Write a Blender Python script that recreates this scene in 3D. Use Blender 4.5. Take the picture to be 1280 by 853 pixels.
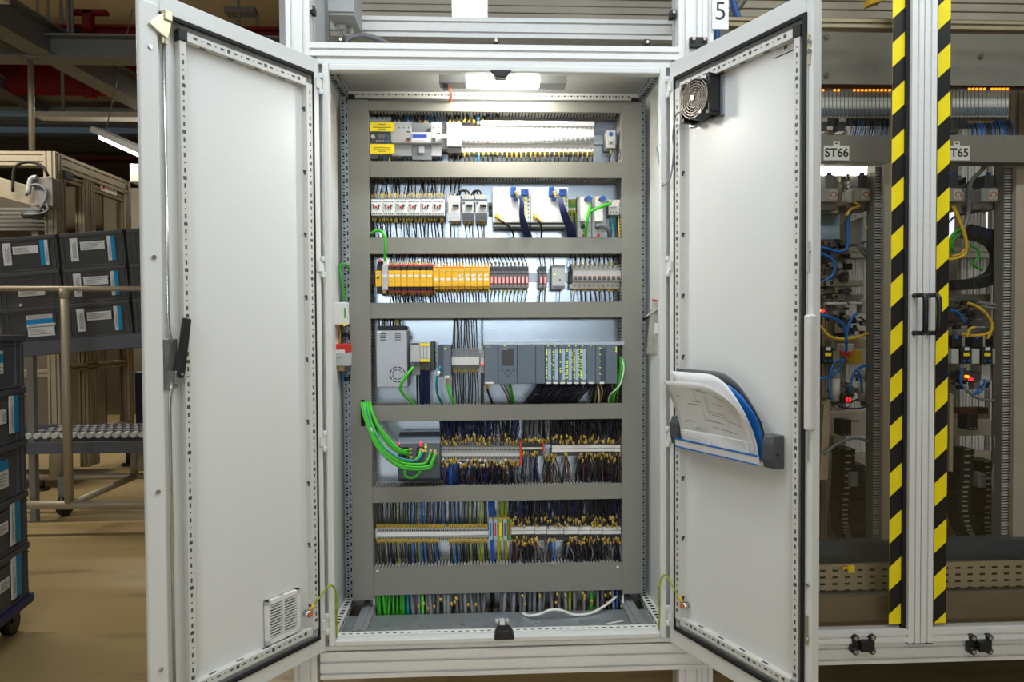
import bpy, bmesh, math, random
from mathutils import Vector, Matrix
random.seed(7)
for _o in list(bpy.data.objects): bpy.data.objects.remove(_o)
SC = bpy.context.scene
COL = SC.collection
PI = math.pi

# ------------------------------------------------------------------ camera
CZ = 1.30                                    # height of the cabinet's middle above the floor
F = 850.0
CAM = Vector((-0.0543, -2.3127, CZ + 0.1038))
_yaw, _pitch, _roll = 0.0445, -0.022, -0.0057
_f = Vector((math.sin(_yaw)*math.cos(_pitch), math.cos(_yaw)*math.cos(_pitch), math.sin(_pitch)))
_r0 = Vector((math.cos(_yaw), -math.sin(_yaw), 0)); _u0 = _r0.cross(_f)
_r = _r0*math.cos(_roll) + _u0*math.sin(_roll)
_u = -_r0*math.sin(_roll) + _u0*math.cos(_roll)
cam = bpy.data.cameras.new('camera'); camo = bpy.data.objects.new('camera', cam); COL.objects.link(camo)
cam.sensor_width = 36; cam.lens = F/1280*36; cam.clip_start = 0.05; cam.clip_end = 200
M4 = Matrix((_r, _u, -_f)).transposed().to_4x4(); M4.translation = CAM
camo.matrix_world = M4
SC.camera = camo

def P(x, y, Y):
    """point of the place that lies at depth Y where the photograph shows (x, y)"""
    d = _r*((x-640)/F) + _u*((426.5-y)/F) + _f
    return CAM + d*((Y-CAM.y)/d.y)
def RC(x0, y0, x1, y1, Y):
    xm, ym = (x0+x1)/2, (y0+y1)/2
    return P(x0, ym, Y).x, P(x1, ym, Y).x, P(xm, y1, Y).z, P(xm, y0, Y).z

# ------------------------------------------------------------------ world, lamps, exposure
w = bpy.data.worlds.new('hall'); SC.world = w; w.use_nodes = True
w.node_tree.nodes['Background'].inputs[0].default_value = (0.9, 0.94, 1.0, 1)
w.node_tree.nodes['Background'].inputs[1].default_value = 0.19
SC.view_settings.view_transform = 'Standard'; SC.view_settings.look = 'None'
SC.view_settings.gamma = 1; SC.view_settings.use_curve_mapping = False
SC.view_settings.exposure = 0.0
HALL = [  # long fluorescent rows of the hall: x, y, z, length, power
    (0.3, -0.85, 3.45, 4.6, 80), (0.1, -3.9, 3.8, 4.2, 62), (-4.9, 2.6, 3.7, 3.0, 95), (-4.6, 7.4, 4.3, 3.0, 190)]
for i_, (x, y, z, L, pw) in enumerate(HALL):
    l = bpy.data.lights.new('fluorescent_light', 'AREA'); l.shape = 'RECTANGLE'; l.size = L; l.size_y = 0.16
    l.energy = pw; l.color = (0.84, 0.93, 1.0) if i_ == 0 else (1.0, 0.94, 0.82)
    o = bpy.data.objects.new('fluorescent_light', l); COL.objects.link(o); o.location = (x, y, z-0.012)

# ------------------------------------------------------------------ helpers
def srgb(c):
    return tuple(((v/255)/12.92 if v/255 <= 0.04045 else ((v/255+0.055)/1.055)**2.4) for v in c)
MATS = {}
def mat(name, c, rough=0.5, metal=0.0, var=0.06, scale=25.0, bump=0.0, emit=0.0, spec=0.5, stretch=None, coat=0.0, grain=None):
    if name in MATS: return MATS[name]
    m = bpy.data.materials.new(name); m.use_nodes = True
    nt = m.node_tree; b = nt.nodes['Principled BSDF']
    col = srgb(c)
    tc = nt.nodes.new('ShaderNodeTexCoord'); mp = nt.nodes.new('ShaderNodeMapping')
    nt.links.new(tc.outputs['Object'], mp.inputs[0])
    if stretch: mp.inputs['Scale'].default_value = stretch
    n = nt.nodes.new('ShaderNodeTexNoise'); n.inputs['Scale'].default_value = scale; n.inputs['Detail'].default_value = 4
    nt.links.new(mp.outputs[0], n.inputs['Vector'])
    r = nt.nodes.new('ShaderNodeValToRGB')
    r.color_ramp.elements[0].position = 0.3; r.color_ramp.elements[1].position = 0.7
    r.color_ramp.elements[0].color = tuple(v*(1-var) for v in col)+(1,)
    r.color_ramp.elements[1].color = tuple(min(1, v*(1+var)) for v in col)+(1,)
    nt.links.new(n.outputs[0], r.inputs[0]); nt.links.new(r.outputs[0], b.inputs['Base Color'])
    b.inputs['Roughness'].default_value = rough; b.inputs['Metallic'].default_value = metal
    b.inputs['Specular IOR Level'].default_value = spec
    if coat: b.inputs['Coat Weight'].default_value = coat
    if bump:
        bp = nt.nodes.new('ShaderNodeBump'); bp.inputs['Strength'].default_value = bump; bp.inputs['Distance'].default_value = 0.002
        nt.links.new(n.outputs[0], bp.inputs['Height']); nt.links.new(bp.outputs[0], b.inputs['Normal'])
    if emit:
        nt.links.new(r.outputs[0], b.inputs['Emission Color']); b.inputs['Emission Strength'].default_value = emit
    MATS[name] = m
    return m
def glass_mat(name, tint, rough=0.03, refl=0.9, haze=0.0, hazec=(0.5, 0.5, 0.48)):
    m = bpy.data.materials.new(name); m.use_nodes = True; nt = m.node_tree
    for n in list(nt.nodes): nt.nodes.remove(n)
    out = nt.nodes.new('ShaderNodeOutputMaterial'); mix = nt.nodes.new('ShaderNodeMixShader')
    t = nt.nodes.new('ShaderNodeBsdfTransparent'); t.inputs[0].default_value = tint+(1,)
    g = nt.nodes.new('ShaderNodeBsdfGlossy'); g.inputs['Roughness'].default_value = rough; g.inputs[0].default_value = (refl, refl, refl, 1)
    fr = nt.nodes.new('ShaderNodeFresnel'); fr.inputs[0].default_value = 1.5
    ge = nt.nodes.new('ShaderNodeNewGeometry'); ma = nt.nodes.new('ShaderNodeMath'); ma.operation = 'MULTIPLY_ADD'
    ma.inputs[1].default_value = 1/1.5-1.5; ma.inputs[2].default_value = 1.5          # same index seen from either side
    nt.links.new(ge.outputs['Backfacing'], ma.inputs[0]); nt.links.new(ma.outputs[0], fr.inputs[0])
    nt.links.new(fr.outputs[0], mix.inputs[0]); nt.links.new(t.outputs[0], mix.inputs[1]); nt.links.new(g.outputs[0], mix.inputs[2])
    last = mix
    if haze:
        df = nt.nodes.new('ShaderNodeBsdfDiffuse'); df.inputs[0].default_value = hazec+(1,)
        ns = nt.nodes.new('ShaderNodeTexNoise'); ns.inputs['Scale'].default_value = 6; ns.inputs['Detail'].default_value = 5
        tc = nt.nodes.new('ShaderNodeTexCoord'); nt.links.new(tc.outputs['Object'], ns.inputs['Vector'])
        mm = nt.nodes.new('ShaderNodeMath'); mm.operation = 'MULTIPLY'; mm.inputs[1].default_value = haze*2
        nt.links.new(ns.outputs[0], mm.inputs[0])
        m2 = nt.nodes.new('ShaderNodeMixShader'); nt.links.new(mm.outputs[0], m2.inputs[0])
        nt.links.new(mix.outputs[0], m2.inputs[1]); nt.links.new(df.outputs[0], m2.inputs[2]); last = m2
    nt.links.new(last.outputs[0], out.inputs[0])
    MATS[name] = m
    return m

paint = mat('cabinet_paint', (214, 216, 214), 0.42, var=0.015, scale=140, bump=0.05)
paint2 = mat('door_panel_paint', (217, 219, 218), 0.38, var=0.012, scale=140, bump=0.05)
galv = mat('galvanised_steel', (176, 184, 190), 0.38, 0.75, var=0.1, scale=30)
plate_m = mat('mounting_plate_zinc', (172, 182, 190), 0.23, 0.82, var=0.05, scale=12)
steel = mat('bright_steel', (190, 192, 192), 0.25, 0.9)
zincy = mat('yellow_zinc', (206, 200, 168), 0.35, 0.7)
alu = mat('anodised_aluminium', (222, 222, 220), 0.42, 0.12, var=0.03, scale=60, stretch=(1, 1, 1))
alu_w = mat('warm_aluminium', (166, 155, 132), 0.5, 0.3, var=0.05)
groove = mat('groove_dark', (58, 58, 58), 0.7)
black = mat('black_plastic', (22, 22, 23), 0.5)
rubber = mat('black_rubber', (15, 15, 16), 0.75)
dark = mat('dark_void', (8, 8, 9), 0.9)
duct_m = mat('duct_grey', (130, 129, 121), 0.55, var=0.02, scale=80)
duct_f = mat('duct_finger_grey', (172, 171, 166), 0.6)
white = mat('white_plastic', (226, 226, 224), 0.5, var=0.02)
offw = mat('off_white_plastic', (205, 205, 200), 0.5, var=0.03)
lgrey = mat('light_grey_plastic', (180, 183, 184), 0.5, var=0.03)
mgrey = mat('mid_grey_plastic', (128, 131, 133), 0.5)
dgrey = mat('dark_grey_plastic', (70, 73, 77), 0.5)
bgrey = mat('blue_grey_plastic', (96, 108, 121), 0.42, var=0.03)
bgrey2 = mat('dark_blue_grey_plastic', (62, 73, 84), 0.42)
lblue = mat('pale_blue_label', (158, 186, 210), 0.5)
yellow = mat('signal_yellow', (244, 186, 0), 0.45, var=0.03)
lyellow = mat('label_yellow', (250, 226, 0), 0.5, var=0.03)
ferr = mat('marker_sleeve_yellow', (196, 166, 60), 0.5, var=0.12)
ferrt = mat('marker_sleeve_tan', (190, 160, 110), 0.5, var=0.12)
red = mat('signal_red', (196, 40, 34), 0.45)
pink = mat('fuse_window_pink', (226, 190, 190), 0.4)
orange = mat('cable_orange', (232, 96, 20), 0.45)
blue = mat('connector_blue', (26, 90, 178), 0.45)
dblue = mat('wire_dark_blue', (20, 32, 84), 0.45)
wblue = mat('wire_blue', (20, 105, 190), 0.45)
wblack = mat('wire_black', (18, 18, 20), 0.5)
wnavy = mat('wire_navy', (24, 26, 44), 0.5)
wgreen = mat('cable_green', (64, 190, 34), 0.4)
wgreen2 = mat('cable_green_deep', (38, 150, 24), 0.4)
wteal = mat('cable_teal', (0, 128, 140), 0.4)
wgy = mat('wire_green_yellow', (150, 165, 30), 0.45, var=0.4, scale=60)
wgrey = mat('cable_grey', (118, 120, 128), 0.5)
wwhite = mat('cable_white', (222, 222, 218), 0.5)
wyel = mat('cable_yellow', (214, 176, 40), 0.45)
wbrown = mat('wire_brown', (92, 58, 36), 0.5)
lcd = mat('lcd_blue', (30, 84, 190), 0.3, emit=0.5)
ledy = mat('led_yellow', (214, 230, 30), 0.4, emit=0.8)
ledo = mat('led_orange', (255, 150, 20), 0.4, emit=2.5)
ledr = mat('led_red', (255, 30, 40), 0.4, emit=3.0)
paper = mat('paper', (222, 222, 222), 0.7, var=0.03)
ink = mat('ink', (30, 30, 32), 0.7)
inkg = mat('ink_grey', (150, 152, 154), 0.7)
pblue = mat('pocket_blue', (22, 104, 180), 0.4)
lampm = mat('lamp_diffuser', (255, 250, 240), 0.5, emit=140.0, var=0.0)
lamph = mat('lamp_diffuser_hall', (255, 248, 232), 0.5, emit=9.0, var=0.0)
brown = mat('hall_beige_panel', (206, 190, 152), 0.8, var=0.06, scale=3)
redb = mat('red_steel', (118, 6, 12), 0.6, var=0.15, scale=2)
gird = mat('girder_grey', (134, 134, 130), 0.5, 0.3)
crate_m = mat('crate_grey', (76, 76, 76), 0.6, var=0.1, scale=8)
crate_b = mat('crate_slate', (82, 84, 92), 0.55, var=0.1, scale=8)
cyan = mat('label_cyan', (0, 140, 196), 0.5)
navy = mat('label_navy', (28, 28, 80), 0.5)
dolly_m = mat('dolly_blue', (38, 46, 92), 0.55)
machg = mat('machine_dark_grey', (128, 126, 120), 0.5, 0.1)
machb = mat('machine_brown_grey', (176, 168, 156), 0.55, 0.1, var=0.08, scale=6)
chainm = mat('cable_chain_black', (30, 28, 28), 0.45)
wallm = mat('hall_wall', (120, 116, 106), 0.8, var=0.08, scale=1)

class MB:
    def __init__(s): s.v = []; s.f = []; s.m = []; s.s = []
    def face(s, idx, m=0, sm=False): s.f.append(idx); s.m.append(m); s.s.append(sm)
    def box(s, x0, x1, y0, y1, z0, z1, m=0):
        b = len(s.v)
        s.v += [(x0,y0,z0),(x1,y0,z0),(x1,y1,z0),(x0,y1,z0),(x0,y0,z1),(x1,y0,z1),(x1,y1,z1),(x0,y1,z1)]
        for q in ((0,3,2,1),(4,5,6,7),(0,1,5,4),(1,2,6,5),(2,3,7,6),(3,0,4,7)): s.face([b+i for i in q], m)
        return s
    def prism(s, poly, ax, a, b, m=0):
        def pt(p, t):
            return (t, p[0], p[1]) if ax == 'x' else ((p[0], t, p[1]) if ax == 'y' else (p[0], p[1], t))
        o = len(s.v); n = len(poly)
        s.v += [pt(p, a) for p in poly] + [pt(p, b) for p in poly]
        s.face([o+i for i in range(n)], m); s.face([o+n+i for i in reversed(range(n))], m)
        for i in range(n):
            j = (i+1) % n; s.face([o+i, o+n+i, o+n+j, o+j], m)
        return s
    def cyl(s, p0, p1, r, n=10, m=0, r1=None, cap=True):
        return s.tube([p0, p1], r, n, m, cap, rs=[r, r if r1 is None else r1])
    def tube(s, pts, r, n=6, m=0, cap=True, rs=None):
        pts = [Vector(p) for p in pts]; o = len(s.v); k = len(pts)
        t = (pts[1]-pts[0]).normalized()
        a = t.cross(Vector((0,0,1)))
        if a.length < 1e-3: a = t.cross(Vector((1,0,0)))
        a.normalize()
        for i, p in enumerate(pts):
            if i == 0: t = pts[1]-pts[0]
            elif i == k-1: t = pts[-1]-pts[-2]
            else: t = pts[i+1]-pts[i-1]
            t = t.normalized(); a = (a - t*a.dot(t))
            if a.length < 1e-6: a = t.orthogonal()
            a.normalize(); b = t.cross(a)
            rr = rs[i] if rs else r
            for j in range(n):
                th = 2*PI*j/n; q = p + (a*math.cos(th)+b*math.sin(th))*rr
                s.v.append((q.x, q.y, q.z))
        for i in range(k-1):
            for j in range(n):
                j2 = (j+1) % n
                s.face([o+i*n+j, o+i*n+j2, o+(i+1)*n+j2, o+(i+1)*n+j], m, True)
        if cap:
            s.face([o+j for j in reversed(range(n))], m); s.face([o+(k-1)*n+j for j in range(n)], m)
        return s
    def ring(s, c, r0, r1, ax, h, n=24, m=0):
        """flat annulus of height h along axis ax starting at c"""
        o = len(s.v); c = Vector(c)
        def q(th, r, t):
            u, v = r*math.cos(th), r*math.sin(th)
            return tuple(c + (Vector((t,u,v)) if ax == 'x' else Vector((u,t,v)) if ax == 'y' else Vector((u,v,t))))
        for i in range(n):
            th = 2*PI*i/n
            s.v += [q(th,r0,0), q(th,r1,0), q(th,r1,h), q(th,r0,h)]
        for i in range(n):
            a, b = o+4*i, o+4*((i+1) % n)
            for k in range(4): s.face([a+k, a+(k+1) % 4, b+(k+1) % 4, b+k], m)
        return s
    def grid(s, fn, nu, nv, m=0):
        o = len(s.v)
        for i in range(nu+1):
            for j in range(nv+1): s.v.append(tuple(fn(i/nu, j/nv)))
        for i in range(nu):
            for j in range(nv):
                a = o+i*(nv+1)+j; s.face([a, a+1, a+nv+2, a+nv+1], m, True)
        return s
    def move(s, v, mtx=None):
        s.v = [tuple((mtx @ Vector(p) if mtx else Vector(p))+Vector(v)) for p in s.v]; return s
    def mesh(s, name, mats, fix=False):
        me = bpy.data.meshes.new(name); me.from_pydata(s.v, [], s.f)
        for mm in (mats if isinstance(mats, (list, tuple)) else [mats]): me.materials.append(mm)
        me.polygons.foreach_set('material_index', s.m); me.polygons.foreach_set('use_smooth', s.s)
        if fix:
            bm = bmesh.new(); bm.from_mesh(me); bmesh.ops.recalc_face_normals(bm, faces=bm.faces); bm.to_mesh(me); bm.free()
        me.update(); return me
    def build(s, name, mats, parent=None, loc=None, rot=None, bevel=0, solid=0, label=None):
        o = bpy.data.objects.new(name, s.mesh(name, mats, bevel > 0)); COL.objects.link(o)
        if parent: o.parent = parent
        if loc is not None: o.location = loc
        if rot is not None: o.rotation_euler = rot
        if bevel:
            b = o.modifiers.new('bevel', 'BEVEL'); b.width = bevel; b.segments = 2; b.limit_method = 'ANGLE'
        if solid:
            b = o.modifiers.new('thickness', 'SOLIDIFY'); b.thickness = solid
        if label: o['label'] = label
        return o
    def top(s, name, mats, label, cat, group=None, bevel=0, kind=None, solid=0):
        """a whole thing of one mesh, its origin at its base"""
        xs, ys, zs = zip(*s.v); c = ((min(xs)+max(xs))/2, (min(ys)+max(ys))/2, min(zs))
        s.v = [(x-c[0], y-c[1], z-c[2]) for x, y, z in s.v]
        return tag(s.build(name, mats, None, c, bevel=bevel, solid=solid), label, cat, group, kind)
def tag(o, label=None, cat=None, group=None, kind=None):
    if label: o['label'] = label
    if cat: o['category'] = cat
    if group: o['group'] = group
    if kind: o['kind'] = kind
    return o
def thing(name, label, cat, loc, rotz=0, group=None, rot=None):
    o = bpy.data.objects.new(name, None); COL.objects.link(o); o.empty_display_size = 0.02
    o.location = loc; o.rotation_euler = rot or (0, 0, rotz)
    return tag(o, label, cat, group)
def copy_tree(o, parent=None):
    c = o.copy(); COL.objects.link(c)
    if parent: c.parent = parent
    for ch in list(o.children): copy_tree(ch, c)
    return c
_ones = ['', 'first','second','third','fourth','fifth','sixth','seventh','eighth','ninth','tenth','eleventh','twelfth','thirteenth',
    'fourteenth','fifteenth','sixteenth','seventeenth','eighteenth','nineteenth']
_tens = ['','','twenty','thirty','forty','fifty','sixty','seventy','eighty','ninety']
_tth = ['','','twentieth','thirtieth','fortieth','fiftieth','sixtieth','seventieth','eightieth','ninetieth']
def ordw(n):
    if n < 20: return _ones[n]
    if n % 10 == 0: return _tth[n//10]
    return _tens[n//10]+'-'+_ones[n % 10]
SERIES = {}
def series(key, x, o, base, cat, group, way='left'):
    SERIES.setdefault(key, []).append((x, o, base, cat, group, way)); return o
def finish_series():
    for lab, (mb, mats) in BULK.items(): mb.top('wire_bundle', mats, lab, 'wires', kind='stuff')
    for key, L in SERIES.items():
        L.sort(key=lambda t: t[0])
        for i, (x, o, base, cat, group, way) in enumerate(L):
            lab = base if len(L) == 1 else f'{base}, {ordw(i+1)} from the {way}'
            tag(o, lab, cat, group)
def spline(pts, n=4):
    pts = [Vector(p) for p in pts]; out = []
    q = [pts[0]*2-pts[1]] + pts + [pts[-1]*2-pts[-2]]
    for i in range(1, len(q)-2):
        for k in range(n):
            t = k/n; a, b, c, d = q[i-1], q[i], q[i+1], q[i+2]
            out.append(0.5*((2*b)+(c-a)*t+(2*a-5*b+4*c-d)*t*t+(3*b-a-3*c+d)*t*t*t))
    out.append(pts[-1]); return out
BULK = {}
def bulk_wire(sp, r, m, bulk, fer, fl):
    if bulk not in BULK: BULK[bulk] = (MB(), [])
    mb, mats = BULK[bulk]
    for q in (m, fer):
        if q and q not in mats: mats.append(q)
    mb.tube(sp, r, 5, mats.index(m), cap=False)
    if fer: mb.cyl(sp[-1], sp[-1]+(sp[-2]-sp[-1]).normalized()*fl, r*1.35, 7, mats.index(fer))
def wire(pts, r, m, key, base, cat='wire', group=None, name='wire', fer=None, fl=0.016, n=6, seg=4, way='left', sx=None, bulk=None):
    """one wire; fer = material of the marker sleeve at its LAST point; bulk = label of the mass it belongs to"""
    sp = spline(pts, seg)
    if bulk: return bulk_wire(sp, r, m, bulk, fer, fl)
    o0 = sp[-1].copy()
    mb = MB(); mb.tube([p-o0 for p in sp], r, n)
    o = mb.build(name, m, None, o0)
    if fer:
        d = (sp[-2]-sp[-1]).normalized()
        MB().cyl((0,0,0), d*fl, r*1.35, 8).build('marker_sleeve', fer, o)
    series(key, o0.x if sx is None else sx, o, base, cat, group, way); return o
def pieces(L, name, m, parent, bevel=0):
    for b_ in L: MB().box(*b_).build(name, m, parent, bevel=bevel)
def text(s, size, name, m, parent, loc, rot, thick=0.0008, align='CENTER', bold=0.0):
    cu = bpy.data.curves.new('tmp', 'FONT'); cu.body = s; cu.size = size; cu.align_x = align; cu.align_y = 'CENTER'
    cu.extrude = thick; cu.offset = bold
    t = bpy.data.objects.new('tmp', cu); COL.objects.link(t)
    dg = bpy.context.evaluated_depsgraph_get(); me = bpy.data.meshes.new_from_object(t.evaluated_get(dg))
    bpy.data.objects.remove(t); bpy.data.curves.remove(cu)
    me.materials.clear(); me.materials.append(m)
    o = bpy.data.objects.new(name, me); COL.objects.link(o)
    if parent: o.parent = parent
    o.location = loc; o.rotation_euler = rot; return o
def profile_poly(w, h, nw, nh, g=0.008, d=0.006):
    """outline of a slotted aluminium section w x h, nw / nh grooves per face"""
    P_ = []
    def side(a, b, n, inward):
        a, b = Vector(a), Vector(b); L = (b-a).length; t = (b-a)/L; P_.append(a)
        for k in (sorted(1-q for q in n) if isinstance(n, tuple) and inward.x > 0 else n if isinstance(n, tuple) else [(q+0.5)/n for q in range(n)]):
            c = a+t*(L*k)
            P_.extend([c-t*g/2, c-t*g/2+inward*d, c+t*g/2+inward*d, c+t*g/2])
    x, z = w/2, h/2
    side((-x,-z), (x,-z), nw, Vector((0,1))); side((x,-z), (x,z), nh, Vector((-1,0)))
    side((x,z), (-x,z), nw, Vector((0,-1))); side((-x,z), (-x,-z), nh, Vector((1,0)))
    return [tuple(p) for p in P_]
def slot_beam(mb, ax, a, b, c, w, h, nw=1, nh=1, m=0, g=0.008, d=0.007):
    """slotted section along axis ax from a to b, c = centre in the two other axes"""
    mb.prism([(p[0]+c[0], p[1]+c[1]) for p in profile_poly(w, h, nw, nh, g, d)], ax, a, b, m); return mb
def wpart(mb, name, mats, parent, bevel=0, label=None):
    """a part whose shape was written in the place's own coordinates (parent not turned)"""
    L = parent.location; mb.v = [(x-L.x, y-L.y, z-L.z) for x, y, z in mb.v]
    xs, ys, zs = zip(*mb.v); c = ((min(xs)+max(xs))/2, (min(ys)+max(ys))/2, min(zs))
    mb.v = [(x-c[0], y-c[1], z-c[2]) for x, y, z in mb.v]
    return mb.build(name, mats, parent, c, bevel=bevel, label=label)
# ------------------------------------------------------------------ the hall
fm = bpy.data.materials.new('hall_floor_coating'); fm.use_nodes = True; MATS['floor'] = fm
nt = fm.node_tree; b = nt.nodes['Principled BSDF']; tc = nt.nodes.new('ShaderNodeTexCoord')
n1 = nt.nodes.new('ShaderNodeTexNoise'); n1.inputs['Scale'].default_value = 1.3; n1.inputs['Detail'].default_value = 6
n2 = nt.nodes.new('ShaderNodeTexNoise'); n2.inputs['Scale'].default_value = 1.0; n2.inputs['Detail'].default_value = 8; n2.inputs['Roughness'].default_value = 0.7
mp = nt.nodes.new('ShaderNodeMapping'); mp.inputs['Rotation'].default_value = (0, 0, -0.5); mp.inputs['Scale'].default_value = (0.7, 3.2, 1)
nt.links.new(tc.outputs['Object'], mp.inputs[0]); nt.links.new(mp.outputs[0], n2.inputs['Vector']); nt.links.new(tc.outputs['Object'], n1.inputs['Vector'])
r1 = nt.nodes.new('ShaderNodeValToRGB'); r1.color_ramp.elements[0].color = srgb((158, 136, 92))+(1,); r1.color_ramp.elements[1].color = srgb((186, 164, 118))+(1,)
r2 = nt.nodes.new('ShaderNodeValToRGB'); r2.color_ramp.elements[0].position = 0.53; r2.color_ramp.elements[1].position = 0.70
mx = nt.nodes.new('ShaderNodeMixRGB'); mx.inputs[2].default_value = srgb((84, 74, 56))+(1,)
mul = nt.nodes.new('ShaderNodeMath'); mul.operation = 'MULTIPLY'; mul.inputs[1].default_value = 0.75
nt.links.new(n1.outputs[0], r1.inputs[0]); nt.links.new(n2.outputs[0], r2.inputs[0]); nt.links.new(r2.outputs[0], mul.inputs[0])
nt.links.new(mul.outputs[0], mx.inputs[0]); nt.links.new(r1.outputs[0], mx.inputs[1]); nt.links.new(mx.outputs[0], b.inputs['Base Color'])
b.inputs['Roughness'].default_value = 0.3; b.inputs['Specular IOR Level'].default_value = 0.45
def struct(mb, name, mats):
    o = mb.build(name, mats); o['kind'] = 'structure'; return o
struct(MB().box(-16, 9, -16, 24, -0.1, 0), 'floor', fm)
struct(MB().box(-16, 9, -16, 24, 6.1, 6.2), 'ceiling', brown)
struct(MB().box(-16, 9, 24, 24.2, 0, 6.1), 'wall_back', wallm)
struct(MB().box(-16.2, -16, -16, 24, 0, 6.1), 'wall_left', wallm)
struct(MB().box(9, 9.2, -18, 24, 0, 6.1), 'wall_right', wallm)
# daylight windows in the far wall of the hall, behind the photographer
day = mat('window_daylight', (226, 238, 250), .5, emit=12.0, var=0.0)
mb = MB(); wx0, wx1, wz0, wz1 = -4.2, 2.6, 2.1, 4.3
mb.box(-16, wx0, -16.2, -16, 0, 6.1); mb.box(wx1, 9, -16.2, -16, 0, 6.1); mb.box(wx0, wx1, -16.2, -16, 0, wz0); mb.box(wx0, wx1, -16.2, -16, wz1, 6.1)
struct(mb, 'wall_front', wallm)
for k in range(4):
    a = wx0+k*1.7; o = struct(MB().box(a+.05, a+1.65, -16.1, -16.05, wz0+.05, wz1-.05), f'window_{k+1}', day)
    MB().box(a, a+.05, -16.12, -15.98, wz0, wz1).box(a+1.65, a+1.7, -16.12, -15.98, wz0, wz1).box(a, a+1.7, -16.12, -15.98, wz0, wz0+.05).box(a, a+1.7, -16.12, -15.98, wz1-.05, wz1).build('window_frame', alu_w, o)

# ------------------------------------------------------------------ control cabinet
cab = thing('control_cabinet', 'tall light grey control cabinet with both doors swung open', 'cabinet', (0, 0.2, CZ-1.0))
def Z(v): return CZ+v
def ringbox(mb, xo, xi, zo0, zo1, zi0, zi1, y0, y1, m=0):
    mb.box(-xo, -xi, y0, y1, zo0, zo1, m); mb.box(xi, xo, y0, y1, zo0, zo1, m)
    mb.box(-xi, xi, y0, y1, zi1, zo1, m); mb.box(-xi, xi, y0, y1, zo0, zi0, m)
mb = MB(); ringbox(mb, .580, .558, Z(-.982), Z(.982), Z(-.962), Z(.960), -.004, .03)
wpart(mb, 'front_frame', paint, cab, bevel=.004)
wpart(MB().box(-.600, .600, .034, .42, Z(1.032), Z(1.044)), 'roof_panel', paint, cab, .003); wpart(MB().box(-.600, .600, .006, .030, Z(.984), Z(1.014)), 'roof_edge', paint, cab, .002)
wpart(MB().box(-.600, .600, .004, .22, Z(-1.0), Z(-.984)), 'plinth_edge', paint, cab, .003); wpart(MB().box(-.600, .600, .20, .42, Z(-1.09), Z(-1.08)), 'dark_undersheet', dark, cab)  # black sheet added under the cable opening to keep it dark
for s in (-1, 1):
    wpart(MB().box(min(s*.590, s*.600), max(s*.590, s*.600), .03, .42, Z(-1.08), Z(1.032)), 'side_panel', paint, cab)
wpart(MB().box(-.59, .59, .41, .42, Z(-1.08), Z(1.032)), 'back_panel', paint, cab)
def slots_x(mb, x0, x1, y, z, pitch, w, h, m, ny=-1, t=.0006):   # dark slots on a face that looks to -y
    k = int((x1-x0)/pitch)
    for i in range(k):
        x = x0+(i+.5)*pitch; ww = w if i % 2 == 0 else w*.35
        mb.box(x-ww/2, x+ww/2, y-t, y+t, z-h/2, z+h/2, m)
def slots_z(mb, z0, z1, x, y, pitch, w, h, m, t=.0006):
    k = int((z1-z0)/pitch)
    for i in range(k):
        z = z0+(i+.5)*pitch; hh = h if i % 2 == 0 else h*.35
        mb.box(x-w/2, x+w/2, y-t, y+t, z-hh/2, z+hh/2, m)
# rear posts, perforated
for s in (-1, 1):
    mb = MB(); a, b_ = sorted((s*.588, s*.556)); mb.box(a, b_, .325, .37, Z(-.96), Z(1.0)); 
    slots_z(mb, Z(-.95), Z(.98), s*.577, .325, .0125, .007, .007, 1)
    slots_z(mb, Z(-.95), Z(.98), s*.564, .325, .025, .005, .015, 1)
    wpart(mb, 'rear_post', [galv, dark], cab)
    # depth rails, top and bottom
    for zz, nm in ((.982, 'upper_rail'), (-.972, 'lower_rail')):
        mb = MB(); a, b_ = sorted((s*.589, s*.557)); mb.box(a, b_, .03, .325, Z(zz), Z(zz+.026))
        for i in range(11):
            y = .05+i*.025
            zf = Z(zz) if zz > 0 else Z(zz+.026)
            mb.box(min(s*.580, s*.565), max(s*.580, s*.565), y, y+.011, zf-.0006, zf+.0006, 1)
            mb.box(s*.557-.0006, s*.557+.0006, y, y+.011, Z(zz+.008), Z(zz+.018), 1)
        wpart(mb, nm, [paint if zz < 0 else galv, dark], cab)
# top rear rail
X0, X1, Z0, Z1 = RC(437, 117, 797, 124, .33)
mb = MB(); mb.box(X0, X1, .33, .36, Z0, Z1); slots_x(mb, X0+.02, X1-.02, .33, (Z0+Z1)/2+.003, .0125, .009, .005, 1); wpart(mb, 'cross_rail', [offw, dgrey], cab)
wpart(MB().box(X0-.012, X0+.02, .325, .36, Z0-.012, Z0+.012), 'rail_clamp', black, cab); wpart(MB().box(X1-.025, X1+.012, .325, .36, Z0-.014, Z0+.008), 'rail_clamp', black, cab)
# bottom front flange with slots
mb = MB(); mb.box(-.558, .558, .03, .055, Z(-.975), Z(-.958))
for i in range(44):
    x = -.545+i*.0252; mb.box(x, x+.012, .036, .041, Z(-.958)-.0005, Z(-.958)+.0006, 1)
wpart(mb, 'bottom_flange', [white, dark], cab)
wpart(MB().box(-.558, .558, .055, .225, Z(-.982), Z(-.975)), 'gland_plate', galv, cab)
for a in (-.515, .475):
    mb = MB(); mb.box(a, a+.05, .07, .35, Z(-.975), Z(-.962)); mb.box(a+.018, a+.032, .07, .35, Z(-.962), Z(-.958)); wpart(mb, 'floor_channel', mgrey, cab)
for x in (-.40, -.13, .14, .30): wpart(MB().cyl((x, .12, Z(-.976)), (x, .12, Z(-.971)), .008, 8), 'floor_bolt', steel, cab)
wpart(MB().box(-.553, .562, .36, .364, Z(-.95), Z(.975)), 'mounting_plate', plate_m, cab)
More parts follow.
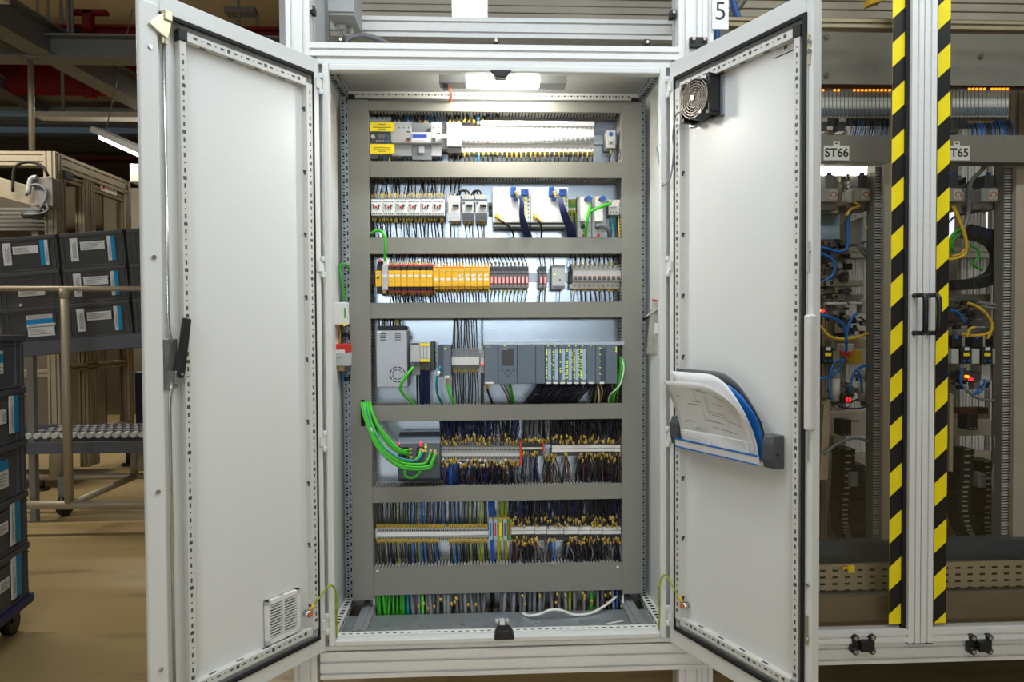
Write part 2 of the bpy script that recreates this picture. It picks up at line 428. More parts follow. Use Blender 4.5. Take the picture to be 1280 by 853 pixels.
for x, zz in ((-.02, -.955), ):
    mb = MB(); X = P(630, 792, .02).x
    mb.box(X-.012, X+.004, .055, .13, Z(-.975), Z(-.955)); 
    for q in (-.022, .014): mb.cyl((X+q, .12, Z(-.972)), (X+q, .12, Z(-.955)), .007, 8)
    wpart(mb, 'latch_bracket', offw, cab)
    mb = MB(); mb.prism([(X-.035, Z(-.97)), (X+.035, Z(-.97)), (X+.033, Z(-.958)), (X+.026, Z(-.945)), (X+.018, Z(-.938)), (X-.02, Z(-.938)), (X-.027, Z(-.945)), (X-.033, Z(-.958))], 'y', -.012, .035)
    wpart(mb, 'latch_catch', black, cab, .003)
    mb = MB(); X = P(626, 97, .0).x; mb.prism([(X-.036, Z(.966)), (X+.036, Z(.966)), (X+.034, Z(.958)), (X+.024, Z(.946)), (X+.016, Z(.941)), (X-.016, Z(.941)), (X-.024, Z(.946)), (X-.034, Z(.958))], 'y', -.010, .03)
    wpart(mb, 'latch_catch', black, cab, .003)

# ------------------------------------------------------------------ doors
def perf(mb, a, b_, fixed, axis, y, m):     # TS style slot pattern: hole + dashes every 150 mm
    t = a+.03; k = 0
    while t < b_-.02:
        kind = k % 6
        L, W = ((.010, .010) if kind == 0 else (.012, .005) if kind in (1, 3, 5) else (.004, .004))
        if axis == 'z': mb.box(fixed-W/2, fixed+W/2, y-.0006, y+.0006, t-L/2, t+L/2, m)
        else: mb.box(t-L/2, t+L/2, y-.0006, y+.0006, fixed-W/2, fixed+W/2, m)
        t += .021; k += 1
def make_door(s, ang, W, seal_v):
    sx = -s                                   # local x = sx*u
    def B(mb, u0, u1, y0, y1, z0, z1, m=0): a, c = sorted((sx*u0, sx*u1)); mb.box(a, c, y0, y1, z0, z1, m)
    H = .9925
    mb = MB(); B(mb, 0, W, -.032, -.026, -H, H)
    er = .040 if s < 0 else .023
    B(mb, 0, .024, -.026, 0, -H, H); B(mb, W-er, W, -.026, 0, -H, H)
    B(mb, .024, W-er, -.026, 0, seal_v+.008, H); B(mb, .024, W-er, -.026, 0, -H, -seal_v-.008)
    d = mb.build('door', paint, cab, (s*.588, -.01-.2, 1.0), (0, 0, s*math.radians(ang)), bevel=.006)
    d['label'] = ('left' if s < 0 else 'right')+' cabinet door, swung wide open, inner side facing the camera'
    mb = MB(); B(mb, .024, W-er, -.026, -.0225, -seal_v, seal_v); mb.build('inner_panel', paint2, d)
    # seal, rounded corners by a bevelled ring
    ui, uo = .0245, W-er+.0035
    mb = MB(); q = .013
    B(mb, ui, uo, -.004, .006, seal_v-q+.008, seal_v+.008); B(mb, ui, uo, -.004, .006, -seal_v-.008, -seal_v+q-.008)
    B(mb, ui, ui+.006, -.004, .005, -seal_v, seal_v); (B(mb, uo-q, uo, -.004, .006, -seal_v, seal_v) if s > 0 else B(mb, uo-q, uo, -.004, .006, seal_v-.03, seal_v))
    mb.build('seal', rubber, d, bevel=.0035)
    v1 = seal_v-.014
    lo, hi = .0305, .0555
    mb = MB(); B(mb, lo, hi-.002, -.0225, .001, -v1+.02, v1-.02); perf(mb, -v1+.02, v1-.02, sx*(lo+.010), 'z', .001, 1)
    for i in range(9):
        z = -.82+i*.205; B(mb, hi-.002, hi-.0014, -.016, -.007, z-.012, z+.004, 1); B(mb, hi-.002, hi+.001, -.018, -.012, z-.004, z+.004, 1)
    mb.build('frame_rail', [offw, dgrey], d)
    a, c = (W-.112, W-.094) if s < 0 else (.516, .535)
    mb = MB(); B(mb, a, c, -.0225, .001, -v1+.02, v1-.03); perf(mb, -v1+.02, v1-.03, sx*(a+c)/2, 'z', .001, 1); mb.build('frame_rail', [offw, dgrey], d)
    for z in (v1-.030, -v1+.006):
        mb = MB(); B(mb, hi, a-.002, -.0225, .001, z, z+.024); perf(mb, hi, a, z+.014, 'x', .001, 1) if sx > 0 else perf(mb, -a, -hi, z+.014, 'x', .001, 1)
        for i in range(4):
            u = .13+i*.09; zz = z if z > 0 else z+.024
            B(mb, u, u+.022, -.016, -.008, zz-.0006, zz+.0006, 1)
        mb.build('frame_rail', [offw, dgrey], d)
    for z in (v1-.018, -v1+.018):
        mb = MB(); B(mb, a-.004, c+.004, -.0225, .004, z-.016, z+.016); mb.build('rail_corner', black if z > 0 else mgrey, d, bevel=.003)
    for v in (.912, .305, -.279, -.90):
        mb = MB()
        for q in (-.026, .026): mb.cyl((sx*-.003, .004, v+q-.009), (sx*-.003, .004, v+q+.009), .008, 10)
        B(mb, -.008, .016, -.004, .006, v-.017, v+.017); mb.build('hinge', paint, d, bevel=.002)
    return d
def UV(mb, s, u0, u1, y0, y1, z0, z1, m=0):
    a, c = sorted((-s*u0, -s*u1)); mb.box(a, c, y0, y1, z0, z1, m); return mb
dl = make_door(-1, 125.25, .582, .935)
dr = make_door(1, 114.42, .578, .930)
# left door: overlap strip, rod lock, lever, vent, earth wire
mb = MB(); UV(mb, -1, .556, .608, 0, .016, -.985, .952); mb.build('closing_strip', paint, dl, bevel=.005)
for z in (.834, .289, -.327, -.8): MB().cyl((.579, .016, z), (.579, .020, z), .006, 8).build('strip_screw', steel, dl)
mb = MB(); UV(mb, -1, .520, .556, -.020, .002, -.93, .93); mb.build('rod_channel', paint, dl, bevel=.002)
mb = MB(); mb.tube([(.5385, .010, .875), (.5385, .010, .13), (.536, .010, .09), (.5265, .010, .06)], .0042, 8); mb.tube([(.5265, .010, -.03), (.536, .010, -.07), (.5385, .010, -.11), (.5385, .010, -.94)], .0042, 8)
mb.build('lock_rod', steel, dl)
mb = MB(); mb.prism([(.585, .892), (.560, .921), (.530, .942), (.524, .938), (.524, .905), (.534, .868), (.548, .872), (.575, .886)], 'y', .017, .024)
mb.cyl((.5385, .012, .855), (.5385, .012, .89), .009, 10); mb.box(.524, .545, .010, .030, .915, .942)
mb.build('rod_latch', zincy, dl, bevel=.002)
mb = MB(); UV(mb, -1, .512, .552, .002, .008, -.06, .075); mb.box(.508, .532, .004, .03, -.045, -.012); mb.build('lever_mount', steel, dl, bevel=.002)
mb = MB(); mb.prism([(.528, -.028), (.514, -.033), (.506, -.02), (.4965, .050), (.485, .128), (.503, .132), (.513, .06), (.524, .0), (.530, -.015)], 'y', .012, .034)
mb.build('lever_handle', black, dl, bevel=.004)
mb = MB(); mb.cyl((.517, .034, -.02), (.517, .037, -.02), .004, 8); mb.build('lever_pin', steel, dl)
# vent grille
u0, u1, z0, z1 = .100, .228, -.885, -.748
mb = MB(); mb.box(u0, u1, -.0225, -.020, z0, z1, 1)
for a, c, e, f_ in ((u0, u0+.012, z0, z1), (u1-.012, u1, z0, z1), (u0, u1, z0, z0+.014), (u0, u1, z1-.014, z1)): mb.box(a, c, -.0225, -.006, e, f_)
mb.box((u0+u1)/2-.003, (u0+u1)/2+.003, -.02, -.007, z0, z1)
for i in range(12):
    z = z0+.018+i*.0090; mb.box(u0+.01, u1-.01, -.014, -.007, z-.0012, z+.0016)
mb.build('vent_grille', [white, dark], dl)
# sticker on the right door
mb = MB(); UV(mb, 1, .428, .512, -.0225, -.0219, .862, .903); UV(mb, 1, .428, .512, -.0219, -.0214, .862, .865, 1); UV(mb, 1, .428, .512, -.0219, -.0214, .899, .903, 2)
UV(mb, 1, .462, .474, -.0219, -.0214, .876, .888, 2); UV(mb, 1, .500, .509, -.0219, -.0214, .874, .884, 1)
for i in range(5): UV(mb, 1, .436, .455 if i % 2 else .485, -.0219, -.0215, .870+i*.005, .8715+i*.005, 3)
mb.build('type_plate', [paper, ink, dgrey, inkg], dr)
# lock hardware on the right door's free edge
for z in (.855, .83, .30, -.2, -.6, -.75): MB().cyl((-.567, 0, z), (-.567, .006, z), .006, 8).build('lock_roller', steel, dr)
for z in (.84, .29, -.22, -.72):
    mb = MB(); UV(mb, 1, .560, .570, 0, .003, z-.045, z+.035); mb.build('lock_plate', zincy if z > .8 else steel, dr)
mb = MB(); UV(mb, 1, .562, .586, -.01, .016, -.18, .13); mb.build('lock_housing', offw, dr, bevel=.006)
mb = MB(); UV(mb, 1, .558, .563, 0, .002, -.98, .82); mb.build('lock_strip', lgrey, dr)
# earth straps
def doorw(d, s, u, y, v):     # door-local -> place
    a = s*math.radians(125.25 if s < 0 else 114.42); lx = -s*u
    return Vector((s*.588+lx*math.cos(a)-y*math.sin(a), -.01+lx*math.sin(a)+y*math.cos(a), CZ+v))
for s, d in ((-1, dl), (1, dr)):
    e = doorw(d, s, .066, .0, -.83); f0 = Vector((s*.556, .01, Z(-.955)))
    top_ = Vector((s*.562, -.006, Z(-.775 if s < 0 else -.765)))
    wire([f0, Vector((s*.553, .0, Z(-.86))), Vector((s*.554, -.006, Z(-.79))), top_+Vector((s*.008, -.02, .012)), (top_*.45+e*.55)+Vector((0, -.01, .012)), e], .0032, wgy, 'earth'+str(s),
         'green and yellow earth wire looping to the '+('left' if s < 0 else 'right')+' door', 'wire', 'door earth wires', 'earth_wire', yellow, .022)
    mb = MB(); mb.cyl((-s*.068, -.02, -.842), (-s*.068, .002, -.842), .011, 10); mb.cyl((-s*.068, .002, -.842), (-s*.068, .008, -.842), .006, 8, 1); mb.build('earth_bolt', [steel, orange], d)

# ------------------------------------------------------------------ frame of slotted sections around the cabinet
fr = thing('machine_frame', 'long frame of slotted aluminium sections carrying the cabinet and glazed enclosure', 'frame', (.6, .05, 0))
mb = MB()
slot_beam(mb, 'x', -.61, 3.0, (.05, Z(-1.050)), .10, .090, 2, (.20, .64), d=.010, g=.009)
wpart(mb, 'base_beam', alu, fr)
mb = MB(); slot_beam(mb, 'x', -.6215, .625, (.015, (P(620, 55.5, .0).z+P(620, 72, .0).z)/2), .03, P(620, 55.5, .0).z-P(620, 72, .0).z, 1, 1, d=.008); wpart(mb, 'top_beam', alu, fr)
for x0, x1, n in ((-.700, -.6215, 2), (.625, .706, 2), (.708, .745, 1)):
    mb = MB(); slot_beam(mb, 'z', .0, 3.0, ((x0+x1)/2, .045), x1-x0, .08, n, 2); wpart(mb, 'upright', alu, fr)
# rail and slatted panel further back in the upper bay
mb = MB(); X0, X1, Z0, Z1 = RC(448, 25, 846, 50, .55); slot_beam(mb, 'x', -.80, .86, (.57, (Z0+Z1)/2), .08, Z1-Z0, 1, 2, d=.008); wpart(mb, 'upper_rail', alu, fr)
mb = MB(); slot_beam(mb, 'x', -.72, .80, (.40, Z(1.085)), .05, .028, 1, 1); wpart(mb, 'lower_rail', alu, fr)
for i, y in enumerate((-12, -2, 7, 16.5)):
    X0, X1, Z0, Z1 = RC(440, y, 850, y+8.6, .95)
    wpart(MB().box(-.62, 1.0, .95, .965, Z0, Z1), 'slat', machb, fr, .004)
X0, X1, Z0, Z1 = RC(440, 24, 850, 60, .98); wpart(MB().box(-1.0, 1.0, .98, .99, Z(1.0), Z(1.9)), 'backing_panel', lgrey, fr)
gl = glass_mat('clear_pane', (.98, .98, .98)); 
wpart(MB().box(-.6215, .625, .050, .054, Z(1.062), Z(1.75)), 'pane', gl, fr)
for px, py in ((390, 13), (427, 52), (620, 53), (808, 55), (841, 18)):
    q = P(px, py, .03); mb = MB(); mb.box(q.x-.010, q.x+.010, .02, .05, q.z-.012, q.z+.012); mb.cyl((q.x, .012, q.z+.001), (q.x, .02, q.z+.001), .0055, 10, 1); wpart(mb, 'pane_clip', [black, steel], fr)
q = P(868, 51, -.01); mb = MB()
mb.box(q.x-.014, q.x+.045, -.012, .005, q.z-.02, q.z+.012)
for dx in (-.004, .034): mb.cyl((q.x+dx, -.02, q.z+.004), (q.x+dx, -.012, q.z+.004), .006, 10, 1)
wpart(mb, 'frame_hinge', [black, steel], fr)
# glowing box added for the bright lamp reflection in the upper pane
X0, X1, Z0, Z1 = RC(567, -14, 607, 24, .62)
t = thing('bay_glow', 'added glowing box for the lamp reflection in the pane above the cabinet', 'lamp', ((X0+X1)/2, .64, Z0))
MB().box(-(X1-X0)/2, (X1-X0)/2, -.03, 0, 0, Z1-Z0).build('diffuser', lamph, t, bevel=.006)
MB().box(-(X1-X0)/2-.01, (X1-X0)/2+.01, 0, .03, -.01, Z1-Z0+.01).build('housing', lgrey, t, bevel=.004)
# junction box in the upper bay
X0, X1, Z0, Z1 = RC(388, -10, 411, 54, .45); wpart(MB().box(X0, X1, .45, .455, Z0, Z1), 'reflection_sheet', lgrey, fr); wpart(MB().box(X1-.012, X1+.004, .43, .45, Z0, Z1), 'sheet_post', mgrey, fr)  # grey sheet added for the reflection in the side glass
q = P(428, 27, .30)
t = thing('junction_box', 'grey junction box with cable gland behind the upper left pane', 'junction box', (q.x, .30, q.z-.02))
X0, X1, Z0, Z1 = RC(410, -40, 442, 18, .22); L = t.location; MB().box(X0-L.x, X1-L.x, -.074, .088, Z0-L.z, Z1-L.z).build('body', lgrey, t, bevel=.004)
MB().box(X0-L.x-.002, X1-L.x+.002, -.080, -.074, Z0-L.z+.01, Z1-L.z).build('cover', lgrey, t, bevel=.002)
zg_ = Z0-L.z-.02
mb = MB(); mb.cyl((-.005, .01, zg_+.02), (-.005, .01, zg_-.002), .022, 8); mb.cyl((-.005, .01, zg_-.002), (-.004, .01, zg_-.022), .015, 10, r1=.009); mb.cyl((.03, .02, zg_+.02), (.03, .02, zg_-.02), .008, 8); mb.build('cable_gland', offw, t)
a = Vector((q.x, .28, q.z-.04))
wire([a, a+Vector((.002, 0, -.03)), a+Vector((.004, .0, -.06))], .006, wgrey, 'jb1', 'short cable leaving the gland of the grey junction box', 'cable', name='cable')
wire([a+Vector((.012, 0, -.05)), a+Vector((.03, .0, -.03)), a+Vector((.08, .02, -.01)), a+Vector((.15, .02, -.03)), a+Vector((.20, .02, -.06))], .009, wgrey, 'jb2', 'grey cable running right from the junction box', 'cable', name='cable')
for k, dx in enumerate((.015, .05)):
    mb = MB(); mb.box(a.x+dx-.012, a.x+dx+.012, .27, .3, a.z-.075, a.z-.045); mb.top('terminal_clip', wgreen2, ('left' if k == 0 else 'right')+' green terminal clip below the grey junction box', 'terminal')
mb = MB(); X0, X1, Z0, Z1 = RC(452, 42, 462, 58, .32)
# number sign
X0, X1, Z0, Z1 = RC(890.5, -4, 911, 36, -.005)
t = thing('number_sign', 'white sign with a black number five beside the upright', 'sign', ((X0+X1)/2, .0, Z0))
MB().box(-(X1-X0)/2, (X1-X0)/2, -.003, 0, 0, Z1-Z0).build('plate', white, t)
text('5', .088, 'digit', ink, t, (0, -.0036, P(900, 14.5, -.005).z-Z0), (PI/2, 0, 0), .0004, bold=-.0008)
# hose and struts beside the sign
for nm, pts, r, m, lab, cat in (
    ('air_hose', [(912, -20, .25), (917, 5, .25), (924, 25, .25), (940, 48, .25)], .012, blue, 'thick blue air hose behind the number sign', 'hose'),
    ('air_hose', [(897, 36, .2), (896, 48, .2), (893, 64, .2)], .010, blue, 'short blue air hose below the number sign', 'hose')):
    wire([P(*p) for p in pts], r, m, lab, lab, cat, name=nm, n=10)
mb = MB(); a, c = P(936, -10, .35), P(906, 30, .35); mb.tube([a, c], .016, 4); mb.top('diagonal_strut', machg, 'dark diagonal strut beside the blue hose', 'strut')
# ------------------------------------------------------------------ wire ducts
YD = .26; YP = .36
names = ['top', 'second', 'third', 'fourth', 'fifth', 'sixth', 'bottom']
DUCT = [(127, 139.5), (202, 222.2), (297.3, 317.6), (378, 397.8), (505.8, 525.6), (607, 626.5), (707, 741.5)]
xl0, xl1 = P(438, 430, YD).x, P(463.5, 430, YD).x
xr0, xr1 = P(777.5, 430, YD).x, P(803.2, 430, YD).x
DZ = []
PIT = .0125
def comb_h(mb, x0, x1, z, up):        # slotted side wall lying flat, fingers along depth
    k = int((x1-x0)/PIT); t = .0016 if up else -.0016
    for i in range(k):
        x = x0+i*PIT; mb.box(x, x+.0078, YD+.008, YP-.012, min(z, z-t), max(z, z-t))
    mb.box(x0, x1, YP-.014, YP, min(z, z-t), max(z, z-t))
for i, (a, c) in enumerate(DUCT):
    z1, z0 = P(620, a, YD).z, P(620, c, YD).z; DZ.append((z0, z1))
    t = thing('cable_duct', f'{"tall" if i == 6 else "grey"} horizontal slotted cable duct, {names[i]} of seven in the open cabinet', 'cable duct', ((xl1+xr0)/2, YP, z0), group='horizontal cable ducts')
    L = t.location
    wpart(MB().box(xl1, xr0, YD, YD+.002, z0, z1).box(xl1, xr0, YD, YD+.012, z1-.002, z1).box(xl1, xr0, YD, YD+.012, z0, z0+.002), 'cover', duct_m, t, .0015)
    mb = MB(); comb_h(mb, xl1+.004, xr0, z1-.0025, True); comb_h(mb, xl1+.004, xr0, z0+.0025, False); mb.box(xl1, xr0, YP-.003, YP, z0, z1)
    wpart(mb, 'slotted_body', duct_f, t); wpart(MB().box(xl1+.004, xr0-.004, YD+.016, YP-.008, z0+.009, z1-.009), 'slot_dark_fill', rubber, t)  # black block added to darken the slots, in place of wires
for s, (a, c) in ((-1, (xl0, xl1)), (1, (xr0, xr1))):
    z1, z0 = P(620, 126, YD).z, P(620, 746.5, YD).z
    t = thing('cable_duct', f'grey vertical slotted cable duct along the {"left" if s < 0 else "right"} edge of the mounting plate', 'cable duct', ((a+c)/2, YP, z0), group='vertical cable ducts')
    wpart(MB().box(a, c, YD-.002, YD, z0, z1).box(a, a+.002, YD, YD+.012, z0, z1).box(c-.002, c, YD, YD+.012, z0, z1), 'cover', duct_m, t, .0015)
    mb = MB(); mb.box(a, c, YP-.003, YP, z0, z1)
    k = int((z1-z0)/PIT)
    for x in (a+.001, c-.0026):
        for i in range(k):
            z = z0+i*PIT; mb.box(x, x+.0016, YD+.01, YP-.012, z, z+.0078)
        mb.box(x, x+.0016, YP-.014, YP, z0, z1)
    wpart(mb, 'slotted_body', duct_f, t); wpart(MB().box(a+.009, c-.009, YD+.016, YP-.008, z0+.01, z1-.01), 'slot_dark_fill', rubber, t)  # same added black block, darkening the upright duct's slots
# rivets of the bottom duct cover
for px, py in ((472, 714), (772, 709)):
    q = P(px, py, YD); MB().cyl((q.x, YD-.002, q.z), (q.x, YD, q.z), .005, 8).top('cover_rivet', white, f'white rivet on the {"left" if px < 600 else "right"} end of the bottom duct cover', 'rivet')

# ------------------------------------------------------------------ mounting rails
def din(px0, px1, py, lab):
    X0, X1, Z0, Z1 = RC(px0, py-5.6, px1, py+5.6, .352)
    mb = MB(); zm = (Z0+Z1)/2
    mb.box(X0, X1, .352, .3595, zm-.0125, zm+.0125); mb.box(X0, X1, .350, .352, zm-.0175, zm-.0110); mb.box(X0, X1, .350, .352, zm+.0110, zm+.0175)
    mb.top('mounting_rail', galv, lab, 'rail', 'mounting rails'); return zm
RZ = [din(462, 776, 174, 'steel mounting rail of the top device row, above the second duct'),
      din(462, 776, 259, 'steel mounting rail behind the white drives in the second row'),
      din(462, 776, 347, 'steel mounting rail of the row of yellow relays'),
      din(510, 606, 447, 'short steel mounting rail beside the silver power supply'),
      din(551, 776, 566, 'steel mounting rail of the upper terminal row'),
      din(466, 776, 668, 'steel mounting rail of the lowest terminal row')]

# ------------------------------------------------------------------ device builders (origin: bottom middle at the rail)
def at_rect(px0, py0, px1, py1, Yf):
    X0, X1, Z0, Z1 = RC(px0, py0, px1, py1, Yf); return (X0+X1)/2, Z0, X1-X0, Z1-Z0
RAILY = .350
def step_body(w, h, d, za, zb, dn=None):
    """modular device: full height at depth dn, nose za..zb of the height at depth d"""
    dn = dn or d*.72
    return MB().prism([(0, 0), (0, h), (-dn, h), (-dn, h*zb), (-d, h*zb-.003), (-d, h*za+.003), (-dn, h*za), (-dn, 0)], 'x', -w/2, w/2)
def holes(mb, xs, z, y, r, m):
    for x in xs: mb.cyl((x, y-.0006, z), (x, y+.001, z), r, 6, m)
    return mb
SHARED = {}
def mcb(px0, px1, py0, py1, key, base, group, grey=False, Yf=.283):
    x, z, w, h = at_rect(px0, py0, px1, py1, Yf); d = RAILY-Yf
    t = thing('circuit_breaker', '', '', (x, RAILY, z))
    kk = ('mcb', grey, round(h, 2))
    if kk not in SHARED:
        W = w*.965; body = step_body(W, h, d, .30, .78).mesh('breaker_body', offw if grey else white, True)
        tg = MB().box(-W*.36, W*.36, -d-.006, -d+.004, h*.36, h*.46); tgl = tg.mesh('toggle', dgrey if grey else mgrey, True)
        sc = holes(holes(MB(), [0], h*.92, -d*.72, .0028, 0), [0], h*.12, -d*.72, .0028, 0).mesh('terminal_screw', dgrey)
        lo = MB().box(-W/2, W/2, -d-.0006, -d+.001, h*.30, h*.34); lo = lo.box(-W*.3, W*.3, -d*.72-.0005, -d*.72, h*.82, h*.86).mesh('marking', inkg if not grey else mgrey)
        win = MB().box(-W*.32, W*.32, -d-.0007, -d, h*.49, h*.53).mesh('status_window', red if grey else lgrey)
        SHARED[kk] = [('body', body), ('toggle', tgl), ('terminal_screw', sc), ('marking', lo), ('status_window', win)]
    for nm, me in SHARED[kk]:
        o = bpy.data.objects.new(nm, me); COL.objects.link(o); o.parent = t
    series(key, x, t, base, 'circuit breaker', group); return t
def boxdev(name, label, cat, px0, py0, px1, py1, Yf, m, bevel=.002, back=None, group=None):
    x, z, w, h = at_rect(px0, py0, px1, py1, Yf); d = (back or RAILY)-Yf
    t = thing(name, label, cat, (x, back or RAILY, z), group=group)
    MB().box(-w/2, w/2, -d, 0, 0, h).build('body', m, t, bevel=bevel)
    return t, w, h, d

# wires between a duct and a device
def wrow(xs, duct, up, ypx, Ye, r, m, key, base, group, fer=None, fl=.016, jit=2.0, bow=0.0, spread=0.0, Yd=.318, bulk=None):
    """up: duct is above the device"""
    zD = DZ[duct][0]+.012 if up else DZ[duct][1]-.012
    out = []
    for x in xs:
        e = P(x, ypx+random.uniform(-.6, .6), Ye)
        dx = random.uniform(-jit, jit)*.003+spread*.003
        s = Vector((e.x+dx, Yd+random.uniform(-.02, .02), zD)); mid = (s*.5+e*.5)+Vector((random.uniform(-jit, jit)*.0012+bow, random.uniform(-.012, .004), 0))
        q = s*.12+e*.88; q.x = e.x
        out.append(wire([s, mid, q, e], r, m if not isinstance(m, list) else random.choice(m), key, base, 'wire', group, fer=fer, fl=fl, bulk=bulk))
    return out

# ================================================================== row 1
G1 = 'wires above the top device row'; G1b = 'wires below the top device row'
# covered isolator block on the left
t = thing('isolator_block', 'grey isolator block with two yellow warning labels at the top left', 'isolator', (P(478, 175, .30).x, RAILY, P(478, 193, .30).z))
L = t.location
def rc_part(t, px0, py0, px1, py1, y0, y1, name, m, bevel=0, label=None):
    X0, X1, Z0, Z1 = RC(px0, py0, px1, py1, y0); L = t.location
    return MB().box(X0-L.x, X1-L.x, y0-L.y, y1-L.y, Z0-L.z, Z1-L.z).build(name, m, t, bevel=bevel, label=label)
rc_part(t, 463, 165, 489, 180, .300, .35, 'body', dgrey, .002)
for k in range(5): rc_part(t, 470+k*3.6, 175, 472.6+k*3.6, 177.5, .2985, .30, 'terminal_window', lgrey)
rc_part(t, 472, 167.5, 487, 173, .298, .30, 'switch_plate', mgrey)
rc_part(t, 481.5, 165, 484.5, 180, .297, .30, 'blue_pole', blue); rc_part(t, 485.5, 165, 488, 180, .297, .30, 'green_pole', wgreen2)
for a, c in ((153, 164), (180, 192)):
    o = rc_part(t, 462.5, a, 493, c, .270, .273, 'warning_label', lyellow)
    mb = MB(); X0, X1, Z0, Z1 = RC(462.5, a, 493, c, .270); 
    for j, (f0, f1) in enumerate(((.34, .66), (.16, .84), (.12, .86), (.34, .64))):
        zz = Z1-(Z1-Z0)*(.22+.18*j); mb.box(X0+(X1-X0)*f0-L.x, X0+(X1-X0)*f1-L.x, .2695-L.y, .270-L.y, zz-.0010-L.z, zz+.0010-L.z)
    mb.v = [tuple(v) for v in mb.v]; mb.build('small_print', ink, o)
X = P(466.5, 171, .29); MB().cyl((X.x-L.x, .283-L.y, X.z-L.z), (X.x-L.x, .30-L.y, X.z-L.z), .0072, 12).build('cover_knob', white, t)
rc_part(t, 463, 192, 489, 199, .318, .35, 'lower_terminal', mgrey, .002); rc_part(t, 463, 146, 489, 153, .318, .35, 'upper_terminal', lgrey, .002)
# residual-current device
t, w, h, d = boxdev('residual_current_device', 'wide off-white residual current device beside the yellow labels', 'breaker', 488.5, 157, 514, 178.5, .284, offw, .002)
MB().box(w*.28, w*.46, -d-.006, -d+.002, h*.10, h*.28).build('toggle', dgrey, t, bevel=.001); MB().box(w*.28, w*.46, -d-.001, -d+.002, h*.60, h*.68).build('test_button', dgrey, t)
holes(MB(), [-w*.1, w*.14, w*.37], h*.88, -d, .003, 0).build('terminal_screw', dgrey, t)
MB().box(w*.30, w*.44, -d-.0068, -d-.005, h*.12, h*.16).build('toggle_stripe', red, t)
MB().box(-w/2, w/2, -d+.02, 0, -.045, 0).build('lower_terminal', lgrey, t, bevel=.002); MB().box(-w/2, w/2, -d+.02, 0, h, h+.02).build('upper_terminal', lgrey, t, bevel=.002)
# meter
t, w, h, d = boxdev('energy_meter', 'white energy meter with a blue display in the top row', 'meter', 514, 165, 538.5, 178.5, .282, white, .002)
MB().box(-w*.43, w*.30, -d-.001, -d, h*.45, h*.78).build('display', lcd, t)
mb = MB()
for i in range(9): mb.box(-w*.40+i*w*.075, -w*.40+i*w*.075+w*.05, -d-.0016, -d-.001, h*.52, h*.71)
mb.build('display_digits', mat('lcd_dark', (20, 50, 150), .3), t)
MB().box(-w*.3, w*.2, -d-.0006, -d, h*.16, h*.22).build('marking', pink, t)
MB().box(-w/2, w/2, -d+.02, 0, h, h+.040).box(-w*.5, w*.5, -d+.02, 0, -.06, 0).build('terminal_cover', mgrey, t, bevel=.002)
MB().box(-w*.12, w*.14, -d+.012, -d+.022, -.035, -.01).build('seal_tag', lgrey, t)
# second RCD
t, w, h, d = boxdev('residual_current_device', 'narrow off-white residual current device right of the energy meter', 'breaker', 538.5, 157, 551.5, 178.5, .284, offw, .002)
MB().box(-w*.38, -w*.02, -d-.006, -d+.002, h*.10, h*.28).build('toggle', dgrey, t, bevel=.001); MB().box(w*.1, w*.42, -d-.001, -d+.002, h*.50, h*.58).build('test_button', dgrey, t)
holes(MB(), [-w*.22, w*.22], h*.88, -d, .003, 0).build('terminal_screw', dgrey, t)
MB().box(-w/2, w/2, -d+.02, 0, -.045, 0).build('lower_terminal', lgrey, t, bevel=.002); MB().box(-w/2, w/2, -d+.02, 0, h, h+.02).build('upper_terminal', lgrey, t, bevel=.002)
# clear touch guard over the block
gl2 = glass_mat('touch_guard_clear', (.95, .96, .98), .08)
X0, X1, Z0, Z1 = RC(462, 152, 561, 199, .275)
t = thing('touch_guard', 'clear plastic touch guard over the top left devices', 'cover', ((X0+X1)/2, .275, Z0))
W = (X1-X0)/2; H = Z1-Z0
MB().box(-W, W, 0, .002, 0, H).build('window', gl2, t)
q = P(555.5, 170.5, .27); mb = MB().cyl((q.x-t.location.x, -.010, q.z-Z0), (q.x-t.location.x, 0, q.z-Z0), .0085, 12); mb.ring((q.x-t.location.x, -.011, q.z-Z0), .004, .0055, 'y', .002, 12, 1); mb.build('knob', [white, dgrey], t)
rc_part(t, 551.5, 157, 560, 187, .300, .345, 'guard_bracket', mgrey, .002)
# motor breaker
t, w, h, d = boxdev('motor_breaker', 'white three-pole breaker with black lower terminals in the top row', 'breaker', 558.5, 153, 577, 183, .280, white, .002)
mb = MB()
for zz in (.86, .68, .60, .48): holes(mb, [-w*.3, 0, w*.3], h*zz, -d, .0028, 0)
mb.build('terminal_screw', mgrey, t)
MB().box(-w*.46, w*.46, -d-.001, -d, h*.34, h*.38).box(-w*.35, -w*.2, -d-.003, -d, h*.20, h*.34).build('marking_strip', mgrey, t); MB().box(-w*.46, w*.46, -d+.006, -.01, -.022, 0).build('terminal_cover', black, t)
# busbar cap and 28 breakers
for i in range(28):
    a = 577+i*5.93
    mcb(a, a+5.93, 155.5 if i < 4 else 156.3, 188.2, 'mcb1', 'white circuit breaker in the top row', 'breakers of the top row')
X0, X1, Z0, Z1 = RC(600.5, 151.2, 743, 156.6, .29); MB().box(X0, X1, .288, .325, Z0, Z1).top('busbar_cover', white, 'long white busbar cover above the top breaker row', 'cover', bevel=.002)
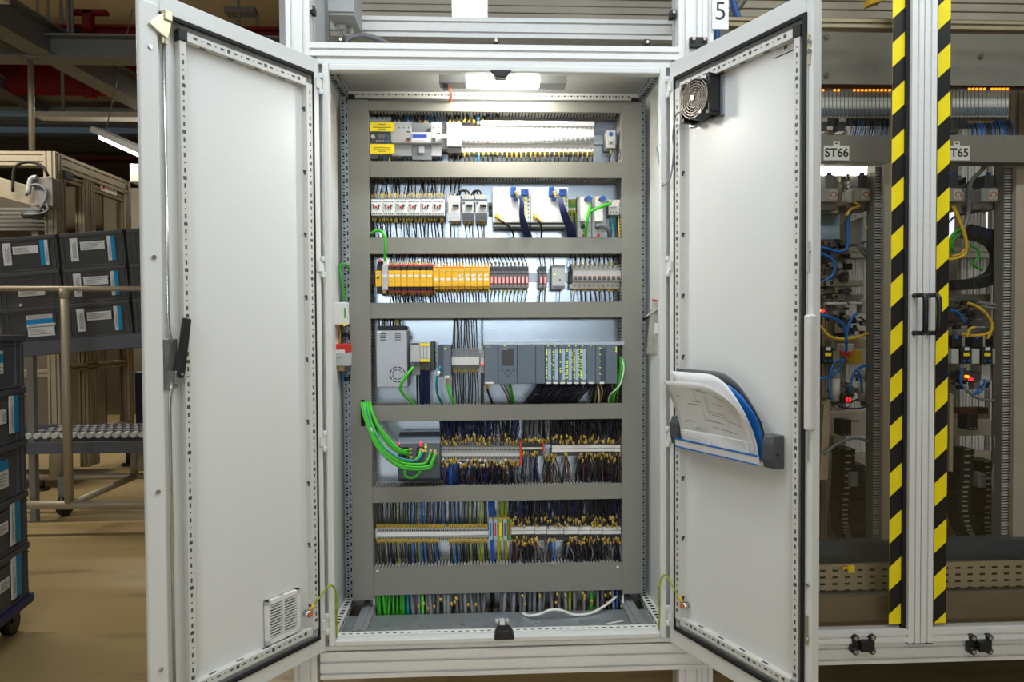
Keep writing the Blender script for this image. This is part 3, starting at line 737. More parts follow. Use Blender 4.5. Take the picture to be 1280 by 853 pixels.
# blue-dot terminal
t, w, h, d = boxdev('earth_monitor', 'small white terminal with a blue dot at the right end of the top row', 'terminal', 757.5, 163, 769.5, 185, .295, offw, .002)
MB().cyl((w*.02, -d-.002, h*.78), (w*.02, -d, h*.78), .0085, 14).build('blue_dot', blue, t)
MB().box(-w*.3, w*.3, -d-.002, -d, h*.18, h*.42).build('tag', lgrey, t); MB().cyl((w*.02, -d-.003, h*.28), (w*.02, -d, h*.28), .004, 8).build('clip_pin', dgrey, t)
wrow([763.5], 1, False, 188, .31, .0032, wblack, 'w1dot', 'single wire below the blue-dot terminal in the top row', G1b, ferr, .016)
# wires above row 1
kB = 'black wire between the top duct and the top row'
wrow([472.5, 478, 481], 0, True, 152.5, .325, .0028, wblack, 'w1b', kB, G1)
wrow([484], 0, True, 152.5, .325, .0040, wblue, 'w1blue', 'blue wire between the top duct and the top row', G1)
wrow([487], 0, True, 152.5, .325, .0028, wyel, 'w1y', 'yellow wire between the top duct and the top row', G1)
wrow([492.5, 498, 504.5, 518.5, 524, 530], 0, True, 156, .318, .0040, wblack, 'w1b', kB, G1, ferrt, .018)
wrow([509.5, 534], 0, True, 156, .318, .0042, wblue, 'w1blue', 'blue wire between the top duct and the top row', G1, ferrt, .018)
wrow([542.5, 559.5], 0, True, 155, .318, .0024, wblack, 'w1b', kB, G1)
wrow([547], 0, True, 154, .318, .0024, wblue, 'w1blue', 'blue wire between the top duct and the top row', G1)
wrow([562, 567.5, 573.5, 580, 586.2, 592.5, 604, 610, 616.5, 623], 0, True, 153.5, .312, .0040, wblack, 'w1b', kB, G1, ferr, .013)
wrow([597.8], 0, True, 155, .312, .0040, wblue, 'w1blue', 'blue wire between the top duct and the top row', G1, ferrt, .013)
# wires below row 1
kb = 'black wire below the top device row'; kbl = 'blue wire below the top device row'
wrow([471, 474.5, 478], 1, False, 193, .322, .0030, wblack, 'w1cb', kb, G1b, jit=1, bow=-.002)
wrow([482], 1, False, 193, .322, .0040, wblue, 'w1cbl', kbl, G1b); wrow([487], 1, False, 193, .322, .0034, wyel, 'w1cy', 'yellow wire below the top device row', G1b)
wrow([494, 499.5, 506.5, 518.5, 524, 530], 1, False, 191, .318, .0038, wblack, 'w1cb', kb, G1b, ferrt, .018, jit=1)
wrow([511.5, 535], 1, False, 191, .318, .0040, wblue, 'w1cbl', kbl, G1b, ferrt, .016, jit=1)
wrow([543.5, 549.5], 1, False, 190, .318, .0036, dblue, 'w1cdb', 'dark blue wire below the top device row', G1b, jit=1)
wrow([562.5, 568, 573.5], 1, False, 187, .305, .0046, wblack, 'w1cb', kb, G1b, ferr, .020, jit=1, bow=-.003)
wrow([580.5+i*5.93 for i in range(28) if i != 3], 1, False, 189.5, .300, .0026, wblack, 'w1cb', kb, G1b, ferr, .022, jit=.6)
wrow([598.5], 1, False, 189.5, .300, .0034, wblue, 'w1cbl', kbl, G1b, ferr, .016, jit=.5)

# ================================================================== row 2
G2 = 'wires above the second device row'; G2b = 'wires below the second device row'
for i in range(6):
    a = 464+i*15.33
    t, w, h, d = boxdev('motor_protection_switch', '', '', a, 249.3, a+15.1, 269.5, .262, white, .002)
    series('mps', t.location.x, t, 'white motor protection switch with red rotary marks', 'motor switch', 'motor protection switches')
    mb = MB()
    for k in range(6): mb.box(-w*.42+k*w*.152, -w*.42+k*w*.152+w*.08, -d-.0008, -d, h*.82, h*.90)
    for k in range(6): mb.box(-w*.42+k*w*.152, -w*.42+k*w*.152+w*.09, -d-.0008, -d, h*.06, h*.17)
    mb.build('terminal_label', dgrey, t)
    mb = MB().box(-w*.34, -w*.27, -d-.004, -d, h*.40, h*.66).box(-w*.42, -w*.20, -d-.004, -d, h*.62, h*.68); mb.box(w*.08, w*.15, -d-.004, -d, h*.36, h*.66).box(w*.03, w*.26, -d-.004, -d, h*.60, h*.67)
    mb.build('switch_lever', black, t)
    MB().cyl((-w*.09, -d-.006, h*.50), (-w*.09, -d, h*.50), .0042, 10).build('rotary_button', red, t)
    MB().box(-w*.07, w*.05, -d-.0008, -d, h*.27, h*.31).build('marking', mat('mint', (140, 200, 190), .5), t)
    MB().box(-w*.49, w*.49, -d+.012, -.004, -.008, h+.005).build('terminal_block', dgrey, t, bevel=.002)
for k, (a, c, lab) in enumerate(((560, 575.3, 'off-white breaker with black lever beside the motor switches'), (577.8, 592, 'left grey breaker of the pair in the second row'), (594.3, 609, 'right grey breaker of the pair in the second row'))):
    t, w, h, d = boxdev('power_breaker', lab, 'breaker', a, 244.5, c, 276, .268, offw if k == 0 else lgrey, .002)
    MB().box(-w*.5, w*.5, -d-.001, -d, 0, h*.29).build('lower_cover', [lgrey, dgrey, dgrey][k], t)
    MB().box(-w*.12, w*.40, -d-.010, -d, h*.55, h*.63).build('lever', black, t, bevel=.001)
    mb = MB()
    for q in (-.3, 0, .3):
        for zz in ((.92, .82, .70) if k == 0 else (.94,)): mb.cyl((w*q, -d-.0008, h*zz), (w*q, -d+.001, h*zz), .0025, 6)
        mb.cyl((w*q, -d-.0018, h*.12), (w*q, -d, h*.12), .0026, 6)
    mb.build('terminal_screw', mgrey if k == 0 else black, t)
    if k: MB().box(-w*.5, w*.5, -d-.001, -d, h*.80, h*.85).build('marking_strip', bgrey2, t); MB().box(-w*.42, -w*.25, -d-.001, -d, h*.66, h*.74).build('dial', dgrey, t)
    else: MB().box(w*.02, w*.3, -d-.001, -d, h*.48, h*.54).build('red_mark', pink, t)
for k, (y0, y1, m) in enumerate(((254, 257.5, lgrey), (258.5, 261.5, dgrey), (263.5, 269, dgrey))):
    X0, X1, Z0, Z1 = RC(611, y0, 615.2, y1, .33); MB().box(X0, X1, .33, .35, Z0, Z1).top('rail_clip', m, ['pale', 'dark', 'low dark'][k]+' small rail clip left of the first white drive', 'clip')
# two white drives
for k, a in enumerate((616, 663.5)):
    t, w, h, d = boxdev('servo_drive', ('left' if k == 0 else 'right')+' white drive module with blue plugs in the second row', 'drive', a, 234.3, a+46.8, 278.5, .255, white, .003)
    def lx(px): return (px-616)/46.8*w-w/2
    def lz(py): return h-(py-234.3)/44.2*h
    MB().box(lx(624)-.0004, lx(624)+.0004, -d-.0005, -d, 0, h).box(lx(617.5), lx(621.5), -d-.0005, -d, lz(235.8), lz(235.0)).build('panel_joint', inkg, t)
    mb = MB().box(lx(638), lx(645), -d-.016, -d, lz(246), lz(234.8)).box(lx(651), lx(660.5), -d-.018, -d, lz(245), lz(236.5)).box(lx(642), lx(647), -d-.010, -d, lz(252), lz(246))
    mb.build('plug', blue, t, bevel=.0015)
    mb = MB()
    for j in range(4): mb.box(lx(640.5), lx(643.8), -d-.0166, -d-.016, lz(237+j*2.5)-.002, lz(237+j*2.5)+.001)
    for j in range(3): mb.box(lx(652.5+j*2.6), lx(654+j*2.6), -d-.0186, -d-.018, lz(243), lz(238.5))
    mb.build('plug_slot', dblue, t)
    mb = MB()
    for j in range(6): mb.box(lx(655.8), lx(658), -d-.002, -d, lz(248+j*4.9)-.004, lz(248+j*4.9)+.002)
    mb.build('status_led', ledy, t)
    mb = MB()
    for j in range(6): mb.cyl((lx(660.3), -d-.001, lz(247.3+j*4.9)), (lx(660.3), -d, lz(247.3+j*4.9)), .0032, 8)
    mb.build('socket', dgrey, t)
    mb = MB().box(lx(618.5), lx(623.5), -d-.003, -d, lz(273), lz(268)).build('port', dgrey, t)
    mb = MB(); 
    for j in range(22): mb.box(lx(618+j*1.75), lx(618.9+j*1.75), -d+.004, -.01, -.006, -.0005)
    mb.build('lower_vent', dgrey, t)
    MB().box(-w*.49, w*.47, -d+.006, -.003, -.014, -.006).build('foot', lgrey, t)
    off = a-616
    wire([P(621+off, 270, .25), P(627+off, 277, .235), P(636+off, 283, .25), P(641.5+off, 292, .29), P(642+off, 300, .31)] if k == 0 else [P(621+off, 270, .25), P(626+off, 277, .235), P(629.5+off, 285, .25), P(629+off, 300, .31)], .0042, wblack, 'drv'+str(k), 'black cable from the yellow plug of the '+('left' if k == 0 else 'right')+' drive', 'cable', 'drive plug cables', 'cable')
    a_ = P(620.5+off, 269.5, .25); MB().cyl(a_, P(628+off, 278, .238), .007, 8).top('cable_plug', yellow, 'yellow cable plug on the '+('left' if k == 0 else 'right')+' white drive', 'plug')
    key = 'drvb'+str(k)
    for j in range(7):
        xx = 641+off+j*.9
        pts = [P(645+off+j*.9, 243+j*.4, .24), P(650.5+off+j*.6, 250+j, .225), P(650+off+j*.8, 270, .23), P(653+off+j*1.4, 288, .26), P(660+off+j*1.1, 303, .30)] if k == 0 else [P(650+off+j*.8, 243+j*.4, .24), P(652+off+j*.8, 256, .225), P(655+off+j*1.3, 270, .23), P(661.5+off+j*1.5, 288, .27), P(664+off+j*1.4, 303, .31)]
        wire(pts, .0036, dblue, key, 'dark blue wire hanging from the blue plugs of the '+('left' if k == 0 else 'right')+' drive', 'wire', 'drive plug wires', sx=pts[-1].x)
    for j in range(3):
        q = P(643.5+off+j*1.3, 240+j*3, .235); MB().cyl(q, q+Vector((.012, -.004, -.005)), .0035, 7).top('plug_sleeve', ferr, ['upper', 'middle', 'lower'][j]+' yellow sleeve on the blue plug of the '+('left' if k == 0 else 'right')+' drive', 'sleeve')
# green/yellow earth terminals
for j in range(3):
    a = 710.3+j*3.2
    t, w, h, d = boxdev('earth_terminal', '', '', a, 249, a+3.0, 266, .305, wgy, .001); series('egt', t.location.x, t, 'green and yellow earth terminal between drives and servo modules', 'terminal', 'earth terminals')
    MB().box(-w*.5, w*.5, -d-.001, -d, h*.40, h*.62).build('marker', wgreen2, t); MB().box(-w*.5, w*.5, -d-.001, -d, h*.18, h*.32).build('label', white, t)
wrow([711.5, 714.7, 718, 720], 2, False, 266, .305, .0030, [wgy, dblue, wgy], 'egw', 'thin wire hanging from the green and yellow terminals', G2b, jit=1)
# two metal modules
for k, (a, c) in enumerate(((721.5, 739.5), (740, 757))):
    t, w, h, d = boxdev('servo_module', ('left' if k == 0 else 'right')+' upright metal servo module with blue cap in the second row', 'module', a, 246, c, 297, .30, lgrey, .002)
    MB().box(-w*.34, w*.36 if k == 0 else w*.25, -d-.02, -d, h*.37, h*.98).build('front_cover', white, t, bevel=.002)
    MB().cyl((w*.22, -d-.03, h*.92), (w*.22, -d-.02, h*.92), .011, 12).build('blue_cap', blue, t)
    MB().cyl((w*.06, -d-.028, h*.90), (w*.06, -d-.02, h*.90), .008, 12).build('dark_port', wbrown, t)
    MB().cyl((-w*.10, -d-.012, h*.26), (-w*.10, -d, h*.26), .0095, 12).build('lower_plug', black, t)
    MB().cyl((-w*.05, -d-.006, h*.05), (-w*.05, -d, h*.05), .006, 8).build('red_mark', red, t)
    holes(MB(), [-w*.05, w*.32], h*.15, -d, .003, 0).build('fixing_screw', mgrey, t)
wire([P(738, 256, .245), P(736, 266, .235), P(733.5, 278, .24), P(732.5, 290, .27), P(732, 302, .30)], .0058, wgreen, 'gm1', 'bright green cable dropping across the left servo module', 'cable', name='cable', n=8)
wire([P(738, 265, .238), P(747, 260.5, .235), P(756, 257, .245), P(763, 254, .27)], .0058, wgreen, 'gm2', 'bright green cable rising to the white terminal at right', 'cable', name='cable', n=8)
wire([P(746, 283, .275), P(754, 283, .262), P(760, 288, .27), P(761.5, 294, .29), P(760, 303, .31)], .0085, wgrey, 'gm3', 'thick grey cable curling from the right servo module', 'cable', name='cable', n=8)
t, w, h, d = boxdev('terminal_clamp', 'white terminal clamp with loose white wire at the right of the second row', 'terminal', 760.5, 249.5, 774.5, 269, .30, white, .003)
holes(MB(), [-w*.3, -w*.05, w*.2], h*.18, -d, .003, 0).box(-w*.3, w*.2, -d-.001, -d, h*.45, h*.49).build('contact', mgrey, t)
MB().box(-w*.95, -w*.5, -d+.01, 0, 0, h*.55).build('dark_socket', bgrey2, t)
wire([P(770, 251, .275), P(767, 256, .268), P(771, 258, .27), P(774, 252, .272), P(776, 256, .28), P(775.5, 268, .30)], .0032, wwhite, 'tcw', 'loose white wire looped on the white terminal clamp', 'wire')
wrow([763, 766, 769.5, 773], 2, False, 270, .31, .0028, [wyel, wteal, wgrey], 'tcl', 'thin coloured wire below the white terminal clamp', G2b, jit=3)
# wires above and below row 2
xs = []
for i in range(6):
    for k in range(4): xs.append(465.5+i*15.33+k*3.6+(1.5 if k > 1 else 0)+random.uniform(-.5, .5))
xs = [x for x in xs if x < 556]
wrow(xs, 1, True, 247.3, .280, .0024, wblack, 'w2t', 'black wire above the motor protection switches', G2, ferr, .019, jit=3.2)
wrow([x+random.uniform(-.6, .9) for x in xs], 2, False, 272, .280, .0024, wblack, 'w2b', 'black wire below the motor protection switches', G2b, ferr, .020, jit=3, spread=.8)
wrow([562.5, 567.5, 572.5], 1, True, 245.5, .29, .0028, wblack, 'w2t2', 'black wire above the off-white breaker of the second row', G2, ferr, .014, jit=1, spread=2)
xs = [563, 567, 572, 581, 586, 591, 596, 601.5, 605]
wrow(xs, 2, False, 276.5, .285, .0022, wblack, 'w2b2', 'black wire below the three breakers of the second row', G2b, ferr, .016, jit=1.6, spread=1)
for j, (a, c) in enumerate(((571, 583), (574, 587), (589, 598), (592, 602))):
    wire([P(a, 245, .29), P(a+3, 239.5-j % 2, .28), P(c-2, 239.5, .28), P(c, 247, .29)], .0034, wblack, 'w2j', 'black jumper wire arching over the grey breakers', 'wire', G2, fer=ferr, fl=.012)

# ================================================================== row 3
G3 = 'wires above the yellow relay row'; G3b = 'wires below the yellow relay row'
boxdev('end_bracket', 'dark end bracket left of the yellow relays', 'bracket', 463.5, 341, 468.5, 356, .31, dgrey)
t, w, h, d = boxdev('safety_relay', 'slim yellow safety relay with orange-topped plug, leftmost of its row', 'relay', 469.3, 338.5, 477, 358.5, .245, yellow)
MB().prism([(-d+.004, h), (-d+.004, h+.012), (-d+.03, h+.04), (-.02, h+.04), (-.02, h)], 'x', -w*.32, w*.45).build('upper_plug', black, t, bevel=.001); MB().box(-w*.4, w*.4, -d+.01, -.01, -.025, 0).build('lower_plug', black, t, bevel=.001)
MB().box(-w*.1, w*.3, -d+.02, -d+.034, h+.034, h+.044).build('orange_tab', orange, t); MB().cyl((-w*.1, -d-.001, h*.55), (-w*.1, -d, h*.55), .0045, 10).build('dial', black, t)
MB().box(-w*.3, w*.3, -d-.0006, -d, h*.78, h*.90).build('label', offw, t)
t, w, h, d = boxdev('bus_connector', 'silver bus connector with green cable beside the yellow relays', 'connector', 477.3, 331, 484.7, 363, .238, lgrey, .002)
MB().box(-w*.35, w*.35, -d-.001, -d, h*.50, h*.62).build('label', paper, t); MB().box(-w*.3, w*.3, -d+.01, -d+.03, h, h+.03).build('cable_boot', offw, t); MB().box(-w*.45, w*.1, -d+.005, -.01, -.012, 0).build('foot', ferrt, t)
wire([P(463.5, 293, .28), P(468, 289.5, .245), P(474, 288.3, .232), P(479, 292, .228), P(481.2, 300, .228), P(481.3, 312, .235), P(481.2, 326, .25)], .0056, wgreen, 'g3', 'green cable looping over the third duct to the silver bus connector', 'cable', name='cable', n=8)
for i in range(7):
    a = 485+i*8.0
    t, w, h, d = boxdev('safety_relay', '', '', a, 338.3, a+7.85, 358.6, .243, yellow)
    series('sr7', t.location.x, t, 'yellow relay with black plug blocks', 'relay', 'yellow relays with black plugs')
    pieces([(-w*.46, w*.46, -d+.008, -.02, h, h+.016), (-w*.46, w*.46, -d+.008, -.02, -.014, 0)], 'plug_block', black, t, .001)
    pieces([(-w*.48, w*.48, -d+.011, -.02, h+.016, h+.023), (-w*.48, w*.48, -d+.011, -.02, -.019, -.014)], 'red_strip', red, t)
    MB().box(-w*.36, w*.36, -d-.0007, -d, h*.60, h*.74).build('label', white, t); MB().box(-w*.3, w*.3, -d-.0006, -d, h*.30, h*.36).build('marking', ferrt, t)
    MB().box(-w/2, -w/2+.0008, -d-.0006, -d, 0, h).build('joint', ferrt, t)
for i in range(9):
    a = 541.3+i*7.85
    t, w, h, d = boxdev('safety_relay', '', '', a, 335.3, a+7.7, 358.6, .243, yellow)
    series('sr9', t.location.x, t, 'plain yellow relay in the group of nine', 'relay', 'yellow relays in the group of nine')
    pieces([(-w*.46, w*.46, -d+.010, -.02, h, h+.008), (-w*.46, w*.46, -d+.010, -.02, -.008, 0)], 'plug_block', yellow, t, .001)
    MB().box(-w*.48, w*.48, -d+.002, -d+.012, h-.0005, h+.003).build('red_strip', red, t)
    mb = MB().box(-w*.34, w*.34, -d-.0007, -d, h*.34, h*.46)
    if i > 3: mb.box(-w*.36, -w*.05, -d-.0007, -d, h*.52, h*.66).box(w*.05, w*.3, -d-.0007, -d, h*.60, h*.68)
    mb.build('label', white, t); MB().box(-w*.38, w*.38, -d-.0006, -d, h*.80, h*.84).box(-w*.38, w*.38, -d-.0006, -d, h*.10, h*.13).build('marking', ferrt, t)
    MB().box(-w/2, -w/2+.0008, -d-.0006, -d, 0, h).build('joint', ferrt, t)
def fuse(a, key, base):
    t, w, h, d = boxdev('fuse_terminal', '', '', a, 333, a+4.75, 360.3, .285, mgrey, .0015)
    series(key, t.location.x, t, base, 'fuse', 'grey fuse terminals')
    MB().box(-w*.40, w*.40, -d-.005, -d, h*.20, h*.52).build('red_holder', red, t, bevel=.001); MB().box(-w*.22, w*.24, -d-.006, -d-.005, h*.22, h*.50).build('window', pink, t)
    MB().box(-w*.42, w*.42, -d-.001, -d, h*.62, h*.68).box(-w*.42, w*.42, -d-.001, -d, h*.78, h*.96).build('marking', dgrey, t); MB().box(-w*.2, w*.2, -d-.001, -d, h*.10, h*.15).build('status_lamp', pink, t)
for i in range(10): fuse(612.3+i*4.87, 'fu10', 'grey fuse terminal with red holder beside the yellow relays')
for i in range(2): fuse(673.8+i*5.1, 'fu2', 'grey fuse terminal of the pair standing alone')
t, w, h, d = boxdev('interface_module', 'light grey interface module with green light between fuses and breakers', 'module', 690, 331.5, 706.5, 361.5, .275, lgrey)
MB().box(-w*.48, w*.48, -d-.001, -d, h*.90, h).box(-w*.48, w*.48, -d-.001, -d, h*.02, h*.15).build('terminal_strip', mgrey, t)
mb = MB(); 
for j in range(6): mb.box(-w*.40+j*w*.14, -w*.32+j*w*.14, -d-.002, -d, h*.04, h*.10)
mb.build('contact', dgrey, t)
MB().cyl((-w*.25, -d-.002, h*.62), (-w*.25, -d, h*.62), .003, 8).build('status_led', ledy, t); MB().cyl((w*.1, -d-.002, h*.38), (w*.1, -d, h*.38), .0035, 8).build('button', dgrey, t)
wrow([692], 2, True, 333, .30, .0028, wgrey, 'imt', 'grey wire above the light grey interface module', G3); wrow([699.5], 3, False, 361, .30, .0022, wgrey, 'imb', 'grey wire below the light grey interface module', G3b)
t, w, h, d = boxdev('end_bracket', 'dark end bracket left of the ten grey breakers', 'bracket', 711.5, 340, 716.2, 354, .31, dgrey)
boxdev('side_terminal', 'small pale terminal above the dark bracket beside the ten breakers', 'terminal', 712, 332, 716.2, 339, .31, offw); boxdev('side_terminal', 'small pale terminal below the dark bracket beside the ten breakers', 'terminal', 712, 355, 716.2, 361, .31, offw)
for i in range(10): mcb(716.3+i*5.95, 716.3+(i+1)*5.95, 331, 361, 'mcb3', 'grey circuit breaker in the yellow relay row', 'breakers of the third row', True)
xs = []
for i in range(7): xs += [486.5+i*8, 489+i*8, 491.5+i*8]
wrow(xs, 2, True, 331.2, .268, .0022, [dblue, dblue, wblack, wwhite], 'w3t', '', G3, ferr, .018, jit=1.6, bulk='short dark wires with yellow sleeves above the seven black-plugged relays')
wrow([x+.2 for x in xs], 3, False, 364.5, .268, .0024, [wblack, dblue], 'w3b', '', G3b, ferr, .020, jit=2, bulk='short dark wires with yellow sleeves below the seven black-plugged relays')
xs = []
for i in range(9): xs += [543.3+i*7.85, 547.3+i*7.85]
wrow(xs, 2, True, 332.3, .268, .0023, [dblue, dblue, wnavy], 'w3t9', 'dark blue wire above the nine plain yellow relays', G3, ferr, .016, jit=1, spread=-2)
wrow(xs, 3, False, 361.6, .268, .0023, [dblue, wblack], 'w3b9', 'dark blue wire below the nine plain yellow relays', G3b, ferr, .022, jit=1.2, spread=1.6)
xs = [614.5+i*4.87 for i in range(10)]
wrow(xs, 2, True, 332.8, .298, .0022, wblack, 'w3tf', 'black wire above the ten fuse terminals', G3, ferr, .014, jit=1, spread=-5)
wrow(xs, 3, False, 361.2, .298, .0023, [dblue, wblack, wteal], 'w3bf', 'dark wire below the ten fuse terminals', G3b, ferr, .018, jit=1, spread=-2.5)
wrow([676, 681.5], 2, True, 335, .30, .0024, wblack, 'w3tp', 'black wire above the lone pair of fuses', G3, ferr, .014, spread=-2); wrow([676, 681.5], 3, False, 359.5, .30, .0024, wblack, 'w3bp', 'black wire below the lone pair of fuses', G3b, ferr, .018, spread=-1)
xs = [719.3+i*5.95 for i in range(10)]
wrow(xs, 2, True, 332.5, .30, .0028, [wblack, wnavy], 'w3tm', 'dark wire above the ten grey breakers', G3, ferr, .018, jit=1.4)
wrow(xs[1:], 3, False, 360, .30, .0026, [wblack, wnavy], 'w3bm', 'dark wire below the ten grey breakers', G3b, ferr, .014, jit=1.2, spread=2)
wrow([714], 2, True, 340, .30, .0030, dblue, 'w3s', 'blue wire curving down to the side terminal of the breakers', G3, bow=-.008)
wrow([718], 3, False, 362, .30, .0028, dblue, 'w3s2', 'blue wire below the first grey breaker', G3b, ferr, .014)
# ================================================================== row 4
G4 = 'wires above the controller row'; G4b = 'wires below the controller row'
t, w, h, d = boxdev('power_supply', 'tall silver power supply with round fan grille', 'power supply', 470.5, 413.5, 509, 484, .255, mat('psu_metal', (166, 169, 174), .42, .55, var=.05, scale=14), .002, back=.355)
mb = MB()
for j in range(4):
    for a in (-.28, .20): mb.box(w*(a-.09), w*(a+.10), -d-.0006, -d, h*(.945-j*.036)-.0016, h*(.945-j*.036)+.0016)
mb.build('vent_slot', black, t)
mb = MB(); c = (w*.18, -d-.0008, h*.22)
for r0, r1 in ((.0262, .0300), (.0160, .0195)):
    for k in range(8):
        th0 = k*PI/4+.08; 
        for q in range(4):
            ta, tb = th0+q*.155, th0+(q+1)*.155; o = len(mb.v)
            for th, r in ((ta, r0), (ta, r1), (tb, r1), (tb, r0)): mb.v.append((c[0]+r*math.cos(th), c[1], c[2]+r*math.sin(th)))
            mb.face([o, o+1, o+2, o+3])
mb.build('fan_grille', black, t)
MB().box(-w*.46, -w*.34, -d-.0008, -d, h*.965, h*.99).build('label', white, t)
MB().box(-w*.5, w*.42, -d+.03, -.01, h, h+.018).build('terminal_strip', black, t, bevel=.002)
MB().box(w*.5, w*.58, -.03, 0, h*.86, h*.90).build('fixing_lug', mgrey, t)
wrow([474.5, 477.5, 480.5, 488, 491, 494, 497.5, 500.5], 3, True, 411, .30, .0030, [wblack, wyel, wblack, wbrown], 'psu', 'dark wire entering the top of the power supply', G4, jit=1)
# remote i/o
t, w, h, d = boxdev('io_coupler', 'pale remote coupler module beside the power supply', 'module', 513.2, 428, 525.2, 453, .265, lgrey)
MB().box(-w*.45, w*.4, -d-.0006, -d, h*.88, h*.96).build('label', dgrey, t); MB().box(-w*.45, w*.45, -d+.012, -.01, -.05, 0).build('base', mgrey, t, bevel=.002); MB().box(-w*.05, w*.45, -d-.002, -d+.012, -.015, .0).build('plug', dgrey, t)
for i in range(3):
    a = 525.3+i*4.2
    t, w, h, d = boxdev('io_module', '', '', a, 429, a+4.05, 452.5, .265, lgrey, .001); series('iom', t.location.x, t, 'slim input module with yellow ends beside the coupler', 'module', 'slim input modules')
    MB().box(-w*.5, w*.5, -d-.001, -d, h*.84, h).box(-w*.5, w*.5, -d-.001, -d, 0, h*.14).build('yellow_end', lyellow, t); MB().box(-w*.28, w*.28, -d-.001, -d, h*.2, h*.75).build('label', offw, t)
    MB().box(-w*.48, w*.48, -d+.012, -.01, -.03, 0).build('base', dgrey, t)
boxdev('end_module', 'black end module closing the slim input modules', 'module', 538.2, 427, 543, 463, .285, dgrey)
wire([P(516.5, 459.5, .262), P(511, 466, .25), P(502.5, 478, .245), P(500.8, 487, .255), P(506, 495, .275), P(512, 500, .29), P(518, 507, .31)], .0058, wgreen, 'g4a', 'green cable curving down from the pale coupler module', 'cable', name='cable', n=8)
wrow([521, 524], 4, False, 457, .29, .0030, wblack, 'iow0', 'black wire below the pale coupler module', G4b, ferr, .018, jit=1)
wrow([526, 528, 530.2, 532.4, 534.5, 537], 4, False, 455.5, .285, .0032, dblue, 'iow', 'dark blue wire below the slim input modules', G4b, ferr, .022, jit=1, spread=-1.5)
# network module
t, w, h, d = boxdev('network_module', 'upright slate network module with a small yellow light', 'module', 547.2, 431.5, 563.8, 471, .25, bgrey2)
MB().prism([(-w*.5, 0), (-w*.06, 0), (-w*.06, h*.82), (-w*.06, h), (-w*.5, h)], 'y', -d-.001, -d).build('front_strip', bgrey2, t)  # slate strip on the left half of the front
MB().box(-w*.06, w*.5, -d-.003, -d, 0, h*.98).build('front_cover', bgrey, t, bevel=.001); MB().cyl((w*.08, -d-.005, h*.88), (w*.08, -d-.003, h*.88), .0032, 8).build('status_led', ledy, t)
MB().box(w*.02, w*.38, -d-.004, -d, -.006, .004).build('tag', white, t)
wire([P(550.5, 458.5, .245), P(547.3, 468, .238), P(545.6, 480, .24), P(546.5, 492, .255), P(550, 500, .28), P(554, 507, .305)], .0050, wteal, 'teal4', 'teal cable hanging from the slate network module', 'cable', name='cable', n=8)
q0, q1 = P(548.8, 464.5, .238), P(547.2, 470, .236); MB().cyl(q0, q1, .0056, 8).top('cable_tag', white, 'white tag wrapped around the teal cable', 'tag')
wire([P(559.5, 472, .262), P(560, 484, .258), P(562, 493, .26), P(566, 502, .285), P(568, 508, .305)], .0052, wgreen, 'g4b', 'green cable below the slate network module', 'cable', name='cable', n=8)
MB().cyl(P(559.5, 472, .262), P(559.8, 481, .26), .0068, 8).top('cable_plug', ferrt, 'tan cable plug under the slate network module', 'plug')
# terminal strip
for i in range(12):
    a = 564.6+i*2.87
    t, w, h, d = boxdev('terminal_block', '', '', a, 446.5, a+2.7, 456.5, .285, white, .001); series('tb4', t.location.x, t, 'white terminal block left of the slate controller', 'terminal', 'terminal blocks beside the controller')
    MB().box(-w*.5, w*.5, -d+.014, -.002, -.016, h+.030).build('housing', mgrey, t)
t, w, h, d = boxdev('fuse_plug', 'white fuse plug glowing red next to the controller', 'fuse', 600.8, 448, 605, 456.5, .28, white, .001)
MB().cyl((0, -d-.003, h*.12), (0, -d, h*.12), .0045, 10).build('red_lamp', ledr, t); MB().box(-w*.5, w*.5, -d+.012, -.002, -.03, h+.03).build('housing', lgrey, t)
xs = [566+i*2.75 for i in range(12)]
wrow(xs, 3, True, 441.5, .305, .0020, wblack, 'w4t', 'thin black wire above the white terminal blocks', G4, ferr, .018, jit=2.4)
wrow([602.8], 3, True, 440, .30, .0026, wblack, 'w4f', 'thicker black wire above the glowing fuse plug', G4, ferrt, .022, jit=.5)
wrow(xs, 4, False, 459.5, .305, .0022, [wblack, wnavy], 'w4b', 'thin black wire below the white terminal blocks', G4b, ferr, .018, jit=2.6, spread=1)
wrow([601.8, 604], 4, False, 459.5, .30, .0024, wblack, 'w4fb', 'black wire below the glowing fuse plug', G4b, ferr, .022, jit=.8)
# the controller
X0, X1, Z0, Z1 = RC(604.5, 427.5, 777, 431.5, .30); MB().box(X0, X1, .25, .35, Z0, Z1).top('controller_rail', galv, 'steel profile rail above the slate controller', 'rail')
def plc(px0, px1, name, label, Yf=.225, m=bgrey, top=430.8, bot=480):
    return boxdev(name, label, 'controller module', px0, top, px1, bot, Yf, m, .002, group='modules of the slate controller')
t, w, h, d = plc(605.2, 622.8, 'controller_supply', 'narrow slate power module at the left end of the controller')
MB().box(-w*.4, -w*.0, -d-.0005, -d, h*.93, h*.95).build('marking', inkg, t); MB().box(-w*.45, w*.15, -d-.001, -d, h*.0, h*.045).build('tag', white, t)
wire([P(608.5, 481, .262), P(610, 490, .25), P(613, 498, .265), P(616, 507, .30)], .0050, wblack, 'plcs', 'black cable with yellow sleeve under the controller power module', 'cable', name='cable', n=8)
MB().cyl(P(608.3, 480, .262), P(609.3, 486, .254), .0062, 8).top('cable_sleeve', ferr, 'yellow sleeve on the black cable under the controller', 'sleeve')
t, w, h, d = plc(623, 646.5, 'controller_unit', 'slate controller unit with dark display and keys', .22)
MB().box(-w*.33, w*.33, -d-.001, -d, h*.46, h*.90).build('display', mat('screen_dark', (66, 62, 64), .2), t, bevel=.0005); MB().box(-w*.30, -w*.02, -d-.002, -d-.001, h*.87, h*.90).build('display_tag', lblue, t)
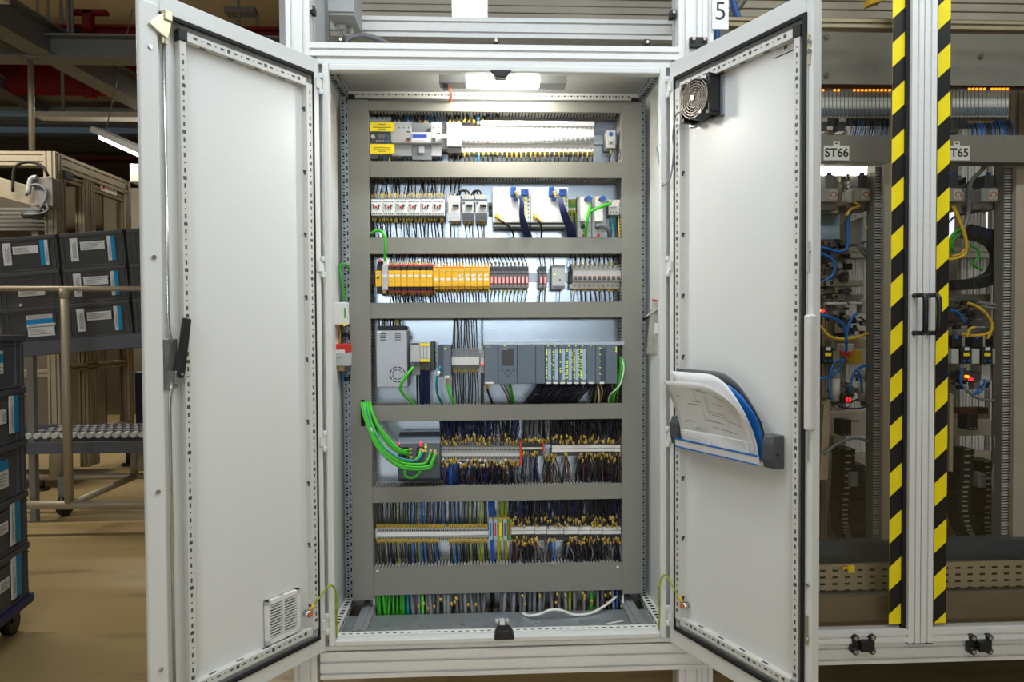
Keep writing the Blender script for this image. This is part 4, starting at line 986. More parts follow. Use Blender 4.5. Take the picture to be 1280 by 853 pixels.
mb = MB()
for kx, kz in ((0, .34), (0, .20), (-.16, .27), (.16, .27), (-.30, .34), (.30, .34)): mb.box(w*kx-.004, w*kx+.004, -d-.0014, -d, h*kz-.0030, h*kz+.0030)
mb.build('key', bgrey2, t); MB().cyl((-w*.16, -d-.002, h*.965), (-w*.16, -d, h*.965), .0022, 8).build('status_led', ledy, t)
t, w, h, d = plc(646.7, 669.5, 'controller_cover', 'blank slate cover right of the controller display')
t, w, h, d = plc(669.7, 681.2, 'controller_cover', 'narrow blank slate cover before the signal modules')
leds = [[.30, .34, .38, .42, .46, .50, .6, .9], [.55, .60, .2, .68], [.40, .75, .15, .5], [.32, .48, .44, .85, .55], [.1, .2, .5, .6, .7, .3], [.35, .45, .8, .6, .15]]
for i in range(6):
    a = 681.5+i*8.62
    t, w, h, d = plc(a, a+8.5, 'signal_module', '', .228); series('sig', t.location.x, t, 'slate signal module with pale blue label strip', 'controller module', 'modules of the slate controller')
    MB().box(-w*.10, w*.36, -d-.001, -d, h*.10, h*.89).build('label_strip', lblue, t)
    mb = MB(); random.seed(40+i)
    for j in range(24):
        if random.random() < (.75, .45, .25, .55, .7, .7)[i]: mb.box(-w*.40, -w*.20, -d-.001, -d, h*(.14+j*.031), h*(.155+j*.031))
        if random.random() < (.1, .15, .1, .4, .5, .6)[i]: mb.box(w*.38, w*.49, -d-.001, -d, h*(.14+j*.031), h*(.155+j*.031))
    mb.build('status_led', ledy, t); MB().box(-w*.32, w*.34, -d-.0016, -d, h*.0, h*.045).build('tag', white, t); MB().cyl((-w*.05, -d-.002, h*.965), (-w*.05, -d, h*.965), .0018, 6).build('status_led', ledy, t)
    MB().box(-w*.5, -w*.5+.0009, -d-.0006, -d, 0, h).build('joint', bgrey2, t)
random.seed(11)
t, w, h, d = plc(733.4, 744.5, 'signal_module', 'blank slate signal module right of the blue label strips', .228); MB().box(-w*.3, w*.25, -d-.0016, -d, 0, h*.045).build('tag', white, t); MB().box(-w*.05, w*.05, -d-.001, -d, h*.96, h*.97).build('status_led', ledy, t)
t, w, h, d = plc(744.7, 757, 'communication_module', 'slate communication module with a column of yellow lights', .228, bgrey)
mb = MB()
for j in range(5): mb.box(-w*.12, w*.02, -d-.001, -d, h*(.90-j*.165), h*(.915-j*.165))
mb.build('status_led', ledy, t); MB().box(-w*.05, w*.48, -d-.0008, -d, h*.07, h*.9).build('dark_cover', bgrey2, t); MB().box(-w*.1, w*.35, -d-.0016, -d, 0, h*.045).build('tag', white, t)
t, w, h, d = plc(757.2, 771.5, 'communication_module', 'slate communication module at the right end of the controller', .228)
mb = MB()
for j in range(3): mb.box(w*.36, w*.46, -d-.001, -d, h*(.91-j*.05), h*(.935-j*.05))
mb.build('status_led', ledy, t)
X0, X1, Z0, Z1 = RC(771.5, 428, 777.5, 479, .27); MB().box(X0, X1, .27, .35, Z0, Z1).top('end_plate', black, 'dark end plate at the right end of the controller', 'plate')
MB().box(X0-.004, X1, .262, .27, Z1-.012, Z1-.004).top('name_tag', white, 'tiny white tag above the green cables right of the controller', 'tag')
wire([P(775.5, 446, .25), P(776, 458, .24), P(774, 475, .24), P(769, 489, .25), P(762.5, 497, .28), P(764, 508, .31)], .0068, wgreen2, 'g4r', 'thick green cable bowing down at the right of the controller', 'cable', name='cable', n=8, sx=2)
wire([P(778.5, 450, .25), P(779, 462, .24), P(775.5, 478, .24), P(768, 492, .262), P(766, 507, .31)], .0062, wgreen, 'g4r', 'thick green cable bowing down at the right of the controller', 'cable', name='cable', n=8, sx=3)
wire([P(777.5, 448, .245), P(779.8, 462, .234), P(774.5, 482, .234), P(764, 492, .25), P(760.5, 500, .28), P(762, 508, .30)], .0026, wwhite, 'w4r', 'thin white wire along the green cables right of the controller', 'wire', name='wire')
wire([P(637.5, 481, .262), P(639, 490, .252), P(641, 500, .28), P(641.5, 508, .30)], .0062, wgreen2, 'g4c', 'green cable below the controller display', 'cable', name='cable', n=8)
for j in range(2): wire([P(626+j*4, 481, .27), P(632+j*3.6, 492, .262), P(638+j*1, 507, .30)], .0022, wbrown, 'w4p', 'thin brown wire slanting below the controller display', 'wire', G4b)
wire([P(747.5, 481, .265), P(748.5, 492, .262), P(748, 507, .30)], .0028, wwhite, 'w4q', 'white wire below the communication modules', 'wire', G4b)
# dark blue bundle below the signal modules: uncountable
mb = MB()
for j in range(110):
    x = random.uniform(674, 740); u = (x-674)/66; e = 652+u*62+random.uniform(-5, 5)
    mb.tube(spline([P(x, 479, .27+random.uniform(-.02, .03)), P(x-2-(1-u)*3, 484+random.uniform(0, 3), .262+random.uniform(-.02, .02)), P(x*.45+e*.55, 493+random.uniform(-2, 2), .265+random.uniform(-.025, .03)), P(e, 508, .30+random.uniform(-.02, .02))], 3), .0024, 5)
mb.top('wire_bundle', wnavy, 'dense dark blue wire bundle slanting below the signal modules', 'wires', kind='stuff')
mb = MB()
for j in range(40):
    x = random.uniform(738, 774); mb.tube(spline([P(x, 480, .29), P(x+random.uniform(-4, 4), 492, .285), P(x+random.uniform(-8, 3), 508, .31)], 3), .0022, 5, random.choice((0, 0, 0, 0, 0, 0, 0, 1)))
mb.top('wire_bundle', [wblack, wyel], 'dark tangle of wires below the communication modules', 'wires', kind='stuff')

# ================================================================== row 5
t = thing('network_switch', 'dark slate network switch with angled port face and green cables', 'network switch', (P(524, 600, .25).x, RAILY, P(524, 604, .25).z))
X0, X1, Z0, Z1 = RC(497.5, 543, 550.5, 604, .25); L = t.location; w2 = (X1-X0)/2; h = Z1-Z0
MB().prism([(0, .0), (0, h), (-.045, h), (-.068, h*.90), (-.085, h*.80), (-.105, h*.45), (-.105, h*.1), (-.07, 0)], 'x', -w2, w2).build('body', bgrey2, t, bevel=.003)
MB().prism([(-.0685, h*.90), (-.0855, h*.80), (-.087, h*.797), (-.070, h*.90)], 'x', -w2, w2).build('pale_edge', bgrey, t)  # paler strip along the bend above the port face
def sp(px, py, off=0):      # on the port face
    q = P(px, py, .26); return (q.x-L.x, -.095-off, q.z-L.z)
mb = MB()
for k in range(4):
    for j in range(2):
        x, y_, z = sp(505+k*3.3+ (18 if k > 1 else 0)*0+ (k//2)*12, 561+j*7, 0); mb.box(x-.0075, x+.0075, -.104, -.085, z-.008, z+.006)
mb.build('port', black, t)
mb = MB()
for px, py in ((498.5, 555), (526, 554), (526, 556.5)):
    x, y_, z = sp(px, py); mb.cyl((x, -.098, z), (x, -.085, z), .003, 8)
mb.build('status_led', ledr, t)
mb = MB()
for px in (531.5, 533): 
    for j in range(4): x, y_, z = sp(px, 556+j*2.6); mb.cyl((x, -.100, z), (x, -.085, z), .0018, 6)
mb.build('green_led', ledy, t)
# green cables out of the left duct into the switch
ports = [(514.5, 562), (514, 567), (515, 573), (526, 561.5), (529, 563), (538.5, 562.5), (544, 563.5), (545, 566), (543, 568.5)]
cols = [wgreen, wgreen, wgreen2, wgreen, wteal, wgreen, wgreen, wgreen2, wgreen]
for i in range(9):
    px, py = ports[i]; s = i/8; x0 = 453+random.uniform(0, 9.5)*1.0 if i != 4 else 459
    x0 = [463, 462, 461, 459.5, 458, 456, 454.5, 453, 452][i]
    dip = [0, 3, 6, 9, 8, 15, 20, 25, 24][i]
    pts = [P(x0, 500, .275), P(x0+.6, 510, .238), P(x0+4+s*1.5, 528, .222), P(x0+17+s*4, 553+dip*.35, .205), P(494+s*8, 566+dip*.75, .20), P(px-12+s*2, 571+dip*.62, .205), P(px-3, 568+dip*.32, .215), P(px, py, .242)]
    if i < 3: pts = [P(x0, 500, .275), P(x0+1, 510, .238), P(x0+9, 530, .222), P(x0+23, 549+dip, .21), P(497, 560+dip*.9, .208), P(506, 563+dip*.8, .215), P(px, py, .24)]
    o = wire(pts, .0043, cols[i], 'gsw'+('t' if i == 4 else ''), 'teal cable among the green ones entering the network switch' if i == 4 else 'green cable sweeping from the left duct to the network switch', 'cable', 'network cables', 'network_cable', fer=ferrt, fl=.012, n=8, seg=6, sx=px)
wire([P(505.5, 588, .25), P(507, 595, .232), P(512, 597.5, .228), P(519, 596, .228), P(525, 590, .235), P(526, 584, .25)], .0050, wgreen, 'gloop', 'short green cable loop under the network switch', 'cable', name='cable', n=8)
q0, q1 = P(464.2, 535, .219), P(466, 540, .216); MB().cyl(q0, q1, .0062, 8).top('cable_tag', white, 'white tag on the teal cable of the network bundle', 'tag')
MB().box(P(451, 515, .257).x, P(456, 515, .257).x, .2565, .2585, P(453, 533, .257).z, P(453, 500, .257).z).top('dark_duct_patch', dark, 'flat black patch painted as cut-out in the left duct where green cables leave', 'opening')  # flat black patch painted for the dark inside of an opening
# four-level terminals 551-650
for i in range(38):
    a = 551.5+i*2.6
    t = thing('tier_terminal', '', '', (P(a+1.3, 580, .30).x, RAILY, P(a+1.3, 586, .30).z)); series('tt5', t.location.x, t, 'grey multi-tier terminal in the row beside the network switch', 'terminal', 'multi-tier terminals')
    if 'tier' not in SHARED:
        _, _, w, _ = at_rect(a, 550, a+2.45, 586, .30)
        b_ = MB().prism([(0, 0), (0, .112), (-.018, .112), (-.018, .098), (-.032, .098), (-.032, .084), (-.050, .084), (-.050, .062), (-.056, .06), (-.056, .052), (-.050, .05), (-.050, .030), (-.032, .03), (-.032, .016), (-.018, .016), (-.018, 0)], 'x', -w/2, w/2).mesh('tier_body', lgrey)
        mk = MB().box(-w*.46, w*.46, -.0575, -.055, .050, .061).mesh('tier_marker', white)
        hl = MB()
        for y_, z in ((-.018, .105), (-.032, .091), (-.050, .073), (-.050, .040), (-.032, .023), (-.018, .008)): hl.box(-w*.28, w*.28, y_-.0006, y_+.0004, z-.003, z+.003)
        SHARED['tier'] = [('body', b_), ('marker', mk), ('contact_hole', hl.mesh('tier_holes', dgrey))]
    for nm, me in SHARED['tier']:
        o = bpy.data.objects.new(nm, me); COL.objects.link(o); o.parent = t
def plateobj(px0, py0, px1, py1, Yf, Yb, name, m, label, cat, bevel=.001):
    X0, X1, Z0, Z1 = RC(px0, py0, px1, py1, Yf); return MB().box(X0, X1, Yf, Yb, Z0, Z1).top(name, m, label, cat, bevel=bevel)
orange2 = mat('partition_orange', (214, 66, 26), .5)
plateobj(649.8, 553, 652.2, 581, .285, .345, 'partition_plate', orange2, 'orange partition plate closing the multi-tier terminals', 'plate'); plateobj(678.7, 554, 680.6, 564.5, .288, .345, 'partition_plate', orange2, 'short orange partition plate right of the slim terminals', 'plate')
def termrow(px0, px1, n, py0, py1, Yf, key, base, m=dgrey):
    st = (px1-px0)/n
    for i in range(n):
        t, w, h, d = boxdev('terminal_block', '', '', px0+i*st, py0, px0+(i+.92)*st, py1, Yf, m, 0); series(key, t.location.x, t, base, 'terminal', key)
        MB().box(-w*.3, w*.3, -d-.0006, -d, h*.72, h*.82).box(-w*.3, w*.3, -d-.0006, -d, h*.18, h*.28).build('contact_hole', black, t)
termrow(652.3, 678.5, 10, 553.5, 570, .305, 'terminal blocks between the orange plates', 'terminal block between the two orange partition plates')
plateobj(652.3, 559.5, 678.5, 562, .30, .305, 'marker_strip', white, 'thin white marker strip between the orange plates', 'marker strip')
plateobj(681, 556, 688.5, 560, .295, .345, 'marker_block', lblue, 'pale blue block right of the short orange plate', 'terminal')
termrow(689.5, 775.5, 30, 551, 570, .305, 'terminal blocks behind the upper white strip', 'dark terminal block behind the upper wide marker strip')
for a, c, lab in ((690, 767.3, 'long'), (768, 775.5, 'short end')):
    t = thing('marker_strip', f'{lab} piece of the wide white marker strip in the upper terminal row', 'marker strip', (P((a+c)/2, 565, .29).x, .305, P((a+c)/2, 565.3, .29).z))
    rc_part(t, a, 556.8, c, 560.6, .288, .305, 'strip', white, .001); rc_part(t, a, 561.2, c, 565.0, .288, .305, 'strip', white, .001)
# dense wires rows 5 and 6: uncountable
def dense(n, x0, x1, duct, up, ypx, Ye, mats, lab, spread=6, r=.0022, fer_p=.8, yr=4, fm=(ferr,), gaps=()):
    mb = MB(); zD = DZ[duct][0]+.012 if up else DZ[duct][1]-.012; nm = len(mats)
    for j in range(n):
        x = random.uniform(x0, x1)
        if any(a < x < c for a, c in gaps): continue
        k = random.randrange(nm)
        e = P(x, ypx+random.uniform(-yr, yr), Ye+random.uniform(-.018, .025)); s = Vector((e.x+random.uniform(-spread, spread)*.003, .312+random.uniform(-.03, .03), zD))
        mid = s*.5+e*.5+Vector((random.uniform(-.010, .010), random.uniform(-.022, .01), 0)); q = s*.15+e*.85; q.x = e.x
        mb.tube(spline([s, mid, q, e], 3), r, 5, k, cap=False)
        if random.random() < fer_p:
            d_ = (q-e).normalized(); mb.cyl(e, e+d_*random.uniform(.010, .016), r*1.4, 6, nm+random.randrange(len(fm)))
    return mb.top('wire_bundle', list(mats)+list(fm), lab, 'wires', kind='stuff')
F2 = (ferr, ferr, ferr, ferrt)
dense(150, 552, 648, 4, True, 552, .285, [wnavy, wblack, dblue, dblue, wblack], 'dense dark wires with yellow sleeves above the multi-tier terminals', yr=6, fm=F2)
dense(130, 552, 636, 5, False, 578, .285, [wblack, wblack, dblue, wnavy, wbrown], 'dense dark wires hanging below the multi-tier terminals', yr=5, fm=F2+(wwhite,))
dense(14, 552, 590, 5, False, 577, .280, [blue], 'few bright blue wires hanging below the multi-tier terminals', yr=3, fm=F2, r=.003)
dense(22, 636, 650, 5, False, 578, .29, [wgrey, wblack, wgrey], 'grey wires at the right end below the multi-tier terminals', yr=3, fm=F2)
dense(44, 653, 688, 4, True, 553, .30, [wgrey, mgrey, wblack], 'grey wires above the slim terminals between the orange plates', yr=2, fm=F2, spread=2)
dense(26, 652, 672, 5, False, 566, .30, [wgrey, wblack, dblue], 'grey and blue wires below the slim terminals', yr=2, fm=F2)
dense(150, 690, 776, 4, True, 552, .29, [wblack, wnavy, wnavy, wblack], 'dense dark wires above the upper wide marker strip', yr=5, fm=F2)
dense(150, 680, 776, 5, False, 571, .295, [wblack, wblack, wnavy, wbrown], 'dense dark wires hanging below the upper wide marker strip', yr=6, fm=F2, gaps=((698, 706), (709, 724)))

# ================================================================== row 6
termrow(470.5, 610, 54, 659, 678, .305, 'terminal blocks of the lowest left strip', 'terminal block behind the narrow strip of the lowest row', lgrey)
plateobj(470, 666.3, 610.5, 670.3, .295, .305, 'marker_strip', white, 'long narrow white marker strip in the lowest terminal row', 'marker strip')
plateobj(469, 662, 471.5, 674, .30, .345, 'end_bracket', offw, 'pale end bracket left of the lowest terminal row', 'bracket')
xs = [471.5+i*2.58 for i in range(54)]
rowcols = []
for i in range(54):
    rowcols.append(random.choice([wblack, wblack, wblack, wbrown, wnavy, wblue, wgy]) if i < 40 else random.choice([wblack, wblack, wgy, wblack, wgrey]))
names6 = {wblack.name: 'black', wbrown.name: 'brown', wnavy.name: 'navy', wblue.name: 'blue', wgy.name: 'green and yellow', wgrey.name: 'grey', wyel.name: 'yellow'}
for x, m in zip(xs, rowcols):
    if 558 < x < 560: continue
    nm_ = names6[m.name]
    wrow([x], 5, True, 660, .302, .0026, m, 'w6t'+nm_, f'{nm_} wire above the narrow strip in the lowest row', '', ferr, .014, jit=1.2, bulk='mixed coloured wires above the narrow strip of the lowest row')
    if not (548 < x < 557): wrow([x], 6, False, 674, .302, .0026, m, 'w6b'+nm_, f'{nm_} wire below the narrow strip in the lowest row', '', ferr, .018, jit=1.2, spread=1.6, bulk='mixed coloured wires below the narrow strip of the lowest row')
# pillar terminals in the middle
for k, (a, m, lab) in enumerate(((611, lblue, 'pale blue pillar terminal with blue wires'), (617, lblue, 'pale blue pillar terminal with a red core'), (623, wgy, 'green and yellow pillar terminal'), (629, lgrey, 'grey pillar terminal with white rungs'), (634.2, wgreen2, 'green pillar terminal beside the wide strip'))):
    t, w, h, d = boxdev('pillar_terminal', lab+' in the lowest row', 'terminal', a, 648, a+4.6, 676, .295, m, .001)
    MB().box(-w*.2, w*.22, -d-.001, -d, h*.2, h*.8).build('core', [wblue, red, lyellow, dgrey, red][k], t)
    mb = MB()
    for j in range(9): mb.box(w*.28, w*.46, -d-.0015, -d, h*(.08+j*.1), h*(.12+j*.1))
    mb.build('rung', white, t)
    MB().box(-w*.5, w*.5, -d-.001, -d+.01, h*.96, h*1.03).build('cap', ferr, t)
wrow([612.5, 615, 617.5], 5, True, 648, .30, .0055, blue, 'w6mb', 'thick blue wire dropping to the pillar terminals', 'wires at the pillar terminals', jit=.8)
wrow([614, 616], 6, False, 676, .30, .0042, blue, 'w6mb2', 'blue wire below the pillar terminals', 'wires at the pillar terminals', jit=.8, spread=1.5)
wrow([623.5, 626, 629, 631.5, 633], 5, True, 650, .30, .0034, wgy, 'w6mg', 'green and yellow wire bending into the pillar terminals', 'wires at the pillar terminals', jit=1.2, spread=1)
wrow([622.8, 625, 631.5, 633], 6, False, 676, .295, .0034, [wyel, wgy], 'w6my', 'yellow wire below the pillar terminals', 'wires at the pillar terminals', jit=1.2)
termrow(638.8, 776, 52, 655, 676, .305, 'terminal blocks of the lowest right strip', 'dark terminal block behind the lower wide marker strip')
bounds = [639, 668.3, 683.5, 704.8, 723, 738, 753, 776.5]
for k in range(7):
    a, c = bounds[k]+.35, bounds[k+1]-.35
    t = thing('marker_strip', f'{ordw(k+1)} white strip piece of the lower right terminal row, counted from the left', 'marker strip', (P((a+c)/2, 668, .29).x, .305, P((a+c)/2, 668, .29).z), group='wide marker strip pieces')
    rc_part(t, a, 659.2, c, 663.4, .288, .305, 'strip', white, .001); rc_part(t, a, 664.0, c, 668.2, .288, .305, 'strip', white, .001)
dense(230, 638, 776, 5, True, 655, .29, [wblack, wnavy, wnavy, dblue, wblack], 'dense dark wires above the lower wide marker strip', yr=7, fm=F2)
dense(190, 638, 776, 6, False, 675, .295, [wblack, wblack, wgrey, wnavy, wbrown], 'dense dark wires hanging below the lower wide marker strip', yr=5, fm=F2, gaps=((688, 704),))
wrow([687, 690, 693.5], 6, False, 673, .295, .0030, wblue, 'w6r', 'bright blue wire below the lower wide strip', 'blue wires of the lowest row', ferr, .012, jit=1)

# ================================================================== cables entering through the floor
zt = DZ[6][0]+.01; zb = Z(-1.06)
def riser(px, m, r, key, base, lean=0):
    x = P(px, 755, .30).x+random.uniform(-.002, .002); x2 = x+lean+random.uniform(-.012, .012)
    y = .30+random.uniform(-.025, .03)
    return wire([(x, y, zt), (x*.5+x2*.5+random.uniform(-.003, .003), y-.028, (zt+zb)/2), (x2, y-.03, zb)], r, m, key, base, 'cable', 'cables entering through the cabinet floor', 'floor_cable', n=8, seg=3, sx=px)
for px in (471, 475.5, 480, 484, 488.5, 492.5, 496.5, 500, 503.5): riser(px, random.choice([wgreen2, wgreen2, wgreen]), .0058, 'fg', 'green cable entering the cabinet floor at left', .012 if px < 484 else 0)
for px in (506, 509.5): riser(px, wteal, .0055, 'ft', 'teal cable entering the cabinet floor')
for px in (461, 465): riser(px, wteal if px > 463 else wgrey, .0055, 'fl'+str(px), ('teal' if px > 463 else 'grey')+' slanting cable at the far left of the cabinet floor', .03)
riser(467.5, wwhite, .005, 'fw', 'white slanting cable left of the green floor cables', .02)
for px in [513, 517, 521, 525, 533, 538, 541, 546, 550, 556, 561, 565, 571, 575, 582, 587, 593, 597, 602, 607, 628, 632, 637, 643, 649, 656, 662, 668, 674, 681, 688, 693, 699, 705, 717, 722, 729, 747, 755, 765]: riser(px, wgrey, random.uniform(.0052, .008), 'fgr', 'grey cable entering the cabinet floor', random.uniform(0, .015) if px < 620 else random.uniform(-.012, .004))
riser(529, wgreen, .0055, 'fg2', 'single bright green floor cable among grey ones', .012); riser(739, wgreen2, .007, 'fg3', 'thick deep green cable right of the floor middle')
riser(713, wgy, .006, 'fgy', 'green and yellow earth cable entering the cabinet floor'); riser(771, blue, .006, 'fb', 'blue cable at the right end of the floor cables')
mb = MB()
for j in range(60):
    x = P(random.uniform(470, 774), 750, .345).x; mb.tube([(x, .35, zt), (x+random.uniform(-.01, .01), .352, (zt+zb)/2), (x+random.uniform(-.02, .02), .35, zb)], .004, 5, random.choice((0, 0, 1)), cap=False)
for j in range(26):
    x = P(random.uniform(520, 774), 750, .32).x; z = zt-random.uniform(.01, .07); mb.cyl((x, .258, z), (x+.002, .258, z-.012), .0045, 6, 2)
mb.top('wire_bundle', [wblack, dgrey, ferr], 'dark mass of wires behind the floor cables', 'wires', kind='stuff')
wire([P(653, 767, .2), P(661, 770, .17), P(675, 768, .16), P(688, 763, .16), P(702, 763.5, .165), P(718, 769, .17), P(738, 767, .18), P(757, 757, .22), P(772, 745, .28)], .0048, wwhite, 'fl1', 'loose white cable snaking over the cabinet floor', 'cable', name='cable', n=8)
wire([P(746, 786, .09), P(762, 780, .11), P(780, 777, .13), P(795, 776, .15)], .0036, wwhite, 'fl2', 'short white cable lying on the cabinet floor at right', 'cable', name='cable')
wire([(P(780, 745, .3).x, .3, Z(-.905)), (P(779, 755, .27).x, .27, Z(-.94)), (P(779, 766, .25).x, .25, Z(-.972))], .003, wwhite, 'fl3', 'thin white wire hanging below the right vertical duct', 'wire')

# ================================================================== lamp under the cabinet roof
X0, X1, Z0, Z1 = RC(583, 95, 674, 105.5, .09)
zl = Z1
t = thing('cabinet_lamp', 'bright strip lamp fixed under the cabinet roof', 'lamp', ((X0+X1)/2, .09, Z0)); hw = (X1-X0)/2; hh = Z1-Z0
MB().box(-hw, hw, -.01, .045, 0, hh).build('diffuser', lampm, t, bevel=.006)
e0 = P(549, 100, .09).x-t.location.x; e1 = P(708, 100, .09).x-t.location.x
MB().box(e0, -hw, -.01, .05, 0, hh*1.05).build('end_block', mgrey, t, bevel=.003); MB().box(hw, e1, -.01, .05, 0, hh*1.05).build('end_block', mgrey, t, bevel=.003)
MB().box(e0, e1, -.01, .06, hh*1.02, Z(1.032)-Z0).build('backplate', paint, t)
MB().box(e0+.012, e0+.03, .0, .03, -.014, .0).build('plug', black, t)
a = Vector((t.location.x+e0+.03, .10, Z0-.008))
wire([a, P(561, 109, .13), P(564, 117, .2), P(562.5, 126, .25)], .0055, orange, 'orc', 'orange cable hanging from the roof lamp', 'cable', name='cable', n=8)

# ================================================================== things on the cabinet's inner sides
t, w, h, d = boxdev('wall_socket', 'white box on the left inner wall of the cabinet', 'box', 414.5, 378, 432.5, 406.5, .20, white, .003, back=.27)
MB().box(w*.38, w*.48, -d-.002, -d, h*.30, h*.75).build('terminal', wgreen2, t); MB().box(w*.30, w*.48, -d-.002, -d, -.004, h*.10).build('yellow_mark', lyellow, t)
wire([P(431, 377, .235), P(427, 350, .235), P(424.6, 335, .24), P(427, 330.5, .245), P(432, 331.5, .25), P(437, 337, .27)], .0046, wgreen2, 'gl', 'green cable looping above the white wall box', 'cable', name='cable', n=8)
t = thing('warning_relay', 'grey relay box with a red top on the left inner wall', 'relay', (P(427, 445, .22).x, .27, P(427, 458, .22).z))
rc_part(t, 417.5, 441, 437, 458, .215, .27, 'body', lgrey, .003); rc_part(t, 418, 430, 436.5, 441.5, .215, .27, 'red_top', red, .004); rc_part(t, 418.5, 437.5, 431, 441.5, .2145, .216, 'label', paper); rc_part(t, 419, 447, 427, 448.5, .2145, .216, 'marking', inkg); rc_part(t, 422, 458, 430, 464, .225, .25, 'gland', ferrt, .002)
for k, (px, y0, y1, m) in enumerate(((421, 407, 431, wblue), (423.5, 407, 431, wyel), (427.5, 459, 480, wblue))):
    wire([P(px, y0, .255), P(px+1.5, (y0+y1)/2, .26), P(px+.5, y1, .26)], .003, m, 'lw'+str(k), ['blue wire between the white box and the red-topped relay', 'yellow wire between the white box and the red-topped relay', 'blue wire below the red-topped relay'][k], 'wire')
for k, y in enumerate((419, 474)):
    X0, X1, Z0, Z1 = RC(428, y-2.2, 438, y+2.2, .29); MB().box(X0, X1, .28, .32, Z0, Z1).top('cable_clamp', black, ['upper', 'lower'][k]+' black cable clamp beside the left vertical duct', 'clamp', bevel=.002)
# plastic bag on the right
bagm = glass_mat('clear_bag', (.80, .80, .76), .25, .9, haze=.30, hazec=(.75, .75, .70))
c = [P(815, 374, .20), P(826, 376, .12), P(826, 443, .12), P(807, 443, .26)]
t = thing('parts_bag', 'clear zip bag with small parts hanging at the right inner wall', 'bag', tuple((c[2]+c[3])/2)); L = t.location
def bag(u, v, o=0):
    p = (c[0]*(1-u)+c[1]*u)*(1-v)+(c[3]*(1-u)+c[2]*u)*v
    return p+Vector((0, -.012*math.sin(PI*u)*math.sin(PI*v)*v-o, 0))-L
MB().grid(lambda u, v: bag(u, v), 6, 10).grid(lambda u, v: bag(u, v)+Vector((.003, .010*math.sin(PI*u)*v, 0)), 6, 10).build('pouch', bagm, t)
MB().grid(lambda u, v: bag(u, v*.03, .002), 4, 1).build('zip_strip', red, t); MB().grid(lambda u, v: bag(.45+u*.35, .42+v*.2, .003), 2, 2).build('label', paper, t)
mb = MB()
for k in range(5): q = bag(.3+k*.11, .92+.02*(k % 2)); mb.cyl(q, q+Vector((.012, .004, .006)), .004, 6)
mb.build('small_part', offw, t)
wire([P(807, 397, .27), P(812, 393, .22), P(819, 388.5, .16), P(826, 383, .10)], .0036, wwhite, 'bt', 'white tie holding the clear parts bag', 'tie', name='cable_tie')
MB().cyl(P(804.5, 400, .29), P(812, 396, .24), .004, 6).top('cable_tie', black, 'black tie beside the white tie of the parts bag', 'tie')

# ================================================================== fan on the right door
def on_right_door(name, label, cat, u, y, v):
    t = thing(name, label, cat, doorw(dr, 1, u, y, v), math.radians(114.42)); return t
t = on_right_door('cooling_fan', 'black axial fan with wire guard at the top of the right door', 'fan', .160, -.022, .755)
# local: x = -u direction (towards the hinge is +x), y = inward normal
fw = .064
mb = MB()
for a, c_, e, f_ in ((-fw-.012, fw+.012, 0, .006), (-fw-.012, fw+.012, .128, .134), (-fw-.012, -fw, 0, .134), (fw, fw+.012, 0, .134)): mb.box(a, c_, 0, .008, e, f_)
mb.build('mounting_plate', galv, t)
mb = MB(); mb.ring((0, .008, .067), .058, .064, 'y', .046, 28)
for sx in (-1, 1):
    for z in (.006, .118): mb.box(sx*fw-(.014 if sx > 0 else 0), sx*fw+(0 if sx > 0 else .014), .008, .054, z, z+.012)
mb.box(-fw, -fw+.004, .008, .054, .01, .125); mb.box(fw-.004, fw, .008, .054, .01, .125); mb.box(-fw, fw, .008, .012, .004, .13)
mb.build('housing', black, t)
mb = MB(); g = mat('guard_wire', (112, 104, 98), .4, .5)
for r in (.012, .020, .028, .036, .044, .052, .060): mb.ring((0, .056, .067), r-.0012, r+.0012, 'y', .003, 28)
for k in range(8):
    th = k*PI/4+.35; mb.tube([(.012*math.cos(th), .059, .067+.012*math.sin(th)), (.066*math.cos(th), .057, .067+.066*math.sin(th))], .0016, 5)
mb.build('wire_guard', g, t)
mb = MB(); mb.cyl((0, .03, .067), (0, .052, .067), .022, 16)
mb.build('hub', dgrey, t)
for k in range(7):
    th = k*2*PI/7; mb = MB()
    def bl(u, v, th=th): r = .02+.036*u; a = th+.55*v-.2*u; return (r*math.cos(a), .046-.020*v, .067+r*math.sin(a))
    mb.grid(bl, 4, 3); mb.build('blade', dgrey, t, solid=.0015)
mb = MB(); mb.cyl((.004, .057, .07), (.004, .061, .07), .008, 10); mb.cyl((-.028, .054, .018), (-.028, .058, .018), .006, 8); mb.build('badge', steel, t)
a = doorw(dr, 1, .085, .03, .80)
wire([a, doorw(dr, 1, .055, .02, .795), doorw(dr, 1, .032, .012, .74), doorw(dr, 1, .036, .012, .69), doorw(dr, 1, .02, .012, .60), doorw(dr, 1, -.01, .02, .58), Vector((.565, .0, Z(.60))), Vector((.553, .02, Z(.72)))], .0028, wgrey, 'fanw', 'thin pale cable from the fan looping to the cabinet frame', 'cable', name='fan_cable')
